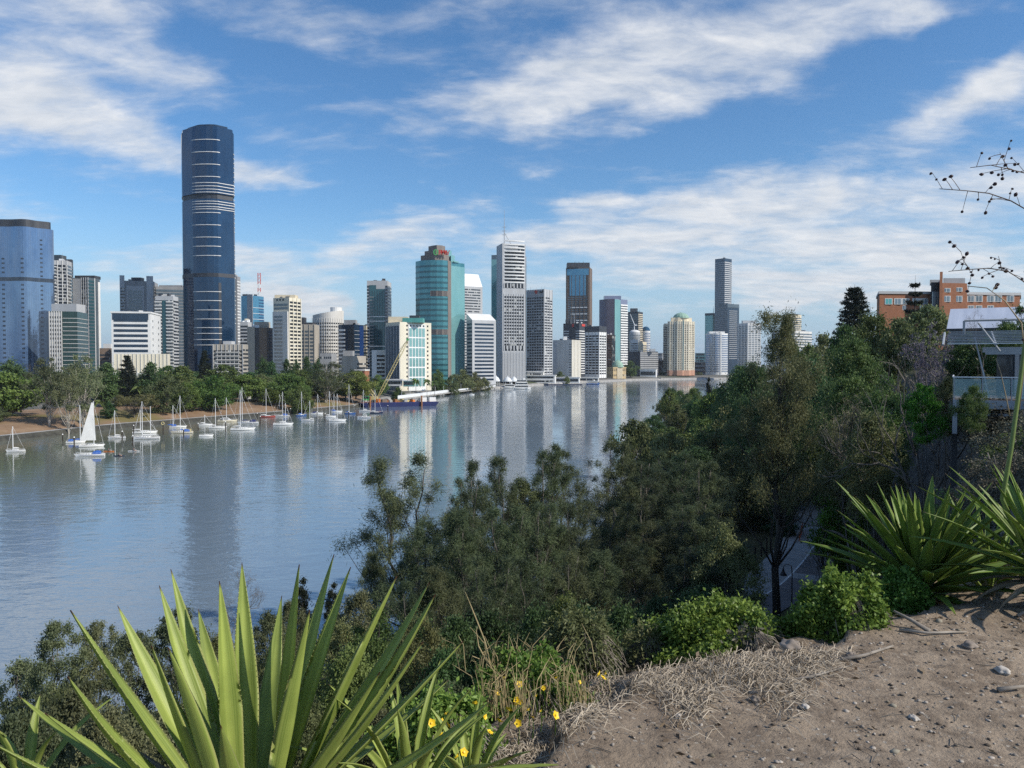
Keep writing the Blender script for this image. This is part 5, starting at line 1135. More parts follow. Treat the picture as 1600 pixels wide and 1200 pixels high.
            MB().tube([(.5, -1.0, .62), (.5, 1.0, .4)], .025, 5).build('paddle', alu, t, loc=(0, 0, .1))
    kayak(170, 706, 17, orange_p, 'orange kayak at the stern of the boat with no mast', 'person in dark vest paddling the orange kayak')
    kayak(209, 705.5, 18, gel, 'white kayak below the dark pile', 'person in dark vest paddling the white kayak')
    kayak(186, 713, 17, gel_dark, 'dark low kayak in front of the orange kayak', 'person in dark vest paddling the dark kayak')
    # piles
    PL = ((98, 689, 30, 'white capped pile left of the raised white sail'), (116, 699, 48, 'dark pile in front of the boat behind the raised sail'), (191, 688, 46, 'dark pile at the bow of the slim masted sailboat'), (209, 679, 52, 'white topped pile at the left end of the ketch'), (207.6, 697, 50, 'dark pile standing above the white kayak'),
          (255, 679, 60, 'pile with a yellow lifebuoy sign'), (287, 684, 46, 'dark pile in front of the yellow wheelhouse boat'), (309.6, 673, 42, 'dark pile left of the small boat without mast'), (402, 656, 46, 'pile right of the largest sailboat'), (406.7, 665, 62, 'tall dark pile in front of the red hulled sailboat'), (352.5, 675, 62, 'dark pile between the cream motorboat and the largest sailboat'),
          (429, 646, 48, 'pile at the bow of the red hulled sailboat'), (454, 649, 52, 'pile right of the long white cruiser'), (495.5, 654, 50, 'dark pile between the jetty boats'), (508, 659, 56, 'thick dark pile left of the motor yacht'), (545, 654, 52, 'dark pile at the stern of the motor yacht'), (554.4, 644, 56, 'pale topped pile right of the bright blue sailboat'), (606, 643, 50, 'white capped lone pile in front of the barge'),
          (1001, 690, 80, 'short dark pile right of the two tall piles by the near bank trees'), (982, 702, 170, 'left one of two tall dark piles by the near bank trees'), (987, 700, 175, 'right one of two tall dark piles by the near bank trees'), (1007, 690, 110, 'slim dark pile nearest the right bank walkway'))
    for px, py, h, lab in PL:
        p = on_level(px, py, 0); hm = h / 10.0 * .55 + .6
        if px > 900: hm = h / RES * p.y * .12 + 2.5
        t = thing('mooring_pile', lab, 'pile', (p.x, p.y, 0), 0, 'mooring piles'); r = .2 if px < 900 else .28
        MB().lathe([(r, -2), (r, hm * .7), (r * .96, hm)], 10).build('post', timber, t)
        if px < 900: MB().lathe([(r * 1.15, hm - .02), (r * 1.15, hm + .12), (.02, hm + .42)], 10).build('cap', gel, t)
        if px == 255:
            mb = MB(); 
            for k in range(12):
                a0, a1 = k * .5236, (k + 1) * .5236; mb.tube([(.55 * math.cos(a0), -.28, hm + .5 + .55 * math.sin(a0)), (.55 * math.cos(a1), -.28, hm + .5 + .55 * math.sin(a1))], .14, 6)
            mb.build('lifebuoy', yellow_p, t)
M_vest = M_plain('dark_vest', (.03, .03, .05), .8, .2, 3, streak=False)
def works():
    # blue work barge with crane
    p0, p1 = on_level(563, 636, 0), on_level(683, 633.5, 0); c = (p0 + p1) / 2; L = (p1 - p0).length; rz = math.atan2(p1.y - p0.y, p1.x - p0.x)
    t = thing('work_barge', 'long dark blue work barge moored at the end of the jetty', 'barge', (c.x, c.y, 0), rz)
    W = 11; H = 2.6; mb = MB()
    mb.loft([[(x, -W / 2 * w, H), (x + dx, -W / 2 * w * .96, -.5), (x + dx, W / 2 * w * .96, -.5), (x, W / 2 * w, H)] for x, w, dx in ((-L / 2, .9, 2.0), (-L / 2 + 3, 1, 0), (L * .30, 1, 0), (L * .45, 1, 0), (L / 2, .85, -2.4))]); mb.build('hull', barge_m, t)
    mb = MB().box((0, 0, H - .05), (L * .97, W * .92, .2)); mb.build('deck', rust, t); rr = random.Random(3)
    for s in (-1, 1): MB().box((0, s * W * .49, H + .12), (L * .95, .18, .4)).build('bulwark', canvas_n, t)
    for x in (L * .26, -L * .40): MB().lathe([(.55, -2), (.55, H + 4.2), (.2, H + 4.4)], 10, (x, -W / 2 - .7, 0)).build('spud_pile', rust, t)
    for s, xx in ((-1, L * .30), (-1, L * .42)): MB().box((xx, -W * .2, H + 1.5), (4.2, 3.2, 2.9)).build('deck_house', gel, t)
    MB().box((L * .455, 0, H + .9), (1.2, 6, 1.7)).build('winch', orange_p, t)
    k = 0
    for i in range(16):
        x = -L * .30 + L * .55 * rr.random(); y = -W * .38 + W * .5 * rr.random(); s = (1.2 + 2.6 * rr.random(), 1 + 1.5 * rr.random(), .7 + 1.5 * rr.random()); w = Matrix.Rotation(rr.random() * .6, 4, 'Z') @ Vector((x, y, H))
        m = (rust, orange_p, greyc, brownw, yellow_p)[i % 5]; q = t.matrix_basis @ Vector((x, y, H + .06)); lab = 'pieces of rusty gear and crates heaped on the blue barge deck'
        o = thing('equipment_crate', lab, 'crate', (c.x + math.cos(rz) * x - math.sin(rz) * y, c.y + math.sin(rz) * x + math.cos(rz) * y, H + .06), rz + rr.random(), 'gear on the barge deck')
        mb = MB().box((0, 0, s[2] / 2), s); mb.box((0, 0, s[2] + .06), (s[0] * 1.05, s[1] * 1.05, .12)); mb.box((0, -s[1] / 2 - .05, s[2] * .5), (s[0] * .2, .1, s[2] * .9)); mb.build('crate_body', m, o)
    # crane
    b = at(588, 626, c.y - 3); cr = thing('crawler_crane', 'yellow lattice boom crane standing on the blue barge, boom raised to the right', 'crane', (b.x, c.y - 1.0, H + .1))
    MB().box((0, 0, 1.0), (6, 4.4, 1.2)).build('turntable', dgrey, cr)
    for s in (1, -1): MB().box((0, s * 2.1, .5), (6.4, 1.0, 1.0)).build('crawler_track', dgrey, cr)
    MB().box((-2.0, 0, 2.6), (5.2, 3.4, 2.2)).build('engine_house', yellow_p, cr); cb = MB().box((-6.5, -1.3, 2.6), (4.6, 2.2, 2.8)).build('operator_cabin', green_p, cr); MB().box((-6.5, -2.43, 3.0), (3.4, .06, 1.3)).build('window', g_dark, cb)
    def lattice(a, b, w, n, name, mat):
        a, b = Vector(a), Vector(b); d = (b - a).normalized(); s = Vector((0, 1, 0)); u = d.cross(s).normalized(); mb = MB()
        cs = lambda t: [a + (b - a) * t + (s * i + u * j) * w * (.35 + .65 * min(1, 6 * t, 6 * (1 - t))) for i, j in ((-1, -1), (1, -1), (1, 1), (-1, 1))]
        for k in range(n):
            A, B = cs(k / n), cs((k + 1) / n)
            for i in range(4): mb.tube([A[i], B[i]], .12, 4); mb.tube([A[i], B[(i + 1) % 4]], .06, 4)
        return mb.build(name, mat, cr)
    tip = at(637, 531, c.y - 1.0) - cr.location; foot = at(590, 622, c.y - 1.0) - cr.location
    lattice(foot, tip, .8, 22, 'boom', yellow_p); top = at(576, 607, c.y - 1) - cr.location; lattice((-.6, 0, 3), top, .8, 5, 'gantry', yellow_p)
    for s in (-1, 1): MB().tube([top + Vector((0, s * .6, 0)), foot + (tip - foot) * .96 + Vector((0, s * .3, .8))], .05, 4).build('cable', dgrey, cr)
    MB().tube([tip, (tip.x, tip.y, 9)], .06, 4).build('cable', dgrey, cr); MB().box((tip.x, tip.y, 8.6), (.6, .4, 1.0)).build('hook', rust, cr); MB().box((tip.x, tip.y, tip.z + .2), (1.6, 1.6, 1.2)).build('boom_head', green_p, cr)
    # jetty
    a, b = on_level(474, 637, 0), on_level(572, 637, 0); b.y = c.y + 8; b.x = at(572, 630, b.y).x; a = Vector((at(470, 630, 512).x, 512, 0))
    d = b - a; l = d.length; rz = math.atan2(d.y, d.x); t = thing('jetty', 'long low white jetty on dark piles between the park and the barge', 'jetty', (a.x, a.y, 0), rz)
    MB().box((l / 2, 0, 2.9), (l, 3.2, .45)).build('deck', offw, t); MB().box((l / 2, -1.62, 3.1), (l, .06, .5)).build('edge_beam', white, t)
    for k in range(11):
        for s in (-1, 1): MB().lathe([(.28, -3), (.28, 2.7)], 8, (l * (k + .3) / 11, s * 1.2, 0)).build('pile', timber, t)
    rl = MB(); rl.tube([(0, -1.5, 4.1), (l, -1.5, 4.1)], .05, 4); rl.build('rail', alu, t)
    for i, (u, m, lab) in enumerate(((.38, gel, 'white van parked on the jetty'), (.52, lgrey, 'grey van parked on the jetty'), (.70, offw, 'pale van parked on the jetty, nearest the barge'))):
        x, y = a.x + d.x * u, a.y + d.y * u; v = thing('parked_van', lab, 'van', (x, y, 3.13), rz); mb = MB()
        mb.loft([[(xx, -.9, .35), (xx, -.9, .9), (xx2, -.78, hh), (xx2, .78, hh), (xx, .9, .9), (xx, .9, .35)] for xx, xx2, hh in ((-2.4, -2.35, 1.95), (1.0, .6, 1.95), (1.6, 1.5, 1.1), (2.4, 2.35, 1.0))]); mb.build('body', m, v)
        for sx in (-1.5, 1.5):
            for sy in (-.85, .85):
                w = MB().lathe([(.34, -.1), (.34, .1)], 12); o = w.build('wheel', black_p, v, loc=(sx, sy, .34)); o.rotation_euler = (R(90), 0, 0)
        for s in (-1, 1): MB().box((-.6, s * .84, 1.45), (2.2, .05, .5)).build('window', g_dark, v)
    # promenade wall and walkway, in lengths
    W = [(622, 616.5, 540), (660, 613, 590), (700, 608.5, 660), (740, 605.5, 735), (775, 603, 812)]
    for k, ((p0, y0, Y0), (p1, y1, Y1)) in enumerate(zip(W[:-1], W[1:])):
        A, B = at(p0, y0, Y0), at(p1, y1, Y1); d = B - A; rz = math.atan2(d.y, d.x); l = math.hypot(d.x, d.y)
        t = thing('promenade', ['white hoarding fence along the waterfront behind the barge', 'white hoarding fence along the waterfront in front of the hotel garden', 'low white promenade wall in front of the teal tower', 'white promenade wall ending at the ferry landing'][k], 'promenade wall', (A.x, A.y, 0), rz)
        MB().box((l / 2, 0, 2.3), (l, 1.0, 1.0)).build('deck', conc_m, t); MB().box((l / 2, .3, 3.85), (l * .995, .2, 2.3 if k < 2 else 1.3)).build('hoarding', metal_w, t)
        for j in range(6): MB().lathe([(.3, -3), (.3, 1.85)], 7, (l * (j + .5) / 6, -.1, 0)).build('pile', timber, t)
        for j in range(3): MB().tube([(l * (j + .5) / 3, .5, 2.6), (l * (j + .5) / 3, .5, 8.2), (l * (j + .5) / 3 + .7, .5, 8.4)], .09, 5).build('lamp_post', alu, t)
    A, B = on_level(716, 612.5, 0), on_level(757, 610.5, 0); d = B - A; t = thing('pontoon', 'dark floating pontoon with a gangway in front of the promenade wall', 'pontoon', (A.x, A.y, 0), math.atan2(d.y, d.x)); l = d.length
    MB().box((l / 2, 1.5, .6), (l, 4, 1.4)).build('float', gel_dark, t); MB().box((l * .4, 1.8, 2.8), (l * .45, 3, .25)).build('canopy', metal_w, t)
    for x in (.2, .6): MB().tube([(l * x, 1.8, 1.2), (l * x, 1.8, 2.8)], .12, 5).build('post', alu, t)
    # ferries
    def ferry(px, py, lp, decks, label, yaw=0, hullm=gel):
        p = on_level(px, py, 0); L = lp * p.y / RES; B = L * .28; t = thing('ferry', label, 'ferry', (p.x, p.y, 0), R(yaw)); link('hull', hull_mesh(L, B, 1.5, hullm), t); z = 1.5
        for k in range(decks):
            f = .82 - .12 * k; MB().box((-L * .04, 0, z + 1.3), (L * f, B * (.92 - .1 * k), 2.6)).build('cabin', gel, t)
            for s in (1, -1): MB().box((-L * .04, s * B * (.46 - .05 * k), z + 1.45), (L * f * .95, .08, 1.15)).build('window_band', g_dark, t)
            MB().box((-L * .04, 0, z + 2.7), (L * (f + .06), B, .22)).build('deck', gel, t); z += 2.85
        MB().box((L * .12, 0, z + .9), (L * .1, B * .4, 1.6)).build('wheelhouse', gel, t); MB().tube([(0, 0, z), (0, 0, z + 4)], .12, 5).build('mast', alu, t)
    ferry(816, 608, 26, 3, 'white three deck river boat berthed at the ferry landing'); ferry(926, 600.5, 20, 1, 'pale blue and white catamaran ferry at the far bank below the pale office tower', 0, gel_blue); ferry(797, 606.5, 18, 1, 'low white ferry tied up left of the three deck river boat')
    A = on_level(880, 602, 0); t = thing('landing_stage', 'dark flat landing stage between the river boat and the long white gallery', 'landing stage', (A.x, A.y, 0)); MB().box((0, 2, .8), (48, 5, 1.2)).build('float', gel_dark, t); MB().box((-6, 3, 4), (20, 4, .35)).build('canopy', metal_w, t)
    for x in (-14, -6, 2): MB().tube([(x, 3, 1.2), (x, 3, 4)], .2, 5).build('post', alu, t)
    # marker board and steps on the bank
    p = at(390, 640, 445); t = thing('marker_board', 'white and black marker board standing on the brown bank', 'sign', (p.x, p.y, tzb(445, 390)))
    for s in (-1, 1): MB().tube([(s * .5, 0, 0), (s * .5, 0, 3.2)], .09, 6).build('post', black_p, t)
    MB().box((0, -.1, 2.6), (1.7, .12, 1.6)).build('panel', gel, t); MB().box((0, -.1, 1.2), (1.5, .12, 1.0)).build('panel', black_p, t)
    p = on_level(189, 651, 3.0); t = thing('boat_ramp', 'grey concrete ramp with a dark edge running down the brown bank', 'ramp', (p.x, p.y, 2.6), R(-38)); MB().loft([[(-12, y, 1.4), (-12, y, 1.75)] if 0 else [(x, -1.8, z), (x, 1.8, z), (x, 1.8, z - .7), (x, -1.8, z - .7)] for y, x, z in ((0, -12, 1.2), (0, 0, .35), (0, 10, -1.4))]).build('slab', conc_m, t); MB().loft([[(x, -2.2, z), (x, -1.8, z), (x, -1.8, z - 1.1), (x, -2.2, z - 1.1)] for x, z in ((-2, .55), (4, -.1), (10, -1.2))]).build('kerb', black_p, t)
def bank_dist(x, y): return -float(sdist(FARB, np.array([x]), np.array([y]))[0])
def tzb(Y, px):
    x = (px - 800) / RES * Y; b = bank_dist(x, Y)
    return float(np.interp(b, [-6, 0, 1.6, 2.4, 5.2, 8, 14, 24, 40, 70], [-3, 0, 1.4, 1.7, 1.85, 2.4, 3.8, 4.8, 5.4, 6.0]))
def far_trees():
    F = [('rain', 8, 583, 325, 120, 'bright green spreading tree at the left end of the far bank'), ('olivef', -6, 636, 300, 40, 'grey green bush at the water end of the bank below the bright green tree'), ('gumf', 76, 560, 305, 62, 'gum with a forked pale trunk right of the bright green spreading tree'), ('gumf', 106, 574, 302, 42, 'slender leaning gum between two larger pale trunked gums'), ('gumf', 130, 556, 310, 72, 'tall gum whose pale trunk rises behind the raised white sail'),
         ('darkf', 16, 562, 430, 52, 'dark round tree right below the pale blue glass tower'), ('bare', 62, 566, 400, 40, 'bare grey branched tree in front of the pale blue glass tower'), ('darkf', 167, 568, 385, 40, 'dark narrow tree left of the hoop pine on the far bank'), ('pineb', 199, 553, 395, 44, 'dark conical hoop pine in front of the cream podium'), ('palm', 214, 600, 360, 26, 'palm below the dark conical hoop pine'), ('darkf', 234, 567, 395, 44, 'dark rounded tree right of the hoop pine on the far bank'), ('umbrella', 209, 617, 348, 74, 'flat topped umbrella shaped tree above the boat ramp'), ('darkf', 170, 628, 338, 26, 'dark green bush left of the umbrella shaped tree'), ('palm', 154, 622, 318, 20, 'short palm behind the raised white sail'),
         ('olivef', 262, 588, 368, 66, 'round olive tree right of the umbrella shaped tree'), ('rain', 292, 598, 378, 48, 'domed green tree above the blue covered boats'), ('rain', 330, 588, 392, 74, 'broad domed green tree left of the marker board'), ('rain', 385, 586, 450, 66, 'broad domed green tree behind the marker board'), ('pineb', 320, 545, 455, 34, 'dark conifer in front of the tallest tower'), ('fig', 285, 572, 440, 60, 'dense green tree below the tallest tower at its left'), ('fig', 350, 570, 450, 60, 'dense green tree below the beige mid rise block'), ('fig', 262, 572, 455, 44, 'small dense tree below the white balcony apartments'),
         ('darkf', 411, 559, 520, 34, 'dark tree in front of the brown office block'), ('darkf', 424, 566, 510, 28, 'second dark tree right of the one before the brown block'), ('darkf', 448, 562, 520, 24, 'dark slim tree before the foot of the cream stepped tower'), ('darkf', 463, 563, 530, 20, 'thin dark tree right of the one before the cream stepped tower'), ('darkf', 480, 558, 520, 24, 'dark slim tree before the beige banded block'), ('darkf', 497, 560, 530, 24, 'dark small crowned tree left of the low stone building'),
         ('rain', 452, 584, 442, 66, 'bright green domed tree above the red hulled boat'), ('fig', 468, 604, 425, 44, 'low round green tree at the jetty end'), ('rain', 425, 606, 432, 44, 'low bright tree between the marker board and the red hulled boat'), ('gumf', 508, 565, 470, 62, 'large brownish gum above the jetty'), ('gumf', 545, 577, 500, 46, 'brownish gum with a pale trunk at the middle of the jetty'), ('jacaf', 574, 598, 520, 18, 'small purple flowering tree behind the barge crane'), ('fig', 590, 587, 570, 30, 'green tree left of the hotel behind the crane boom'), ('fig', 622, 606, 560, 20, 'small bright bush in front of the low pavilion'), ('palm', 650, 589, 580, 18, 'palm at the hotel terrace'), ('palm', 667, 590, 584, 15, 'palm right of the hotel terrace'), ('palm', 679, 592, 610, 14, 'palm at the right corner of the hotel'),
         ('fig', 684, 578, 660, 26, 'green tree at the right corner of the hotel'), ('olivef', 704, 588, 670, 30, 'olive tree below the left part of the teal tower'), ('olivef', 722, 579, 720, 36, 'large olive tree below the teal tower'), ('olivef', 741, 583, 735, 30, 'olive tree left of the white marquee roofs'), ('olivef', 756, 590, 770, 24, 'small olive tree in front of the white marquee roofs'), ('darkf', 733, 572, 790, 22, 'dark tree at the foot of the navy banded wedge tower'), ('darkf', 748, 573, 800, 24, 'dark wide tree at the foot of the white wedge tower'),
         ('fig', 985, 565, 1255, 24, 'large dark green tree right of the copper domed building'), ('fig', 875, 581, 1060, 16, 'small tree on top of the long white gallery'), ('fig', 886, 588, 1040, 9, 'small bush in front of the long white gallery'), ('fig', 1034, 581, 1360, 14, 'small tree left of the domed cream tower'), ('olivef', 1093, 582, 1400, 14, 'small tree between the two riverside apartment towers'), ('fig', 1146, 583, 1400, 12, 'small tree right of the white curved tower'), ('fig', 1160, 584, 1420, 16, 'round tree at the far right shore')]
    for kd, px, yt, Y, w, lab in F: tree(kd, {'palm': 'palm_tree', 'pineb': 'hoop_pine', 'gumf': 'gum_tree', 'jacaf': 'jacaranda_tree'}.get(kd, 'park_tree'), px, yt, Y, w, lab, None, zb=tzb(Y, px) - .2)
    rr = random.Random(12)
    for k in range(38):
        px = -30 + 600 * (k + rr.random()) / 38; Y = 400 + 90 * rr.random() + max(0, px) * .12; kd = rr.choice(['fig', 'fig', 'olivef', 'gumf', 'darkf', 'rain']); yt = 578 + 16 * rr.random()
        tree(kd, 'park_tree', px, yt, Y, 38 + 30 * rr.random(), 'green tree in the second row of the park behind the bank trees', 'trees filling the park behind the far bank', zb=5.5)
boats(); works(); far_trees()
# ------------------------------------------------------------------ near bank, cliff top
def near_trees():
    SH = 'she-oaks below the cliff'
    rr = random.Random(21)
    A = [(640, 712, 76, 150, 'tall open she-oak at the left end of the dark trees below the cliff'), (712, 738, 74, 100, 'slender she-oak second from the left in the dark trees below the cliff'), (742, 722, 82, 92, 'she-oak with a ragged double top left of the middle of the dark trees'), (790, 715, 88, 104, 'she-oak with a loose pointed top below the teal reflection'),
         (848, 706, 92, 105, 'tall she-oak in the middle of the dark trees, with pale sunlit crown'), (893, 693, 98, 100, 'tallest she-oak in the middle of the dark trees'), (948, 690, 104, 96, 'she-oak left of the two tall dark piles'), (996, 716, 104, 104, 'she-oak right in front of the two tall dark piles'), (1048, 706, 112, 110, 'brown tinged she-oak where the dark trees meet the right bank'), (1092, 722, 96, 110, 'dark she-oak left of the tall gum'), (588, 858, 70, 62, 'small dark she-oak reaching over the water at the left of the dark trees')]
    for px, yt, Y, w, lab in A: tree('sheoak', 'sheoak_tree', px, yt, Y, w * 1.28, lab, None)
    B = [(668, 815, 66), (726, 800, 64), (780, 792, 68), (838, 788, 70), (896, 780, 74), (950, 784, 78), (1010, 780, 82), (1062, 782, 84), (1112, 790, 80), (700, 880, 54), (760, 868, 56), (824, 872, 58), (884, 862, 60), (946, 866, 62), (1006, 852, 66), (1066, 850, 68), (1118, 850, 70), (1118, 806, 92), (640, 905, 52)]
    for px, yt, Y in B: tree('sheoak', 'sheoak_tree', px, yt, Y, 138, 'dark she-oak inside the shaded mass of trees below the cliff', 'she-oaks in the shaded mass')
    U = [(640, 965, 46), (706, 968, 44), (770, 960, 46), (834, 950, 44), (900, 950, 46), (965, 948, 46), (1030, 935, 50), (1090, 925, 54), (1105, 915, 60), (860, 1000, 36), (940, 990, 36), (1020, 985, 38), (1100, 975, 42), (760, 1010, 36), (690, 1015, 36), (1000, 1030, 30), (900, 1035, 30)]
    for px, yt, Y in U: tree('dense', 'understorey_tree', px, yt, Y, 128, 'dark leafy tree at the foot of the shaded mass below the cliff', 'understorey below the cliff')
    G = [(1138, 824, 66, 112, 'oliveb', 'olive crowned tree beside the bend of the path, lighter than the trees round it'), (872, 925, 40, 90, 'greenb', 'dull green bush at the foot of the dark trees, middle'), (820, 745, 92, 70, 'oliveb', 'sunlit yellowish tree glowing through the dark she-oaks'), (470, 905, 76, 34, 'cypress', 'narrow dark tree by the water, left of two'), (518, 912, 74, 30, 'cypress', 'narrow dark tree by the water, right of two'), (560, 925, 60, 90, 'bush', 'grey green bush at the water left of the dark she-oaks')]
    for px, yt, Y, w, kd, lab in G: tree(kd, 'riverbank_tree', px, yt, Y, w, lab)
    L = [(20, 1040, 48, 110, 'bush', 'grey green shrubby tree at the left edge of the picture'), (80, 975, 44, 96, 'bush', 'loose grey green tree with a rounded top left of the big agave leaves'), (150, 968, 46, 76, 'bush', 'loose grey green tree second from the left at the water'), (205, 990, 42, 96, 'bush', 'grey green tree showing between the left leaves of the big agave'), (268, 950, 50, 90, 'bush', 'taller grey green tree behind the left leaves of the big agave'), (366, 895, 56, 112, 'bareb', 'leafless brown tree against the water behind the big agave'), (415, 960, 48, 84, 'bush', 'grey green tree right of the leafless brown tree'), (455, 940, 52, 60, 'bush', 'small tree at the water below the two narrow dark trees'), (330, 985, 40, 100, 'oliveb', 'olive bush at the foot of the leafless brown tree'), (430, 1000, 36, 110, 'oliveb', 'olive bush behind the middle of the big agave'), (520, 968, 44, 110, 'oliveb', 'rounded olive bush behind the right leaves of the big agave'), (590, 955, 42, 110, 'greenb', 'rounded green tree right behind the tallest agave leaves'), (650, 965, 38, 120, 'oliveb', 'rounded olive tree at the right of the big agave'), (560, 1010, 30, 120, 'greenb', 'green bush low behind the right half of the big agave')]
    for px, yt, Y, w, kd, lab in L: tree(kd, 'riverbank_tree', px, yt, Y, w, lab)
    for k in range(30):
        px = -20 + 760 * rr.random(); Y = 17 + 20 * rr.random(); yt = 1055 + 70 * rr.random() + (30 - Y) * 2
        tree(rr.choice(['bush', 'oliveb', 'bush']), 'slope_bush', px, yt, Y, 120 + 60 * rr.random(), 'olive green bush on the slope behind the big agave', 'bushes on the slope below the clearing')
    # the tall gum and the trees of the right bank
    tree('gumbig', 'gum_tree', 1217, 488, 70, 160, 'tall gum with a dark straight trunk rising beside the path', zb=tz(24.3, 70))
    Rr = [('bare', 1068, 632, 250, 56, 'pale leafless tree at the water end of the right bank'), ('cypress', 1107, 591, 235, 17, 'small dark pointed cypress by the water right of the river mouth'), ('rain', 1122, 610, 215, 74, 'bright yellow green tree behind the dark pointed cypress'), ('darkf', 1086, 618, 245, 26, 'dark round tree left of the dark pointed cypress'), ('fig', 1045, 668, 210, 80, 'low green tree on the bank near the two tall piles'), ('fig', 1075, 680, 165, 90, 'broad green tree above the two tall piles'), ('dense', 1120, 660, 150, 90, 'dark tree in front of the bright yellow green tree'), ('dense', 1160, 585, 190, 110, 'dark broad tree behind the tall gum at its left'), ('olivef', 1140, 640, 150, 90, 'olive tree left of the gum at half its height'), ('dense', 1172, 640, 130, 100, 'dark tree behind the lower crown of the tall gum'), ('oliveb', 1140, 700, 115, 110, 'sunlit olive tree with pale twigs left of the gum trunk'), ('dense', 1090, 700, 125, 100, 'dark bushy tree below the broad green tree'), ('dense', 1195, 700, 118, 110, 'dark tree close behind the gum trunk'), ('dense', 1250, 640, 150, 100, 'dark tree right of the gum crown'), ('dense', 1285, 610, 170, 100, 'dark tree filling the gap right of the gum'), ('dense', 1262, 720, 140, 90, 'dark tree over the far end of the path'), ('dense', 1226, 800, 108, 44, 'small dark tree leaning over the left side of the path'), ('darkf', 1240, 540, 260, 60, 'dark tree under the cream round tower'), ('fig', 1268, 545, 250, 70, 'grey green tree right of the cream round tower'), ('limeb', 1322, 736, 79, 84, 'fresh green tree leaning over the right side of the path'), ('limeb', 1340, 796, 76, 64, 'lower fresh green tree at the foot of the rock'), ('dense', 1330, 690, 105, 90, 'dark tree above the fresh green tree by the rock')]
    for kd, px, yt, Y, w, lab in Rr: tree(kd, {'cypress': 'cypress_tree'}.get(kd, 'bank_tree'), px, yt, Y, w, lab)
    for k in range(16):
        px = 1150 + 170 * rr.random(); Y = 120 + 120 * rr.random(); tree('dense', 'bank_tree', px, 560 + 100 * rr.random(), Y, 90, 'dark tree in the shade between the gum and the cliff', 'dark trees along the foot of the cliff')
    for k in range(44):
        Y = 130 + 290 * rr.random() ** 1.1; i0 = float(np.interp(Y, [p[1] for p in BANK], [p[0] for p in BANK])); i1 = float(np.interp(Y, [p[1] for p in EDGE], [p[0] for p in EDGE])); X = i0 + 3 + (i1 - i0 - 10) * rr.random() ** 1.4; px = 800 + X / Y * RES; h = 8 + 7 * rr.random(); kd = rr.choice(['dense', 'fig', 'greenb', 'olivef', 'dense'])
        tree(kd, 'bank_tree', px, HOR + (EYE - 3.3 - h) / Y * RES, Y, (7 + 4 * rr.random()) / Y * RES, 'leafy tree on the right bank between the water and the cliff', 'trees along the right bank')
    # cliff top
    Tt = [('pineb', 'hoop_pine', 1334, 444, 215, 88, 'large hoop pine on the clifftop left of the brick building'), ('pinegap', 'norfolk_pine', 1428, 430, 190, 54, 'tiered pine in front of the brick building'), ('olivef', 'clifftop_tree', 1290, 525, 210, 80, 'greyish tree below the large hoop pine'), ('fig', 'clifftop_tree', 1262, 540, 180, 60, 'grey green tree at the left end of the clifftop trees'), ('fig', 'clifftop_tree', 1318, 512, 170, 70, 'round tree under the large hoop pine'), ('greenb', 'clifftop_tree', 1372, 486, 120, 90, 'bright green tree in front of the left end of the brick building'), ('greenb', 'clifftop_tree', 1345, 525, 105, 90, 'dark green tree below the bright green one at the cliff edge'), ('olivef', 'clifftop_tree', 1452, 478, 130, 106, 'olive tree with pale twigs below the brick building'), ('olivef', 'clifftop_tree', 1405, 500, 115, 70, 'olive tree between the bright green tree and the purple jacaranda'), ('jaca', 'jacaranda_tree', 1440, 508, 76, 130, 'jacaranda with sparse purple flowers left of the lookout roof'), ('jaca', 'jacaranda_tree', 1466, 525, 62, 90, 'second purple jacaranda closest to the lookout roof'), ('bareb', 'bare_tree', 1536, 483, 70, 60, 'leafless dark tree in front of the white roof'), ('greenb', 'clifftop_tree', 1592, 480, 62, 70, 'dark green tree at the right edge beside the white roof'), ('fig', 'clifftop_tree', 1500, 500, 150, 60, 'tree between the olive tree and the white roof'), ('fig', 'clifftop_tree', 1512, 522, 74, 60, 'dark bush behind the left end of the slatted roof'), ('dense', 'clifftop_tree', 1556, 520, 72, 60, 'dark bush behind the middle of the slatted roof'), ('fig', 'clifftop_tree', 1600, 522, 70, 60, 'dark bush behind the right part of the slatted roof')]
    for kd, nm, px, yt, Y, w, lab in Tt: tree(kd, nm, px, yt, Y, w, lab)
    Sl = [('bare', 1385, 572, 56, 330, 'leafless tree with pale branches reaching left over the cliff'), ('bare', 1440, 556, 50, 260, 'leafless pale tree standing left of the glass railing'), ('bareb', 1350, 600, 64, 230, 'twiggy brown tree on the cliff face, farthest left'), ('limeb', 1445, 596, 42, 56, 'yellow green sapling left of the glass railing'), ('greenb', 1385, 590, 66, 90, 'green shrub behind the leafless pale branches'), ('greenb', 1330, 585, 82, 90, 'green shrub at the rim right of the dark trees'), ('dense', 1300, 600, 95, 70, 'dark shrub at the rim of the cliff'), ('oliveb', 1480, 590, 46, 60, 'olive shrub touching the corner of the glass railing'), ('greenb', 1515, 600, 36, 46, 'small feathery shrub in front of the glass railing'), ('oliveb', 1370, 640, 56, 110, 'olive shrub on the cliff face above the rock'), ('oliveb', 1320, 640, 78, 90, 'shrub at the top of the rock face'), ('greenb', 1290, 660, 90, 80, 'shrub low at the left of the cliff face')]
    for kd, px, yt, Y, w, lab in Sl: tree(kd, {'bare': 'bare_tree', 'bareb': 'bare_tree'}.get(kd, 'cliff_shrub'), px, yt, Y, w, lab)
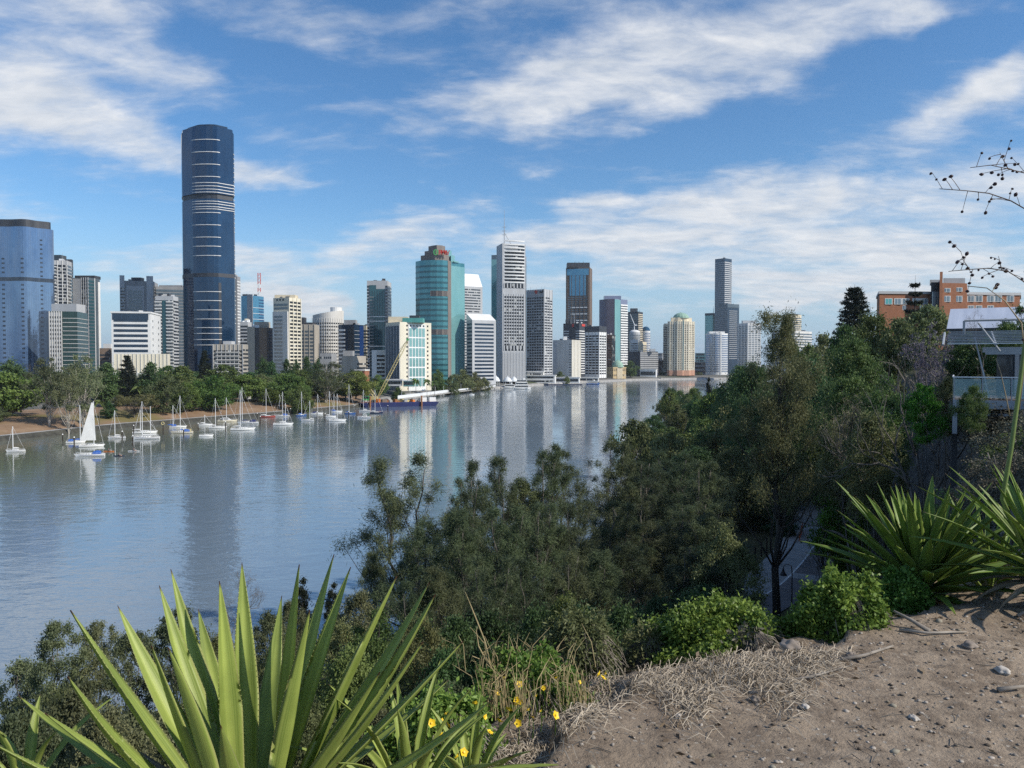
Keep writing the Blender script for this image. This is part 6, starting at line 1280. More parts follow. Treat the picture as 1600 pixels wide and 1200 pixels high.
    for k in range(64):
        px = 1330 + 290 * rr.random(); Y = 12 + 38 * rr.random() ** 1.2; X = (px - 800) / RES * Y
        y0 = HOR + (EYE - tz(X, Y)) / Y * RES
        g = rr.random() < .45
        tree('scrubg' if g else 'scrub', 'green_scrub' if g else 'dry_scrub', px, max(612 + 60 * rr.random(), y0 - 60 - 50 * rr.random()), Y, 90 + 70 * rr.random(), 'green scrub on the cliff slope behind the right hand agaves' if g else 'dry grey scrub on the cliff slope behind the right hand agaves', 'green scrub on the cliff slope' if g else 'dry scrub on the cliff slope')
near_trees()

def clifftop_buildings():
    # brick hospital-like block
    Y = 250; P = corner_box(1369, 1591, 1594, Y, 10, 16)
    P = [at(1373, 560, Y).xy, at(1470, 560, Y + 2).xy, at(1592, 560, Y + 6).xy, at(1592, 560, Y + 22).xy, at(1369, 560, Y + 20).xy]
    T = Tower('brick_building', 'wide red brick building with white windows on the clifftop at the right', 'building', P, 457, Y, z0=30)
    T.body(redbrick); T.parapet(lgrey, .5, .3); pane = M_glass('brick_building_panes', (.22, .29, .34), (.10, .14, .17), .9, .1, .1, fh=5, frame=(.6, .6, .58))
    a_cols = [1388, 1402.5, 1414.5, 1431, 1443.5]
    def win(px, y0, y1, wpx, Yw, m=pane):
        q0, q1 = at(px - wpx / 2, y1, Yw), at(px + wpx / 2, y0, Yw); w, h = q1.x - q0.x, q1.z - q0.z; t = (px - 1373) / 97
        o = MB().box((0, 0, 0), (w + .3, .3, h + .3)).build('window', white, T.t); o.location = ((q0.x + q1.x) / 2 - T.cx.x, Yw - .1 - T.cx.y, (q0.z + q1.z) / 2 - T.z0)
        mb = MB(); 
        for s in (-1, 1): mb.v += [(s * w / 4 - w * .22, -.17, -h / 2), (s * w / 4 + w * .22, -.17, -h / 2), (s * w / 4 + w * .22, -.17, h / 2), (s * w / 4 - w * .22, -.17, h / 2)]
        mb.face((0, 1, 2, 3), ((0, 0), (1, 0), (1, 1), (0, 1))); mb.face((4, 5, 6, 7), ((2, 0), (3, 0), (3, 1), (2, 1))); mb.build('pane', m, o)
    g_tq = M_glass('turquoise_panes', (.10, .42, .42), (.08, .35, .36), 3, .15, lines=False)
    for i, px in enumerate(a_cols): win(px, 467, 475, 10.5, Y + 2 * (px - 1373) / 97, g_tq if i == 0 else pane)
    for px in (1516.5, 1529, 1547, 1559, 1578): win(px, 462.5, 471, 10.5, Y + 2 + 4 * (px - 1470) / 122)
    for px in (1516.5, 1529, 1547, 1410, 1442): win(px, 478, 484, 9, Y + (2 + 4 * (px - 1470) / 122 if px > 1500 else 1))
    B = MB(); q = [at(1471, 560, Y - 3).xy, at(1509, 560, Y - 1.6).xy, at(1510, 560, Y + 14).xy, at(1470, 560, Y + 12).xy]; B.prism([(p.x - T.cx.x, p.y - T.cx.y) for p in q], 0, T.z(444)).build('tower_wall', redbrick, T.t)
    for px, y0, y1 in ((1478.5, 451, 456), (1497, 450, 455), (1478.5, 463, 471), (1497, 463, 471)): win(px, y0, y1, 11, Y - 2.9 + 1.4 * (px - 1471) / 38)
    q = [at(1453, 560, Y - 1).xy, at(1467, 560, Y - 1).xy, at(1467, 560, Y + 10).xy, at(1453, 560, Y + 10).xy]; B = MB().prism([(p.x - T.cx.x, p.y - T.cx.y) for p in q], 0, T.z(442)).build('stair_tower', dgrey, T.t)
    o = MB().prism([(p.x - T.cx.x, p.y - T.cx.y) for p in [at(1455, 560, Y - 1.3).xy, at(1466, 560, Y - 1.3).xy, at(1466, 560, Y - .9).xy, at(1455, 560, Y - .9).xy]], T.z(481), T.z(457)).build('stair_window', pane, T.t)
    q = [at(1466.5, 560, Y - 3.2).xy, at(1471, 560, Y - 3.2).xy, at(1471, 560, Y - 1).xy, at(1466.5, 560, Y - 1).xy]; MB().prism([(p.x - T.cx.x, p.y - T.cx.y) for p in q], 0, T.z(427)).build('chimney', redbrick, T.t)
    q = [at(1472, 560, Y + 1).xy, at(1506, 560, Y + 1).xy, at(1506, 560, Y + 10).xy, at(1472, 560, Y + 10).xy]; MB().prism([(p.x - T.cx.x, p.y - T.cx.y) for p in q], T.z(444) - .1, T.z(434.5)).build('roof_plant', metal_g, T.t)
    q = [at(1451, 560, Y + 2).xy, at(1467, 560, Y + 2).xy, at(1467, 560, Y + 9).xy, at(1451, 560, Y + 9).xy]; MB().prism([(p.x - T.cx.x, p.y - T.cx.y) for p in q], T.z(442) - .1, T.z(436.5)).build('roof_plant', metal_g, T.t)
    # white roofed hall
    corr, nt, b, o_ = new_mat('corrugated_roof'); setp(b, Roughness=.45, Metallic=.1); co = coord(nt); sp = nt.nodes.new('ShaderNodeSeparateXYZ'); nt.links.new(co, sp.inputs[0]); s = mth(nt, 'SINE', mth(nt, 'MULTIPLY', sp.outputs[0], 5.0))
    nt.links.new(mixc(nt, rng_(nt, nz(nt, scaled(nt, co, (1, .1, .1)), .8, 4), .3, .7), (.40, .44, .52), (.54, .58, .66)), b.inputs['Base Color']); bp = nt.nodes.new('ShaderNodeBump'); bp.inputs['Strength'].default_value = .6; nt.links.new(s, bp.inputs['Height']); nt.links.new(bp.outputs[0], b.inputs['Normal'])
    p = at(1562, 514, 100); t = thing('hall', 'long hall with a pale corrugated roof between the brick building and the lookout', 'building', (p.x, p.y, 27.5), R(-32)); w = 13; z1, z2 = at(1560, 512, 100).z - 27.5, at(1560, 480, 108).z - 27.5
    mb = MB(); mb.v = [(-6, 0, z1), (w, 0, z1), (w, 10, z2), (-6, 10, z2), (-6, 0, z1 - .2), (w, 0, z1 - .2), (w, 10, z2 - .2), (-6, 10, z2 - .2)]
    for f in ((0, 1, 2, 3), (7, 6, 5, 4), (0, 4, 5, 1), (1, 5, 6, 2), (2, 6, 7, 3), (3, 7, 4, 0)): mb.face(f)
    mb.build('roof', corr, t); MB().box((3.5, 3.2, z1 / 2 - .3), (18, 5, z1 + .2)).build('wall', brownw, t); MB().box((3.5, -.1, z1 - .15), (19.2, .18, .3)).build('gutter', dgrey, t)
    # lookout: deck, glass railing, slatted roof
    X0, Y0 = at(1489, 620, 41).x, 41; L = 11.5; t = thing('lookout', 'clifftop lookout with a glass railing and a slatted grey steel roof', 'lookout', (X0, Y0, 26.05), R(-30)); zd = .0
    MB().box((L / 2, 3.2, zd - .06), (L, 7, .16)).build('deck', brownw, t); MB().box((L / 2, -.35, zd - .22), (L, .14, .44)).build('edge_beam', metal_g, t); MB().box((L / 2, -.2, zd - .75), (L * .9, .1, .14)).build('under_beam', metal_g, t)
    for x in (0.1, 3.7, 7.6): MB().box((x, -.1, -1.0), (.22, .3, 1.6)).build('bracket', metal_g, t); MB().box((x, 1.2, -6), (.28, .28, 11.8)).build('support', dgrey, t)
    gl, nt, b, o_ = new_mat('railing_glass'); setp(b, Base_Color=(.55, .78, .78, 1), Roughness=.05, IOR=1.45, Transmission_Weight=.0, Alpha=.26, Specular_IOR_Level=.8)
    for k in range(9): MB().box((.05 + k * 1.28 + .62, -.3, zd + .62), (1.2, .03, 1.0)).build('glass_panel', gl, t)
    for k in range(10): MB().box((.05 + k * 1.28, -.28, zd + .6), (.05, .06, 1.2)).build('rail_post', metal_g, t)
    MB().box((L / 2, -.28, zd + 1.2), (L, .09, .06)).build('handrail', alu, t)
    MB().box((-.0, 3, zd + .62), (.03, 6.4, 1.0)).build('glass_panel', gl, t); MB().box((0, 3, zd + 1.2), (.07, 6.5, .06)).build('handrail', alu, t)
    zr = at(1540, 549, Y0).z - 26.05; xc = 1.7
    MB().box((xc + 4, .3, zr), (8.5, .2, .35)).build('roof_beam', metal_g, t); MB().box((xc + 4, 5.5, zr + .15), (8.5, .2, .3)).build('roof_beam', metal_g, t)
    for x in (xc + 1.45, xc + 5.2): MB().box((x, .3, zr / 2), (.2, .2, zr)).build('column', metal_g, t)
    for x in (xc + 1.45, xc + 5.2): MB().box((x, 5.5, zr / 2), (.2, .2, zr)).build('column', metal_g, t)
    MB().tube([(xc - .75, .2, zr + .75), (xc - .05, .1, .15)], .045, 6).build('brace', metal_g, t); MB().tube([(xc + .4, .2, zr), (xc - .6, .2, zr + 1.5)], .05, 6).build('brace', metal_g, t)
    for k in range(9): MB().box((5.8, -.1 + .75 * k, zr + .40 + .105 * k), (12.2, .05, .055)).build('slat', metal_g if k else alu, t)
    for x in (-2.2, .2, 2.6, 5.0, 7.2): MB().tube([(xc + x, -.2, zr + .34), (xc + x, 6, zr + 1.2)], .06, 5).build('rafter', metal_g, t)
    for x in (-1.2, 3.0): MB().tube([(xc + x, 6.2, zr + 1.1), (xc + x, 6.2, zr + 1.9)], .07, 5).build('frame_post', metal_g, t)
    MB().tube([(xc - 1.2, 6.2, zr + 1.9), (xc + 3.0, 6.2, zr + 1.9)], .07, 5).build('frame_beam', metal_g, t)
    MB().box((xc + 4.5, 6.6, 1.3), (8, .2, 2.6)).build('back_wall', g_grey, t)
    tb = thing('picnic_table', 'red brown picnic table under the slatted lookout roof', 'table', (X0 + 3.2 * .866 + 2.4 * .5 + 1.4, Y0 - 3.2 * .5 + 2.4 * .866 - .8, 26.07), R(-30)); MB().box((0, 0, .74), (1.9, .8, .06)).build('tabletop', rust, tb)
    for s in (-1, 1): MB().box((s * .7, 0, .36), (.08, .7, .72)).build('leg', dgrey, tb); MB().box((0, s * .75, .43), (1.9, .28, .05)).build('bench', rust, tb)
    # light pole
    q = at(1360, 480, 150); t = thing('light_pole', 'thin white pole among the clifftop trees left of the brick building', 'pole', (q.x, q.y, 27)); MB().tube([(0, 0, 0), (0, 0, q.z - 27)], [.13, .08], 6).build('pole', metal_w, t); MB().tube([(0, 0, q.z - 27.1), (.9, 0, q.z - 26.95)], .06, 5).build('arm', metal_w, t)
M_whiteshirt = M_plain('white_shirt', (.7, .7, .68), .8, .1, 4, streak=False)
def person_body(p, shirt, trousers):
    mb = MB(); mb.lathe([(.10, .95), (.15, .97), (.14, 1.1), (.18, 1.35), (.17, 1.43), (.06, 1.48), (.055, 1.54), (.09, 1.58), (.105, 1.68), (.08, 1.77), (.02, 1.80)], 10)
    for s in (1, -1): mb.tube([(s * .19, 0, 1.41), (s * .24, .02, 1.13), (s * .22, -.10, .88), (s * .22, -.12, .80)], [.055, .045, .035, .04], 6); mb.tube([(s * .09, 0, .95), (s * .10, -.02, .5), (s * .10, .02, .06), (s * .10, -.14, .03)], [.085, .06, .045, .03], 6)
    mb.build('body', skin, p, True); MB().lathe([(.17, .93), (.155, 1.08), (.19, 1.34), (.18, 1.44), (.08, 1.48)], 10).build('shirt', shirt, p, True)
    tr = MB().lathe([(.16, .82), (.17, .97)], 10)
    for s in (1, -1): tr.tube([(s * .09, 0, .9), (s * .10, -.02, .5), (s * .10, .02, .08)], [.098, .075, .065], 7)
    tr.build('trousers', trousers, p, True); MB().lathe([(.112, 1.68), (.105, 1.75), (.06, 1.81), (.01, 1.83)], 8).build('hair', black_p, p, True)
clifftop_buildings()

def path_furniture():
    z0 = 3.75
    # lamp post
    q = on_level(1237, 958, z0); t = thing('street_lamp', 'dark curved lamp post with a bell shade at the left of the path', 'street lamp', (q.x, q.y, z0)); h = at(1230, 882, q.y).z - z0
    MB().tube([(0, 0, 0), (0, 0, h * .85), (-.08, 0, h * .97), (-.35, 0, h), (-.75, 0, h * .985), (-.85, 0, h * .93)], [.07, .05, .04, .035, .035, .03], 7).build('post', black_p, t); MB().lathe([(.36, 0), (.30, .10), (.14, .38), (.07, .62), (.03, .75)], 12, (-.85, 0, h * .93 - .72)).build('lamp_shade', black_p, t)
    # orange barrier mesh
    q = on_level(1249, 846, z0); t = thing('barrier', 'orange safety barrier mesh along the left edge of the path', 'barrier', (q.x, q.y, z0), R(66)); m, nt, b, o = new_mat('orange_mesh'); setp(b, Base_Color=(.75, .12, .03, 1), Roughness=.6)
    mb = MB()
    for k in range(9): mb.box((3.5, 0, .15 + .12 * k), (7.4, .02, .055))
    for k in range(38): mb.box((-.15 + .2 * k, 0, .62), (.05, .022, 1.1))
    mb.build('mesh', m, t)
    for k in range(4): MB().tube([(.1 + 2.3 * k, .04, 0), (.1 + 2.3 * k, .04, 1.3)], .04, 5).build('post', rust, t)
    for k in range(8):
        i = 11 + k; a = PATH_Q[i]; d = (PATH_Q[i + 1] - PATH_Q[i - 1]).normalized(); q = Vector((a.x - d.y * 4.9, a.y + d.x * 4.9, z0)); t = thing('fence_post', 'dark timber post in the row between the path and the trees', 'post', (q.x, q.y, z0 - .1), 0, 'timber posts along the path'); MB().box((0, 0, 1.0), (.16, .16, 2.0)).build('timber', timber, t); MB().lathe([(.12, 0), (.01, .12)], 4, (0, 0, 2.0)).build('cap', timber, t)
path_furniture()

# ------------------------------------------------------------------ foreground plants
def M_agave(name, base, light, edge):
    m, nt, b, o = new_mat(name); setp(b, Roughness=.42, Specular_IOR_Level=.4)
    uv = coord(nt, 'UV'); sp = nt.nodes.new('ShaderNodeSeparateXYZ'); nt.links.new(uv, sp.inputs[0])
    u = mth(nt, 'ABSOLUTE', mth(nt, 'SUBTRACT', sp.outputs[0], .5))
    st = nz(nt, scaled(nt, uv, (26, 1.2, 1)), 1.0, 4, .6); big = nz(nt, coord(nt), 2.5, 4)
    c = mixc(nt, rng_(nt, st, .3, .7), base, light); c = mixc(nt, rng_(nt, u, .02, .22, .55, 0, True), c, tuple(x * 1.25 for x in light))
    c = mixc(nt, rng_(nt, big, .42, .62, 0, .55), c, tuple(x * .72 for x in base)); c = mixc(nt, rng_(nt, u, .44, .485, 0, .85), c, edge)
    c = mixc(nt, rng_(nt, sp.outputs[1], .965, .99), c, (.10, .05, .03))
    spk = nz(nt, coord(nt), 140, 2); c = mixc(nt, rng_(nt, spk, .68, .74, 0, .35), c, (.24, .20, .09))
    nt.links.new(c, b.inputs['Base Color']); tr = nt.nodes.new('ShaderNodeBsdfTranslucent'); nt.links.new(c, tr.inputs['Color']); mx = nt.nodes.new('ShaderNodeMixShader'); mx.inputs[0].default_value = .36
    bp = nt.nodes.new('ShaderNodeBump'); bp.inputs['Strength'].default_value = .25; bp.inputs['Distance'].default_value = .004; nt.links.new(st, bp.inputs['Height']); nt.links.new(bp.outputs[0], b.inputs['Normal'])
    nt.links.new(b.outputs[0], mx.inputs[1]); nt.links.new(tr.outputs[0], mx.inputs[2]); nt.links.new(mx.outputs[0], o.inputs[0]); return m
ag_m = M_agave('agave_leaf', (.21, .30, .058), (.46, .53, .135), (.50, .52, .20)); ag_dark = M_agave('furcraea_leaf', (.12, .215, .038), (.28, .39, .085), (.38, .44, .14)); ag_dry = M_agave('dry_leaf', (.20, .17, .11), (.34, .30, .22), (.3, .25, .17))
def blade(base, tip, w, mat, bow=.08, teeth=True, thick=.012, face=None, n=20, fold=.22, twist=0.0, wmax=.42):
    """a stiff sword leaf from base to tip: channelled, widest part way up, toothed margins"""
    base, tip = Vector(base), Vector(tip); d = tip - base; l = d.length; d.normalize(); up = Vector((0, 0, 1)); out = (d - up * d.dot(up)); out = out.normalized() if out.length > 1e-3 else Vector((0, -1, 0))
    nrm = (up - d * d.dot(up)); nrm = nrm.normalized() if nrm.length > .05 else -out            # upper side of the leaf
    if face is not None: f = Vector(face); f -= d * f.dot(d); nrm = f.normalized()
    sd_ = d.cross(nrm).normalized(); mb = MB(); cols = 9; rows = []
    for i in range(n + 1):
        t = i / n; tt = t ** .92
        wd = w * ((.62 + .38 * min(1, t / wmax) ** .8) if t < wmax else max(0.0, 1 - ((t - wmax) / (1 - wmax)) ** 1.45)) + .0012
        c = base + d * l * tt + nrm * bow * l * math.sin(math.pi * t * .9) * 1.0
        a = twist * t; s = sd_ * math.cos(a) + nrm * math.sin(a); nn = nrm * math.cos(a) - sd_ * math.sin(a); row = []
        for k in range(cols):
            u = -1 + 2 * k / (cols - 1); e = wd / 2 * u; z = fold * wd * (u * u - .5)
            row.append(c + s * e + nn * z)
        und = [c + s * (wd / 2 * u * .9) + nn * (fold * wd * (u * u - .5) - thick * (1 - t * .8) * (1 - abs(u)) - .0008) for u in (.75, 0, -.75)]
        rows.append((row, und, t))
    b = 0; m = cols + 3
    for row, und, t in rows: mb.v += [tuple(p) for p in row] + [tuple(p) for p in und]
    for i in range(n):
        t0, t1 = i / n, (i + 1) / n
        for k in range(m):
            k2 = (k + 1) % m; uu = lambda q: q / (cols - 1) if q < cols else [.875, .5, .125][q - cols]
            mb.face((i * m + k2, i * m + k, (i + 1) * m + k, (i + 1) * m + k2), ((uu(k2), t0), (uu(k), t0), (uu(k), t1), (uu(k2), t1)))
    if teeth:
        for side in (0, cols - 1):
            for i in range(2, n - 2):
                for fr in (0.0, .5):
                    p = Vector(rows[i][0][side]).lerp(Vector(rows[i + 1][0][side]), fr); q = Vector(rows[i + 1][0][side]); ctr = Vector(rows[i][0][4]); o = (p - ctr).normalized(); dd = (q - Vector(rows[i][0][side])).normalized(); s = .0017 * (l / .9 + .2)
                    bb = len(mb.v); mb.v += [tuple(p - dd * s * 1.3 - o * .002), tuple(p + dd * s * 1.3 - o * .002), tuple(p + o * s * 1.1 + dd * s)]; mb.face((bb, bb + 1, bb + 2), ((0, .5), (0, .5), (0, .5)))
    me = mb.mesh('leaf', mat, True); return me
def big_agave():
    D = 2.35; c = at(392, 1300, D); gzz = gz(c.x, c.y); t = thing('agave', 'large bright green agave with long upright sword leaves at the lower left', 'agave', (c.x, c.y, c.z))
    rr = random.Random(8)
    L = [(112, 952, 2.30, .082, 0), (185, 945, 2.55, .080, 0), (238, 1008, 2.2, .085, 0), (262, 1012, 2.12, .080, 0), (250, 914, 2.62, .086, 0), (268, 888, 2.75, .084, 0), (343, 908, 2.45, .088, 0), (378, 878, 2.60, .086, 0), (467, 882, 2.45, .090, 0), (483, 952, 2.2, .088, 0), (522, 866, 2.72, .084, 0), (549, 886, 2.6, .086, 0), (620, 900, 2.45, .088, 0), (667, 908, 2.62, .082, 0), (676, 926, 2.42, .088, 0), (658, 1000, 2.25, .085, 0), (592, 1048, 2.05, .088, 0), (722, 1000, 2.55, .072, 0), (112, 1052, 2.15, .078, 0), (72, 1112, 2.3, .076, 0), (-8, 1156, 2.1, .074, 0), (345, 1132, 1.95, .075, 0), (765, 1088, 2.2, .070, 0), (158, 1140, 2.6, .06, 1), (700, 1060, 2.75, .07, 0), (30, 1080, 2.8, .07, 0), (440, 930, 2.85, .08, 0), (310, 950, 2.85, .08, 0), (800, 1175, 1.9, .06, 0)]
    for px, py, d, w, dry in L:
        tip = at(px, py, d); az = math.atan2(tip.x - c.x, (d - D) * 1.0); b = c + Vector((math.sin(az) * .075, math.cos(az) * .075, .0 + .03 * rr.random()))
        # show the channelled upper side when the leaf leans away, the back when it leans to us
        me = blade(b - c, tip - c, w * .94, ag_dry if dry else ag_m, bow=-.03 + .05 * rr.random() - (.03 if abs(px - 392) > 250 else 0), twist=(rr.random() - .5) * .7, face=None, fold=.16 + .14 * rr.random(), n=22)
        link('leaf', me, t)
    MB().lathe([(.09, -.5), (.10, -.2), (.11, 0), (.06, .08)], 12).build('stem', bark_grey, t, True)
    for k in range(14):
        a = k * 2.4; l = .3 + .25 * rr.random(); link('leaf', blade((math.cos(a) * .08, math.sin(a) * .08, -.03), (math.cos(a) * l, math.sin(a) * l, -.14 - .08 * rr.random()), .05, ag_dry, bow=.12, teeth=False, n=9, fold=.3, thick=.003, twist=2 * rr.random()), t)['label'] = 'dry curled grey leaf'
    # small agave pups beside it
    for bx, by, dd, n, ln, lab in ((640, 1260, 2.5, 16, .42, 'small agave with narrow arching leaves right of the large one'), (735, 1235, 2.75, 12, .30, 'smallest agave pup at the edge of the dirt, bottom middle'), (40, 1240, 2.7, 8, .34, 'small agave sprout at the lower left corner')):
        q = at(bx, by, dd); t = thing('agave', lab, 'agave', q)
        for k in range(n):
            a = k * 2.4; e = .25 + 1.0 * (k / n); v = Vector((math.cos(a) * math.cos(e), math.sin(a) * math.cos(e), math.sin(e))) * ln * (.8 + .4 * rr.random())
            link('leaf', blade((math.cos(a) * .02, math.sin(a) * .02, 0), v, .030 + .012 * rr.random(), ag_m, bow=.10, teeth=False, n=12, fold=.3, thick=.004), t)
def furcraea(bx, by, D, ln, n, label, seed, w=.062, bias=0.0, dead=12):
    rr = random.Random(seed); c = at(bx, by, D); t = thing('furcraea', label, 'succulent', c)
    for k in range(n):
        a = k * 2.39996 + rr.random() * .3; s = (k + .5) / n; e = -.12 + 1.5 * s ** .8; l = ln * (.72 + .38 * rr.random()) * (.85 + .25 * math.sin(math.pi * s)); v = Vector((math.cos(a) * math.cos(e) + bias * .25, math.sin(a) * math.cos(e), math.sin(e))).normalized() * l
        link('leaf', blade((math.cos(a) * .05, math.sin(a) * .05, .12 * s), v, w * (.8 + .35 * rr.random()), ag_dark, bow=.06 * (1 - s) + .01, teeth=False, n=12, fold=.28, thick=.006, twist=(rr.random() - .5) * .9), t)
    for k in range(dead):
        a = rr.random() * 6.28; l = ln * (.4 + .4 * rr.random()); o = link('leaf', blade((math.cos(a) * .08, math.sin(a) * .08, -.02), (math.cos(a) * l, math.sin(a) * l, -.12 - .14 * rr.random()), .035, ag_dry, bow=.12, teeth=False, n=9, fold=.3, thick=.003, twist=2 * rr.random()), t); o['label'] = 'dry curled grey leaf'
    MB().lathe([(.10, -.35), (.12, -.1), (.10, .1), (.04, .18)], 10).build('stem', ag_dry, t, True); return t, c
def stalk():
    t, c = furcraea(1640, 905, 5.0, .82, 52, 'green furcraea cut by the right edge, sending up a tall flower stalk', 5, bias=-.3)
    Y = 5.0; k = Y / RES
    P = lambda px, py, d=0.0: at(px, py, Y + d) - c
    MB().tube([P(1620, 905), P(1566, 780), P(1580, 700), P(1592, 610), P(1606, 500), P(1634, 360), P(1672, 180)], [.015, .0145, .014, .013, .012, .010, .007], 8).build('flower_stalk', M_plain('stalk_green', (.14, .20, .05), .5, .2, 6, streak=False), t, True)
    twig = M_plain('dry_twig', (.13, .085, .06), .7, .3, 8, streak=False); pod = M_plain('dark_bulbil', (.040, .018, .022), .5, .3, 12, streak=False); paled = M_plain('pale_twig', (.30, .24, .15), .7, .2, 6, streak=False)
    pm = MB().lathe([(.001, -.016), (.008, -.010), (.0125, 0), (.010, .008), (.003, .015)], 7).mesh('seed_pod', pod, True); rr = random.Random(17); pods = 0
    def branch(pts, r, m, npod, side=1):
        nonlocal pods
        V = [P(*q) for q in pts]; MB().tube(V, [r * (1 - .6 * i / (len(V) - 1)) for i in range(len(V))], 6).build('branch', m, t, True)
        for j in range(npod):
            s = (j + rr.random()) / npod; s = .02 + .96 * s; x = s * (len(V) - 1); i = min(len(V) - 2, int(x)); q = V[i].lerp(V[i + 1], x - i); dn = Vector((rr.gauss(0, 1), rr.gauss(0, .6), rr.gauss(.2, 1))).normalized(); ln = (8 + 30 * rr.random()) * k; e = q + dn * ln
            MB().tube([q, q.lerp(e, .5) + Vector((0, 0, .003)), e], [.0022, .0018, .0014], 4).build('twig', m, t)
            for h in range(1 + int(rr.random() * 2.2)):
                if pods >= 98: break
                pods += 1; w = q.lerp(e, 1 - .38 * h); link('seed_pod', pm, t, w + Vector((rr.gauss(0, .004), rr.gauss(0, .004), -.006)), (rr.random() * 2, rr.random() * 2, 0), [.55 + .45 * rr.random()] * 3)
    branch([(1648, 372), (1612, 332), (1580, 314), (1545, 302), (1510, 298), (1468, 295)], .0055, twig, 15)
    branch([(1660, 290), (1628, 276), (1600, 270), (1575, 264), (1548, 258), (1516, 262)], .005, twig, 12); branch([(1575, 264), (1568, 250), (1562, 238)], .003, twig, 3)
    branch([(1626, 470), (1600, 440), (1575, 424), (1545, 419), (1515, 421), (1482, 424)], .005, twig, 12); branch([(1515, 421), (1506, 408), (1501, 392)], .003, twig, 4); branch([(1565, 422), (1562, 408), (1560, 400)], .003, twig, 2)
    branch([(1592, 640), (1602, 560), (1596, 505), (1570, 470), (1542, 450), (1512, 447)], .006, paled, 3)
    branch([(1578, 650, .05), (1572, 620, .05), (1563, 580, .06), (1556, 560, .06)], .004, paled, 0)
def mound(name, label, x0, x1, ytop, ybot, D, mat, seed, vine=True, dry=.2, lf=(.027, .0085), cat='shrub', nf=9000):
    """a low bush smothered in creeper: leafy shell over a mound, trailing stems, some dead straw"""
    rs = np.random.RandomState(seed); ytop += (ybot - ytop) * .16; k = D / RES; cx = ((x0 + x1) / 2 - 800) * k; w = (x1 - x0) * k; c = at((x0 + x1) / 2, ybot, D); h = (ybot - ytop) * k; t = thing(name, label, cat, (c.x, c.y + w * .25, c.z))
    n = nf; th = rs.rand(n) * 6.283; ph = np.arccos(1 - rs.rand(n) * 1.0); lump = 1 + .16 * np.sin(th * 3 + seed) * np.sin(ph * 4) + .10 * np.sin(th * 7 + 2) + .10 * np.sin(th * 4.3 + ph * 9 + seed) + rs.normal(size=n) * .06 + (rs.rand(n) < .10) * rs.rand(n) * .22
    p = np.stack([np.cos(th) * np.sin(ph) * w / 2 * lump, np.sin(th) * np.sin(ph) * w * .42 * lump, np.cos(ph) * h * lump], 1)
    v, q, tt = leaves(rs, p, np.full(n, .02), 1, lf, .35, .1, tint=np.clip(.5 + .35 * np.sin(th * 5 + 1) * np.sin(ph * 6) + rs.normal(size=n) * .2, 0, 1))
    me = quads('foliage', v, q, tt); me.materials.append(mat); link('foliage', me, t)
    core = MB(); R_ = []
    for i in range(8):
        f = i / 7 * 1.45; R_.append([(math.cos(a) * math.cos(f) * w * .44, math.sin(a) * math.cos(f) * w * .36, math.sin(f) * h * .86 - .05) for a in np.linspace(0, 6.283, 17)[:-1]])
    core.loft(R_); core.build('stem_mass', bark_dark, t, True)
    if dry > 0:
        mb = MB(); m = int(190 * dry * 5)
        for i in range(m):
            a = rs.normal() * .42 - .75; f = .25 + .9 * rs.rand(); s = Vector((math.cos(a) * math.cos(f) * w * .48, math.sin(a) * math.cos(f) * w * .43, math.sin(f) * h * 1.0)); e = Vector((math.cos(a) * w * (.48 + .1 * rs.rand()) + rs.normal() * .03, math.sin(a) * w * (.46 + .1 * rs.rand()), -.02 + .06 * rs.rand())); e = e + Vector((rs.normal() * .07, rs.normal() * .03, .05 * rs.rand())) * w; mid = s.lerp(e, .5) + Vector((math.cos(a), math.sin(a), .3)) * .05 * w + Vector(rs.normal(size=3)) * .03 * w
            mb.tube([s, s.lerp(mid, .5) + Vector(rs.normal(size=3)) * .006, mid, mid.lerp(e, .6) + Vector(rs.normal(size=3)) * .01, e], [.0022, .0022, .002, .0018, .001], 3, cap=False)
        mb.build('dead_stems', straw, t)
    return t
straw = M_plain('grey_straw', (.27, .235, .19), .9, .3, 20, streak=False); straw_y = M_plain('yellow_straw', (.42, .33, .17), .85, .25, 14, streak=False); leaf_vine = M_leaf('creeper_leaves', (.07, .12, .022), (.24, .32, .065), .34, .4); leaf_vine2 = M_leaf('yellow_green_creeper', (.10, .15, .026), (.32, .38, .08), .36, .45)
wood_grey = M_bark('weathered_wood', (.14, .12, .10), (.36, .32, .27), 6); stone_m = M_plain('field_stone', (.24, .20, .165), .9, .35, 9, streak=False); stone_w = M_plain('pale_stone', (.46, .42, .37), .9, .25, 9, streak=False); flower_y = M_plain('yellow_petals', (.80, .55, .02), .5, .12, 9, streak=False)
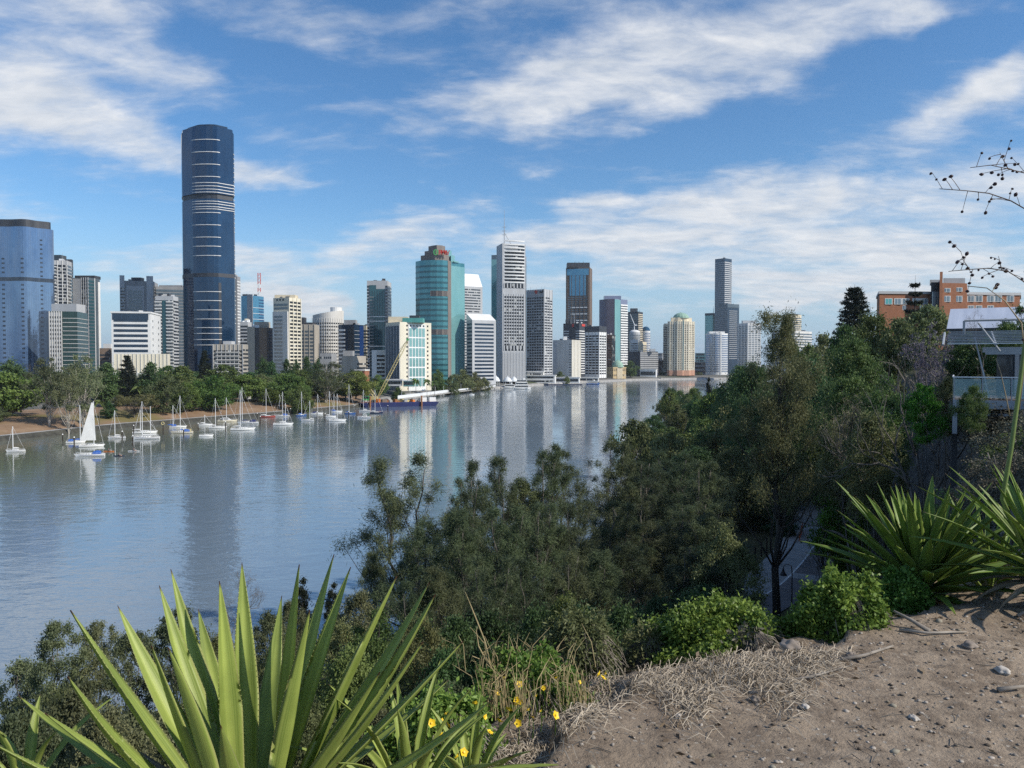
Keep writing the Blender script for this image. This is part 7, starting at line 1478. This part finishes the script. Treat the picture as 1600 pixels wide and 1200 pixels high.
def foreground():
    big_agave(); furcraea(1440, 925, 5.6, .88, 84, 'dark green furcraea rosette on the cliff edge behind the leafy mounds', 3, w=.084, dead=14); furcraea(1545, 935, 5.9, .80, 34, 'furcraea rosette squeezed between the dark one and the right edge', 9, w=.055, dead=16); stalk()
    mound('creeper_mound', 'large leafy mound with grey dead stems hanging down its right side', 1264, 1396, 906, 1012, 4.7, leaf_vine2, 2, dry=.35, nf=26000)
    mound('creeper_mound', 'low wide leafy mound left of the large one', 1040, 1248, 955, 1042, 4.75, leaf_vine, 4, dry=.1, nf=24000); mound('creeper_mound', 'small round leafy bush in front of the dark furcraea', 1378, 1456, 898, 968, 5.2, leaf_vine, 6, dry=0, nf=11000)
    mound('straw_clump', 'grey clump of dead straw between the two leafy mounds', 1140, 1215, 978, 1034, 4.55, leaf_grey, 8, dry=.5, nf=500)
    mound('creeper_mound', 'flat leafy creeper at the edge of the dirt, right of the agave', 735, 905, 1035, 1130, 3.75, leaf_vine2, 12, dry=.12, lf=(.024, .008), nf=13000); mound('creeper_mound', 'patch of creeper between the agave leaves and the yellow flowers', 600, 770, 1100, 1200, 3.2, leaf_vine2, 14, dry=.1, lf=(.024, .008), nf=10000)
    mound('fine_shrub', 'feathery olive shrub at the edge left of the straw', 845, 965, 960, 1052, 4.75, leaf_olive, 15, dry=.05, lf=(.03, .006), nf=7000); mound('fine_shrub', 'thin feathery shrub between the straw and the low wide mound', 965, 1050, 980, 1046, 4.95, leaf_olive, 16, dry=.05, lf=(.03, .005), nf=2200)
    rr = random.Random(31); rs = np.random.RandomState(31)
    # yellow flowers
    fm = MB()
    for k in range(5):
        a = k * 1.2566; b = len(fm.v); d = (math.cos(a), math.sin(a)); s = (-d[1], d[0]); r = .017
        fm.v += [(0, 0, 0), (d[0] * r * .6 + s[0] * r * .45, d[1] * r * .6 + s[1] * r * .45, .005), (d[0] * r, d[1] * r, .007), (d[0] * r * .6 - s[0] * r * .45, d[1] * r * .6 - s[1] * r * .45, .005)]; fm.face((b, b + 1, b + 2, b + 3))
    fm.lathe([(.004, 0), (.004, .008)], 6); fme = fm.mesh('petals', flower_y)
    sm = MB().tube([(0, 0, -.09), (.004, 0, -.04), (0, 0, 0)], [.002, .002, .0015], 4).mesh('stem', leaf_vine)
    for k, (px, py, D) in enumerate(((683, 1122, 2.95), (697, 1116, 2.98), (690, 1128, 2.9), (808, 1094, 3.45), (806, 1102, 3.42), (814, 1098, 3.48), (868, 1060, 3.7), (824, 1054, 3.8), (937, 1054, 4.0), (947, 1053, 4.02), (942, 1060, 3.98), (832, 1122, 3.25), (810, 1130, 3.2), (867, 1118, 3.3), (724, 1176, 2.75), (716, 1182, 2.7), (845, 1112, 3.35), (790, 1060, 3.75), (776, 1082, 3.5), (757, 1120, 3.15), (742, 1100, 3.2), (700, 1135, 2.9), (674, 1130, 2.9), (850, 1075, 3.65), (812, 1070, 3.65), (765, 1145, 3.0), (838, 1088, 3.55), (905, 1066, 3.85), (780, 1128, 3.15), (795, 1110, 3.3), (690, 1150, 2.85), (826, 1110, 3.35))):
        t = thing('yellow_flower', 'small yellow flower on the creeper at the edge of the dirt', 'flower', at(px, py, D), 0, 'yellow flowers in the creeper')
        s = .75 + .5 * rr.random(); link('petals', fme, t, (0, 0, 0), (.5 + rr.random() * .7, rr.random() - .5, rr.random() * 6), (s, s, s)); link('stem', sm, t)
    # dry grass stalks
    def stalks(name, label, pts, D, spread, n, m, hgt, cat='grass tuft'):
        c = at(*pts, D); t = thing(name, label, cat, c); mb = MB()
        for k in range(n):
            a = rr.random() * 6.28; x0, y0 = rr.gauss(0, spread), rr.gauss(0, spread * .6); h = hgt * (.45 + .7 * rr.random()); l = h * (.1 + .5 * rr.random()); p = Vector((x0, y0, 0)); mb.tube([p, p + Vector((math.cos(a) * l * .3, math.sin(a) * l * .3, h * .6)), p + Vector((math.cos(a) * l, math.sin(a) * l, h * (1 - .3 * rr.random())))], [.0022, .0018, .0008], 3, cap=False)
        mb.build('blades', m, t); return t
    stalks('dry_grass_tuft', 'yellow dry grass standing in the creeper', (785, 1115), 3.5, .07, 60, straw_y, .26); stalks('dry_grass_tuft', 'thin dry grass right of the yellow flowers', (880, 1095), 3.7, .10, 60, straw_y, .2); stalks('dry_grass_tuft', 'green and dry grass behind the yellow flowers', (830, 1060), 4.0, .12, 70, straw_y, .22)
    t = stalks('dry_grass_tuft', 'pair of tall bent dry stalks rising right of the agave', (765, 1050), 3.9, .04, 14, straw_y, .22); cc = Vector(t.location); Q = lambda px, py: at(px, py, 3.9) - cc
    MB().tube([Q(768, 1045), Q(757, 1000), Q(742, 962), Q(727, 925)], [.004, .0035, .003, .001], 5).build('tall_stalk', straw_y, t); MB().tube([Q(764, 1040), Q(748, 1010), Q(744, 985), Q(748, 975)], [.0035, .003, .002, .001], 5).build('tall_stalk', straw_y, t); MB().tube([Q(750, 1030), Q(738, 1025), Q(735, 1035)], [.003, .002, .001], 5).build('tall_stalk', straw_y, t)
    # dead mown grass lying on the edge of the clearing (uncountable)
    mb = []; n = 6500; px = 900 + 360 * rs.rand(n) + rs.normal(size=n) * 45; py = 1036 + np.abs(rs.normal(size=n)) * 34 * (.45 + .75 * np.sin(px * .021 + 1) ** 2) + rs.normal(size=n) * 7 - np.clip(px - 1000, 0, 400) * .06
    ex = 740 + 190 * rs.rand(1800); ey = 1195 - (ex - 740) * .55 + rs.normal(size=1800) * 22; px = np.concatenate([px, ex]); py = np.concatenate([py, ey]); V = []; Qd = []
    zz = np.array([0.0]); pts = []
    for a, b in zip(px, py):
        q = on_level(a, b, 26.4); pts.append((q.x, q.y))
    pts = np.array(pts); Zg = ground_fine(pts[:, 0], pts[:, 1]); ok = np.hypot(pts[:, 0], pts[:, 1]) < 7; pts, Zg = pts[ok], Zg[ok]; n = len(pts)
    a = rs.rand(n) * 6.283; l = .04 + .12 * rs.rand(n); d = np.stack([np.cos(a), np.sin(a)], 1); s = np.stack([-d[:, 1], d[:, 0]], 1) * .0014; lift = .004 + .035 * rs.rand(n) ** 2; w = lift + .02 * rs.rand(n)
    P0 = np.stack([pts[:, 0], pts[:, 1], Zg + lift * .4], 1); P1 = np.stack([pts[:, 0] + d[:, 0] * l * .5, pts[:, 1] + d[:, 1] * l * .5, Zg + w], 1); P2 = np.stack([pts[:, 0] + d[:, 0] * l, pts[:, 1] + d[:, 1] * l, Zg + lift * .3], 1); S3 = np.stack([s[:, 0], s[:, 1], np.full(n, .0008)], 1)
    v = np.stack([P0 + S3, P0 - S3, P1 - S3, P1 + S3, P2 - S3 * .5, P2 + S3 * .5], 1).reshape(-1, 3); b = np.arange(n)[:, None] * 6; q = np.concatenate([b + np.array([[0, 1, 2, 3]]), b + np.array([[3, 2, 4, 5]])]); me = quads('dead_grass', v, q, np.concatenate([rs.rand(n)] * 2)); me.materials.append(M_leaf('dead_grass_blades', (.20, .155, .115), (.50, .42, .33), .1)); tag(link('dead_grass', me), kind='stuff')
    # pebbles and leaf litter on the dirt (uncountable)
    base = bmesh.new(); bmesh.ops.create_icosphere(base, subdivisions=1, radius=1); bv = np.array([x.co[:] for x in base.verts]); bf = np.array([[x.index for x in f.verts] for f in base.faces]); base.free()
    def scatter(name, n, smin, smax, flat, mats, power=2.5):
        x = -1.0 + 7.5 * rs.rand(n); y = 1.8 + 4.6 * rs.rand(n); dd = sdist(EDGE, x, y); ok = dd > .12; x, y = x[ok], y[ok]; n = len(x); z = ground_fine(x, y); s = smin + (smax - smin) * rs.rand(n) ** power * 1.0
        r = rs.rand(n, 3) * .5 + .75; v = bv[None] * (1 + .25 * rs.normal(size=(n, len(bv), 1))) * (s[:, None] * r)[:, None, :]; v[:, :, 2] *= flat; a = rs.rand(n) * 6.28; ca, sa = np.cos(a)[:, None], np.sin(a)[:, None]
        X = v[:, :, 0] * ca - v[:, :, 1] * sa + x[:, None]; Yy = v[:, :, 0] * sa + v[:, :, 1] * ca + y[:, None]; Z = v[:, :, 2] + z[:, None] + (s * .2)[:, None]; vv = np.stack([X, Yy, Z], -1).reshape(-1, 3); ff = (bf[None] + (np.arange(n) * len(bv))[:, None, None]).reshape(-1, 3); me = quads(name, vv, ff, np.repeat(rs.rand(n), len(bf))); me.materials.append(mats); tag(link(name, me), kind='stuff')
    scatter('gravel', 17000, .0018, .013, .5, M_leaf('gravel_stones', (.10, .08, .062), (.55, .49, .42), 0, .9), 3.0); scatter('pebbles', 260, .008, .024, .5, M_leaf('pebble_stones', (.15, .115, .09), (.36, .31, .26), 0, .9), 2.2)
    n = 1500; x = -1 + 7 * rs.rand(n); y = 1.9 + 4.2 * rs.rand(n); dd = sdist(EDGE, x, y); ok = (dd > .02) & ((dd < .9) | (rs.rand(n) < .25)); x, y = x[ok], y[ok]; z = ground_fine(x, y) + .008; v, q, tt = leaves(rs, np.stack([x, y, z], 1), np.full(len(x), .006), 1, (.045, .010), .0, .85); me = quads('leaf_litter', v, q, tt); me.materials.append(M_leaf('dry_leaves', (.08, .05, .035), (.30, .22, .15), .1)); tag(link('leaf_litter', me), kind='stuff')
    n = 520; x = -.6 + 6.5 * rs.rand(n); y = 2.2 + 4.0 * rs.rand(n); dd = sdist(EDGE, x, y); ok = (dd > .05) & (rs.rand(n) < np.exp(-dd / 1.3) + .12); tw = MB()
    for a, b in zip(x[ok], y[ok]):
        an = rs.rand() * 6.28; l = .03 + .10 * rs.rand(); q0 = Vector((a, b, gz(a, b) + .006)); d = Vector((math.cos(an), math.sin(an), 0)) * l; pp = Vector((-d.y, d.x, 0)) * rs.normal() * .25; tw.tube([q0, q0 + d * .5 + pp + Vector((0, 0, .006)), q0 + d], [.0022, .002, .0012], 4)
    tag(tw.build('twig_litter', bark_grey), kind='stuff')
    # stones, sticks and the grey log
    def stone(px, py, r, m, label):
        q = on_level(px, py, 26.4); z = gz(q.x, q.y); bmm = bmesh.new(); bmesh.ops.create_icosphere(bmm, subdivisions=3, radius=r)
        for vt in bmm.verts:
            u = vt.co.normalized(); f = 1 + .22 * math.sin(u.x * 4 + px) * math.cos(u.y * 5 + py) + .12 * math.sin(u.z * 9 + px) + .05 * math.sin(u.x * 17) * math.sin(u.y * 15); vt.co = Vector((vt.co.x * 1.25 * f, vt.co.y * f, vt.co.z * .62 * f))
        me = bpy.data.meshes.new('stone'); bmm.to_mesh(me); bmm.free(); me.materials.append(m); me.polygons.foreach_set('use_smooth', [True] * len(me.polygons)); o = link('stone', me, None, (q.x, q.y, z + r * .3), (0, 0, px)); tag(o, label, 'stone')
    stone(1236, 1014, .055, stone_m, 'brown stone at the foot of the large leafy mound'); stone(1566, 1048, .032, stone_w, 'flat pale stone on the dirt at the right'); stone(1330, 1022, .03, stone_m, 'small brown stone right of the dead stems'); stone(1258, 1098, .018, stone_w, 'pale stone chip on the dirt below the mounds'); stone(1428, 1113, .02, stone_w, 'small whitish stone in the middle of the dirt'); stone(1180, 1085, .024, stone_m, 'dark pebble at the end of the straw'); stone(1060, 1108, .016, stone_w, 'pale lump at the lower edge of the straw'); stone(1515, 1010, .035, stone_m, 'brown stone in front of the right furcraea')
    def stick(pts, r, m, label, name='stick', z=.02):
        P = [on_level(a, b, 26.4 + h) for a, b, h in pts]; c = P[0].copy(); gzv = gz(c.x, c.y); V = [Vector((p.x - c.x, p.y - c.y, gz(p.x, p.y) - gzv + h + r)) for p, (_, _, h) in zip(P, pts)]
        o = MB().tube(V, [r * (1 - .5 * i / (len(V) - 1)) for i in range(len(V))], 7).build(name, m, None, True); o.location = (c.x, c.y, gzv); tag(o, label, 'branch' if name == 'stick' else 'log')
    stick(((1452, 990, .0), (1424, 974, .03), (1396, 958, .07)), .015, wood_grey, 'weathered grey branch leaning against the large leafy mound', 'log'); stick(((1405, 985, 0), (1450, 990, .01), (1510, 990, .0)), .010, wood_grey, 'long thin stick lying below the weathered branch'); stick(((1310, 1030, 0), (1350, 1022, .02), (1395, 1010, .0)), .012, wood_grey, 'grey stick curving below the dead stems'); stick(((1170, 1075, 0), (1230, 1072, .01)), .008, wood_grey, 'short stick lying in the straw'); stick(((1560, 1075, 0), (1600, 1070, .01)), .014, wood_grey, 'dark stick at the right edge of the dirt'); stick(((1215, 1060, 0), (1280, 1048, .02), (1330, 1036, 0)), .007, wood_grey, 'thin pale stick in front of the mounds'); stick(((1590, 960, .0), (1625, 945, .06)), .012, wood_grey, 'bleached twig below the right furcraea')
foreground()
# ------------------------------------------------------------------ the air
def haze(density):
    m = bpy.data.materials.new('air'); m.use_nodes = True; nt = m.node_tree; nt.nodes.clear(); o = nt.nodes.new('ShaderNodeOutputMaterial'); v = nt.nodes.new('ShaderNodeVolumePrincipled')
    v.inputs['Color'].default_value = (.80, .88, .97, 1); v.inputs['Density'].default_value = density; v.inputs['Anisotropy'].default_value = .25; nt.links.new(v.outputs[0], o.inputs['Volume'])
    mb = MB().box((0, 0, 166.5), (28400, 28400, 347)); tag(mb.build('haze', m), kind='stuff')
haze(0.000055)
